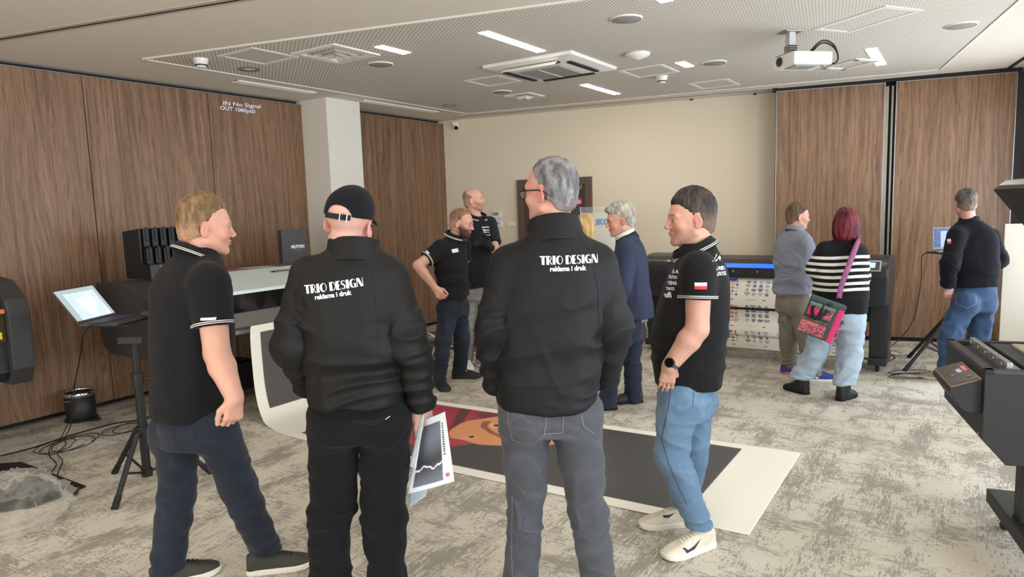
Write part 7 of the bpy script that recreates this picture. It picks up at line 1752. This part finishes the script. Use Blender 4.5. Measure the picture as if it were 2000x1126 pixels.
# ---- 8. blonde person mostly hidden
def person_blonde():
    P = Person('person with long straight blonde hair, mostly hidden behind the grey-haired person in glasses', (.74, 6.9), None, step=.012, hstep=.0055, cstep=.009)
    Y = 6.9
    P.j(head=(1140, 444, Y), neck=(1141, 472, Y), pel=(1135, 600, Y), shR=(1160, 492, Y+.0), elR=(1158, 540, Y+.02), wrR=(1145, 560, Y-.15), shL=(1118, 492, Y), elL=(1112, 540, Y), wrL=(1125, 560, Y-.15),
        hipR=(1146, 605, Y), hipL=(1124, 605, Y), knR=(1147, 665, Y), knL=(1124, 665, Y), anR=(1148, 722, Y), anL=(1124, 722, Y))
    P.Rm = Rhead(-60, -8, 0); P.paz = -40; P.lacemat = M['lace_black']; P.toe = {'R': azv(-30), 'L': azv(-50)}
    P.body(headsc=.97, skin=srgb(222, 178, 158)[:3])
    def lg(f, Pp, Rm, sc):
        f.ell(Pp(0, -.045, -.035), A3(.078, .06, .13)*sc, Rm, .03); f.ell(Pp(.06, -.01, -.05), A3(.03, .045, .12)*sc, Rm, .03); f.ell(Pp(-.06, -.01, -.05), A3(.03, .045, .12)*sc, Rm, .03)
    P.hair(srgb(176, 140, 84), thick=.014, st=(90, 90, 6), lump=1.0, col2=srgb(222, 192, 134), sc=.97, line=[(-.2, .0), (-.05, .02), (.0, .03), (.06, .05), (.10, .085), (.14, .09)], extra=lg, rough=.004, backz=-.16)
    P.top('sweater', st_px(P, [(1137, 602, Y, .165, .12, -40), (1137, 560, Y, .150, .11, -40), (1139, 510, Y, .165, .115, -40), (1140, 490, Y, .15, .1, -40), (1141, 476, Y, .08, .07, -40)]), srgb(60, 60, 66)[:3], M['cotton'], sr=(.062, .052, .04), fold=0.006, seed=74, trap=.045, trapz=-.04)
    P.pants(srgb(40, 40, 46), M['denim'], P.J['pel']+A3(0, 0, .08), hipw=(.16, .12), thigh=.082, knee=.058, hem=.050, fold=0.010, seed=76)
    P.shoe('R', BLK, srgb(40, 40, 42), P.toe['R'], ln=.25); P.shoe('L', BLK, srgb(40, 40, 42), P.toe['L'], ln=.25)
    return P
# ---- 9. young man in grey-blue shirt
def person_shirt():
    P = Person('person with short brown hair in a grey-blue shirt and khaki trousers, arms folded, blue sneakers', (2.72, 6.4), None, step=.010, hstep=.0046, cstep=.007)
    Y = 6.4
    P.j(head=(1558, 424, Y+.02), neck=(1552, 449, Y), pel=(1548, 585, Y), shR=(1567, 470, Y-.10), elR=(1580, 506, Y-.06), wrR=(1582, 505, Y+.20), shL=(1536, 468, Y+.14), elL=(1552, 515, Y+.30), wrL=(1571, 510, Y+.10),
        hipL=(1540, 592, Y+.06), hipR=(1558, 592, Y-.06), knL=(1540, 655, Y+.07), knR=(1573, 655, Y-.12), anL=(1541, 712, Y+.14), anR=(1588, 724, Y-.16))
    P.Rm = Rhead(92, -8, 0); P.paz = 62; P.lacemat = basic('blue_lace', srgb(70, 90, 170), .9); P.toe = {'R': azv(100), 'L': azv(78)}; P.lengths()
    P.body(headsc=.99, skin=srgb(216, 168, 148)[:3], brow=(.10, .07, .05), hands=[(P.J['wrL'], A3(.5, -.55, -.2), A3(-.5, -.6, .2), 1, .5, .008, .95)])
    P.hair(srgb(70, 56, 44), thick=.008, side=.3, col2=srgb(104, 86, 66), sc=.99, top=.006, line=[(-.09, -.055), (-.05, -.045), (-.035, -.03), (-.03, .002), (.01, .010), (.03, .016), (.055, .035), (.075, .058), (.09, .085), (.14, .098)], fade=(srgb(150, 120, 98), .03, -.07, .6), rough=.003)
    SH = srgb(134, 138, 152)[:3]
    P.top('shirt', st_px(P, [(1551, 571, Y, .170, .140, 60), (1550, 550, Y, .168, .135, 60), (1550, 525, Y, .160, .128, 60), (1551, 495, Y, .172, .130, 58), (1551, 474, Y, .180, .120, 56), (1552, 462, Y, .15, .1, 56), (1553, 452, Y, .085, .08, 60)]), SH, M['shirt'], sr=(.074, .066, .052), fold=0.014, seed=84, waistfold=1.5, kj=.05, trap=.052, trapz=-.04, elfold=1.4, fine_=1.3, colf=lambda V, N: np.tile(np.array(SH), (len(V), 1))*(1+.04*vnoise(V*60, 3))[:, None])
    P.collar(P.J['neck']+A3(.0, .0, -.024), 66, 16, .076, .072, .045, .004, M['shirt'], SH, stand=False, flare=.014, gap=.3)
    P.pants(srgb(128, 122, 108), M['shirt'], P.J['pel']+A3(0, 0, .07), hipw=(.165, .13), thigh=.090, knee=.074, hem=.062, fold=0.014, seed=86)
    sR = P.shoe('R', srgb(50, 62, 130)[:3], srgb(222, 216, 212), P.toe['R'], ln=.30, solez=.026)
    drape_px(P, sR, [[(1579, 730), (1592, 732), (1600, 738), (1604, 742), (1597, 742), (1590, 735), (1579, 733)]], Y-.25, 10, M['badge'], 'shoe_stripe')
    P.shoe('L', srgb(50, 62, 130)[:3], srgb(214, 90, 100), P.toe['L'], ln=.30, solez=.026, swoosh=srgb(226, 222, 214)[:3])
    return P
# ---- 10. red-haired woman with striped sweater
def person_stripes():
    P = Person('person with a dark red bob, striped black sweater and pale jeans, back turned', (2.62, 5.75), None, step=.010, hstep=.0046, cstep=.007)
    Y = 5.75
    P.j(head=(1652, 439, Y), neck=(1651, 470, Y-.0), pel=(1640, 615, Y), shR=(1675, 494, Y-.02), elR=(1681, 538, Y+.02), wrR=(1665, 545, Y+.26), shL=(1612, 490, Y+.02), elL=(1592, 525, Y+.08), wrL=(1610, 540, Y+.30),
        hipR=(1660, 622, Y-.04), hipL=(1618, 622, Y+.04), knR=(1662, 690, Y-.08), knL=(1592, 688, Y+.06), anR=(1648, 752, Y-.14), anL=(1564, 738, Y+.10))
    P.Rm = Rhead(20, -6, 0); P.paz = 22; P.lacemat = M['lace_black']; P.toe = {'R': azv(55), 'L': azv(-25)}; P.lengths()
    P.body(headsc=.97, skin=srgb(222, 176, 156)[:3])
    def bob(f, Pp, Rm, sc):
        f.ell(Pp(0, -.055, -.030), A3(.100, .062, .120)*sc, Rm, .03); f.ell(Pp(.075, -.005, -.045), A3(.035, .062, .105)*sc, Rm, .03); f.ell(Pp(-.075, -.005, -.045), A3(.035, .062, .105)*sc, Rm, .03); f.cut(Pp(0, 0, -.152), -Rm[:, 2], .02)
    P.hair(srgb(62, 18, 26), thick=.022, st=(90, 90, 5), lump=1.2, side=.9, taper=.3, col2=srgb(120, 38, 50), sc=.97, top=.004, line=[(-.2, .05), (-.05, .045), (.0, .045), (.06, .06), (.10, .085), (.14, .09)], extra=bob, rough=.0035, backz=-.2)
    zs_ = [float(at(1642, y, Y-.1)[2]) for y in (502.5, 515, 527.5, 540, 553, 564.5)]
    KN = striped_mat('striped_knit', srgb(22, 22, 25), [(z-.0125, z+.0125) for z in zs_], .9)
    rows = [(1641, 607, Y, .205, .150, 22), (1641, 590, Y, .212, .155, 22), (1641, 560, Y, .212, .150, 22), (1642, 530, Y, .208, .145, 22), (1646, 505, Y, .200, .135, 22), (1649, 488, Y, .180, .115, 22), (1650, 478, Y, .12, .09, 22), (1651, 470, Y, .08, .075, 22)]
    P.top('striped_sweater', st_px(P, rows), BLK, KN, sr=(.074, .070, .056), fold=0.008, seed=94, waistfold=1.280, kj=.06, trap=.052, trapz=-.045)
    me = P.topobj.data; n = len(me.vertices); co = np.empty(n*3, f32); me.vertices.foreach_get('co', co); co = co.reshape(-1, 3)
    u = co[:, 2]+.006*np.sin(co[:, 0]*14+1)+.30*np.maximum(0, -co[:, 0]-.20); me.attributes['U'].data.foreach_set('value', u.astype(f32))
    P.pants(srgb(158, 176, 190), M['denim'], P.J['pel']+A3(0, 0, .06), hipw=(.205, .155), thigh=.110, knee=.090, hem=.078, fold=0.014, seed=96, wear=srgb(184, 198, 208), cuffz={'L': .135, 'R': .135})
    P.shoe('R', srgb(28, 28, 29)[:3], srgb(24, 24, 25), P.toe['R'], ln=.26, solez=.030, high=.05, mat=M['leather']); P.shoe('L', srgb(28, 28, 29)[:3], srgb(24, 24, 25), P.toe['L'], ln=.26, solez=.030, high=.05, mat=M['leather'])
    return P
# ---- 11. man at the laptop by the right wall
def person_laptop():
    P = Person('person in plain black sweater and blue jeans looking at the silver laptop', (4.12, 6.1), None, step=.010, hstep=.0046, cstep=.007)
    Y = 6.1
    P.j(head=(1886, 398, Y), neck=(1893, 430, Y), pel=(1903, 580, Y), shL=(1868, 462, Y-.06), elL=(1856, 515, Y-.12), wrL=(1851, 560, Y-.05), shR=(1935, 464, Y+.10), elR=(1951, 508, Y+.06), wrR=(1938, 500, Y+.33),
        hipL=(1884, 590, Y-.04), hipR=(1919, 590, Y+.06), knL=(1855, 655, Y-.08), knR=(1912, 658, Y+.10), anL=(1850, 727, Y+.0), anR=(1914, 722, Y+.20))
    P.Rm = Rhead(12, -12, 0); P.paz = 15; P.lacemat = M['lace_white']; P.toe = {'L': azv(-55), 'R': azv(15)}; P.lengths()
    P.body(headsc=1.03, skin=srgb(204, 154, 136)[:3], hands=[(P.J['wrL'], A3(.32, .38, -1), A3(.2, .9, 0), 1, .2, .008, .95)])
    P.hair(srgb(56, 50, 46), thick=.007, col2=srgb(100, 92, 84), sc=1.03, fade=(srgb(150, 122, 106), .02, -.06, .6), rough=.003)
    P.top('sweater', st_px(P, [(1903, 557, Y, .175, .135, 18), (1903, 545, Y, .182, .138, 18), (1902, 510, Y, .186, .138, 18), (1900, 480, Y, .196, .135, 20), (1898, 460, Y, .195, .125, 20), (1896, 445, Y, .16, .1, 20), (1894, 432, Y, .088, .08, 18)]), srgb(22, 23, 27)[:3], M['cotton'], sr=(.076, .066, .046), sleeve=.93, fold=0.008, seed=104, waistfold=1.280, kj=.06, trap=.055, trapz=-.05, elfold=1.2)
    P.collar(P.J['neck']+A3(.0, .0, -.03), 15, 12, .078, .074, .045, .005, M['cotton'], srgb(29, 30, 34)[:3], gap=.2)
    P.pants(srgb(50, 72, 102), M['denim'], P.J['pel']+A3(0, 0, .12), hipw=(.180, .140), thigh=.098, knee=.080, hem=.064, fold=0.016, seed=106, wear=srgb(78, 102, 134), kneefold=1.5)
    P.shoe('L', srgb(140, 124, 104)[:3], srgb(188, 178, 160), P.toe['L'], ln=.30); P.shoe('R', srgb(140, 124, 104)[:3], srgb(188, 178, 160), P.toe['R'], ln=.30)
    drape_px(P, P.topobj, [[(1850, 467), (1857, 466), (1857.5, 471), (1850.5, 472)]], Y-.1, 30, M['badge'], 'flag_white')
    drape_px(P, P.topobj, [[(1850.5, 472), (1857.5, 471), (1858, 475), (1851, 476)]], Y-.1, 30, M['red'], 'flag_red')
    drape_px(P, P.pantobj, [[(1868, 570), (1868, 592), (1888, 600), (1906, 592), (1908, 575)]], Y-.1, 25, basic('jeans_stitch', srgb(120, 140, 176), .8), 'pocket_stitching', .003)
    w_ = P.J['wrL']; dv = (w_-P.J['elL']); dv /= np.linalg.norm(dv); m_ = MB(); m_.cyl(Vector(w_-dv*.0), Vector(w_+dv*.022), .034, n=24); m_.build('watch', M['silver'], P.root)
    return P
PEOPLE = [person_glasses, person_cap, person_walking, person_polo, person_beard, person_gloves, person_blazer, person_blonde, person_shirt, person_stripes, person_laptop]
import time as _t
made = {}
for fn in PEOPLE:
    t0 = _t.time(); made[fn.__name__] = fn(); print(fn.__name__, round(_t.time()-t0, 1))

# ------------------------------------------------------------------ printed sheets in the hand of the man in the cap
def sheet(px4, Ys, colf, lab, n=(40, 60), curl=0.0, name='printed_sheet'):
    """px4: picture corners TL, TR, BR, BL with depths"""
    c = [at(p[0], p[1], y) for p, y in zip(px4, Ys)]; base = Vector((c[0].x, c[0].y, 0)); NX, NY = n; vs = []; cols = []
    for j in range(NY):
        v = j/(NY-1)
        for i in range(NX):
            u = i/(NX-1); p = (c[0]*(1-u)+c[1]*u)*(1-v)+(c[3]*(1-u)+c[2]*u)*v; p = p+Vector((0, -curl*math.sin(u*PI)*.5-curl*v*v, 0)); vs.append(p-base); cols.append(colf(u, v))
    fs = [(j*NX+i, j*NX+i+1, (j+1)*NX+i+1, (j+1)*NX+i) for j in range(NY-1) for i in range(NX-1)]
    o = color_mesh(name, vs, fs, cols, M['printed'], label=lab, cat='printed sheet', group='printed sheets in the hand of the person in the cap'); o.location = base
    q = o.modifiers.new('s', 'SOLIDIFY'); q.thickness = .001; return o
def storm(u, v):
    if u < .10 or u > .78 or v < .10 or v > .93:
        if u > .82 and u < .87 and .14 < v < .60 and (int(v*90) % 3 < 2): return srgb(60, 62, 70)
        if (u-.88)**2+((v-.88)*1.6)**2 < .0022: return srgb(206, 80, 110)
        return srgb(214, 224, 232)
    line = .70+.025*math.sin(u*14)+.01*math.sin(u*37)
    if abs(v-line) < .012: return srgb(236, 236, 236)
    k = .5+.5*math.sin(v*9+u*2); b = 60+70*abs(math.sin(v*4.5+.6*u)); return srgb(b*.86, b*.90, b*1.0)
def darkred(u, v):
    if u < .08 or u > .70 or v > .96 or v < .02: return srgb(220, 220, 214)
    return srgb(60, 24, 22) if v > .55 else srgb(26, 28, 40)
def plain(u, v): return srgb(204, 218, 226) if v < .97 else srgb(230, 230, 226)
sheet([(826, 820), (869, 803), (888, 937), (797, 962)], (2.60, 2.52, 2.50, 2.60), storm, 'front printed sheet with a pale lightning line held by the person in the cap', (70, 100), .01)
sheet([(826, 815), (834, 812), (831, 941), (800, 946)], (2.66, 2.64, 2.66, 2.70), darkred, 'narrow dark red printed sheet held behind the lightning sheet', (40, 60))
sheet([(822, 812), (829, 806), (812, 914), (800, 910)], (2.57, 2.56, 2.52, 2.56), plain, 'white folded sheet seen edge-on nearest the leg', (6, 20))
sheet([(823, 830), (866, 826), (832, 968), (797, 992)], (2.72, 2.70, 2.74, 2.76), plain, 'pale blue rear sheet hanging lowest in the hand', (20, 20))

# ------------------------------------------------------------------ pink patterned bag
Bq = at(1604, 622, 5.52)
bag = empty('shoulder_bag', Vector((Bq.x, Bq.y, Bq.z)), R(-22), 'pink and dark green patterned shoulder bag hanging on the striped sweater wearer', 'bag')
tl_ = Matrix.Rotation(R(20), 4, 'Y')
def pat_mat(name, a, b, sc):
    t = NT(name); n = t.noise(t.coord(), sc, 3, .5, 2.5); t.l(t.ramp(t.math('FRACT', t.math('MULTIPLY', n, 7)), [(.3, a), (.5, b), (.75, b), (.9, a)]), t.b.inputs['Base Color']); t.b.inputs['Roughness'].default_value = .7; return t.m
PK = basic('bag_pink', srgb(214, 52, 112), .7); DG = basic('bag_dark_green', srgb(58, 76, 74), .7); PT = pat_mat('bag_pattern', srgb(214, 110, 118), srgb(70, 40, 58), 9)
m_ = MB(); m_.box((-.02, 0, 0), (.23, .11, .32), tl_, bev=.015); m_.build('body', DG, bag)
m_ = MB(); m_.box((.112, 0, -.005), (.05, .114, .315), tl_, bev=.012); m_.build('side_gusset', PK, bag, label='bright pink side panel')
m_ = MB(); m_.box((-.0, -.002, .145), (.275, .118, .04), tl_, bev=.01); m_.build('top_band', DG, bag)
m_ = MB(); m_.box((-.04, -.062, -.085), (.21, .03, .13), tl_, bev=.012); pk_ = m_.build('front_pocket', PT, bag)
m_ = MB(); m_.box((-.04, -.080, -.030), (.20, .006, .012), tl_); m_.box((.066, -.079, -.085), (.010, .006, .12), tl_); m_.box((-.04, -.079, -.145), (.20, .006, .010), tl_); m_.build('pocket_piping', DG, pk_)
for x, cm in ((-.085, PK), (.02, PT)):
    m_ = MB(); m_.box((x, -.062, .055), (.085, .035, .095), tl_, bev=.015); pp = m_.build('upper_pocket', cm, bag)
    m_ = MB(); m_.box((x, -.072, .105), (.095, .04, .035), tl_, bev=.012); m_.build('pocket_flap', basic('bag_sage', srgb(96, 118, 106), .7), pp)
m_ = MB(); m_.box((.142, .0, -.05), (.03, .09, .15), tl_, bev=.012); sp_o = m_.build('side_pocket', PT, bag)
m_ = MB(); m_.box((.146, .0, .03), (.035, .095, .03), tl_, bev=.01); m_.build('side_flap', DG, sp_o)
m_ = MB(); m_.tube(spline([tl_ @ Vector(p) for p in ((-.09, -.062, .13), (-.10, -.09, .07), (-.06, -.10, -.0), (.0, -.09, .06), (.02, -.066, .15))], 6), .008, 8, sq=2.2); m_.build('carry_handle', M['rubber'], bag)
# strap up to the right shoulder, following the back
sp = [at(1639, 582, 5.56), at(1643, 560, 5.555), at(1652, 535, 5.55), at(1662, 508, 5.56), at(1671, 485, 5.58), at(1677, 471, 5.66), at(1680, 466, 5.76), at(1672, 480, 5.90)]
sp = spline(sp, 8); m_ = MB(); vs = []
for i, p in enumerate(sp):
    t_ = (sp[min(i+1, len(sp)-1)]-sp[max(i-1, 0)]).normalized(); sd = t_.cross(Vector((.35, -.9, .1))).normalized()*.028; vs += [p-sd-bag.location, p+sd-bag.location]
rb = Matrix.Rotation(R(22), 3, 'Z'); vs = [rb @ v for v in vs]
m_.geom(vs, [(2*i, 2*i+2, 2*i+3, 2*i+1) for i in range(len(sp)-1)], smooth=True); o = m_.build('strap', pat_mat('strap_weave', srgb(150, 66, 110), srgb(86, 52, 92), 12), bag); q = o.modifiers.new('s', 'SOLIDIFY'); q.thickness = .004
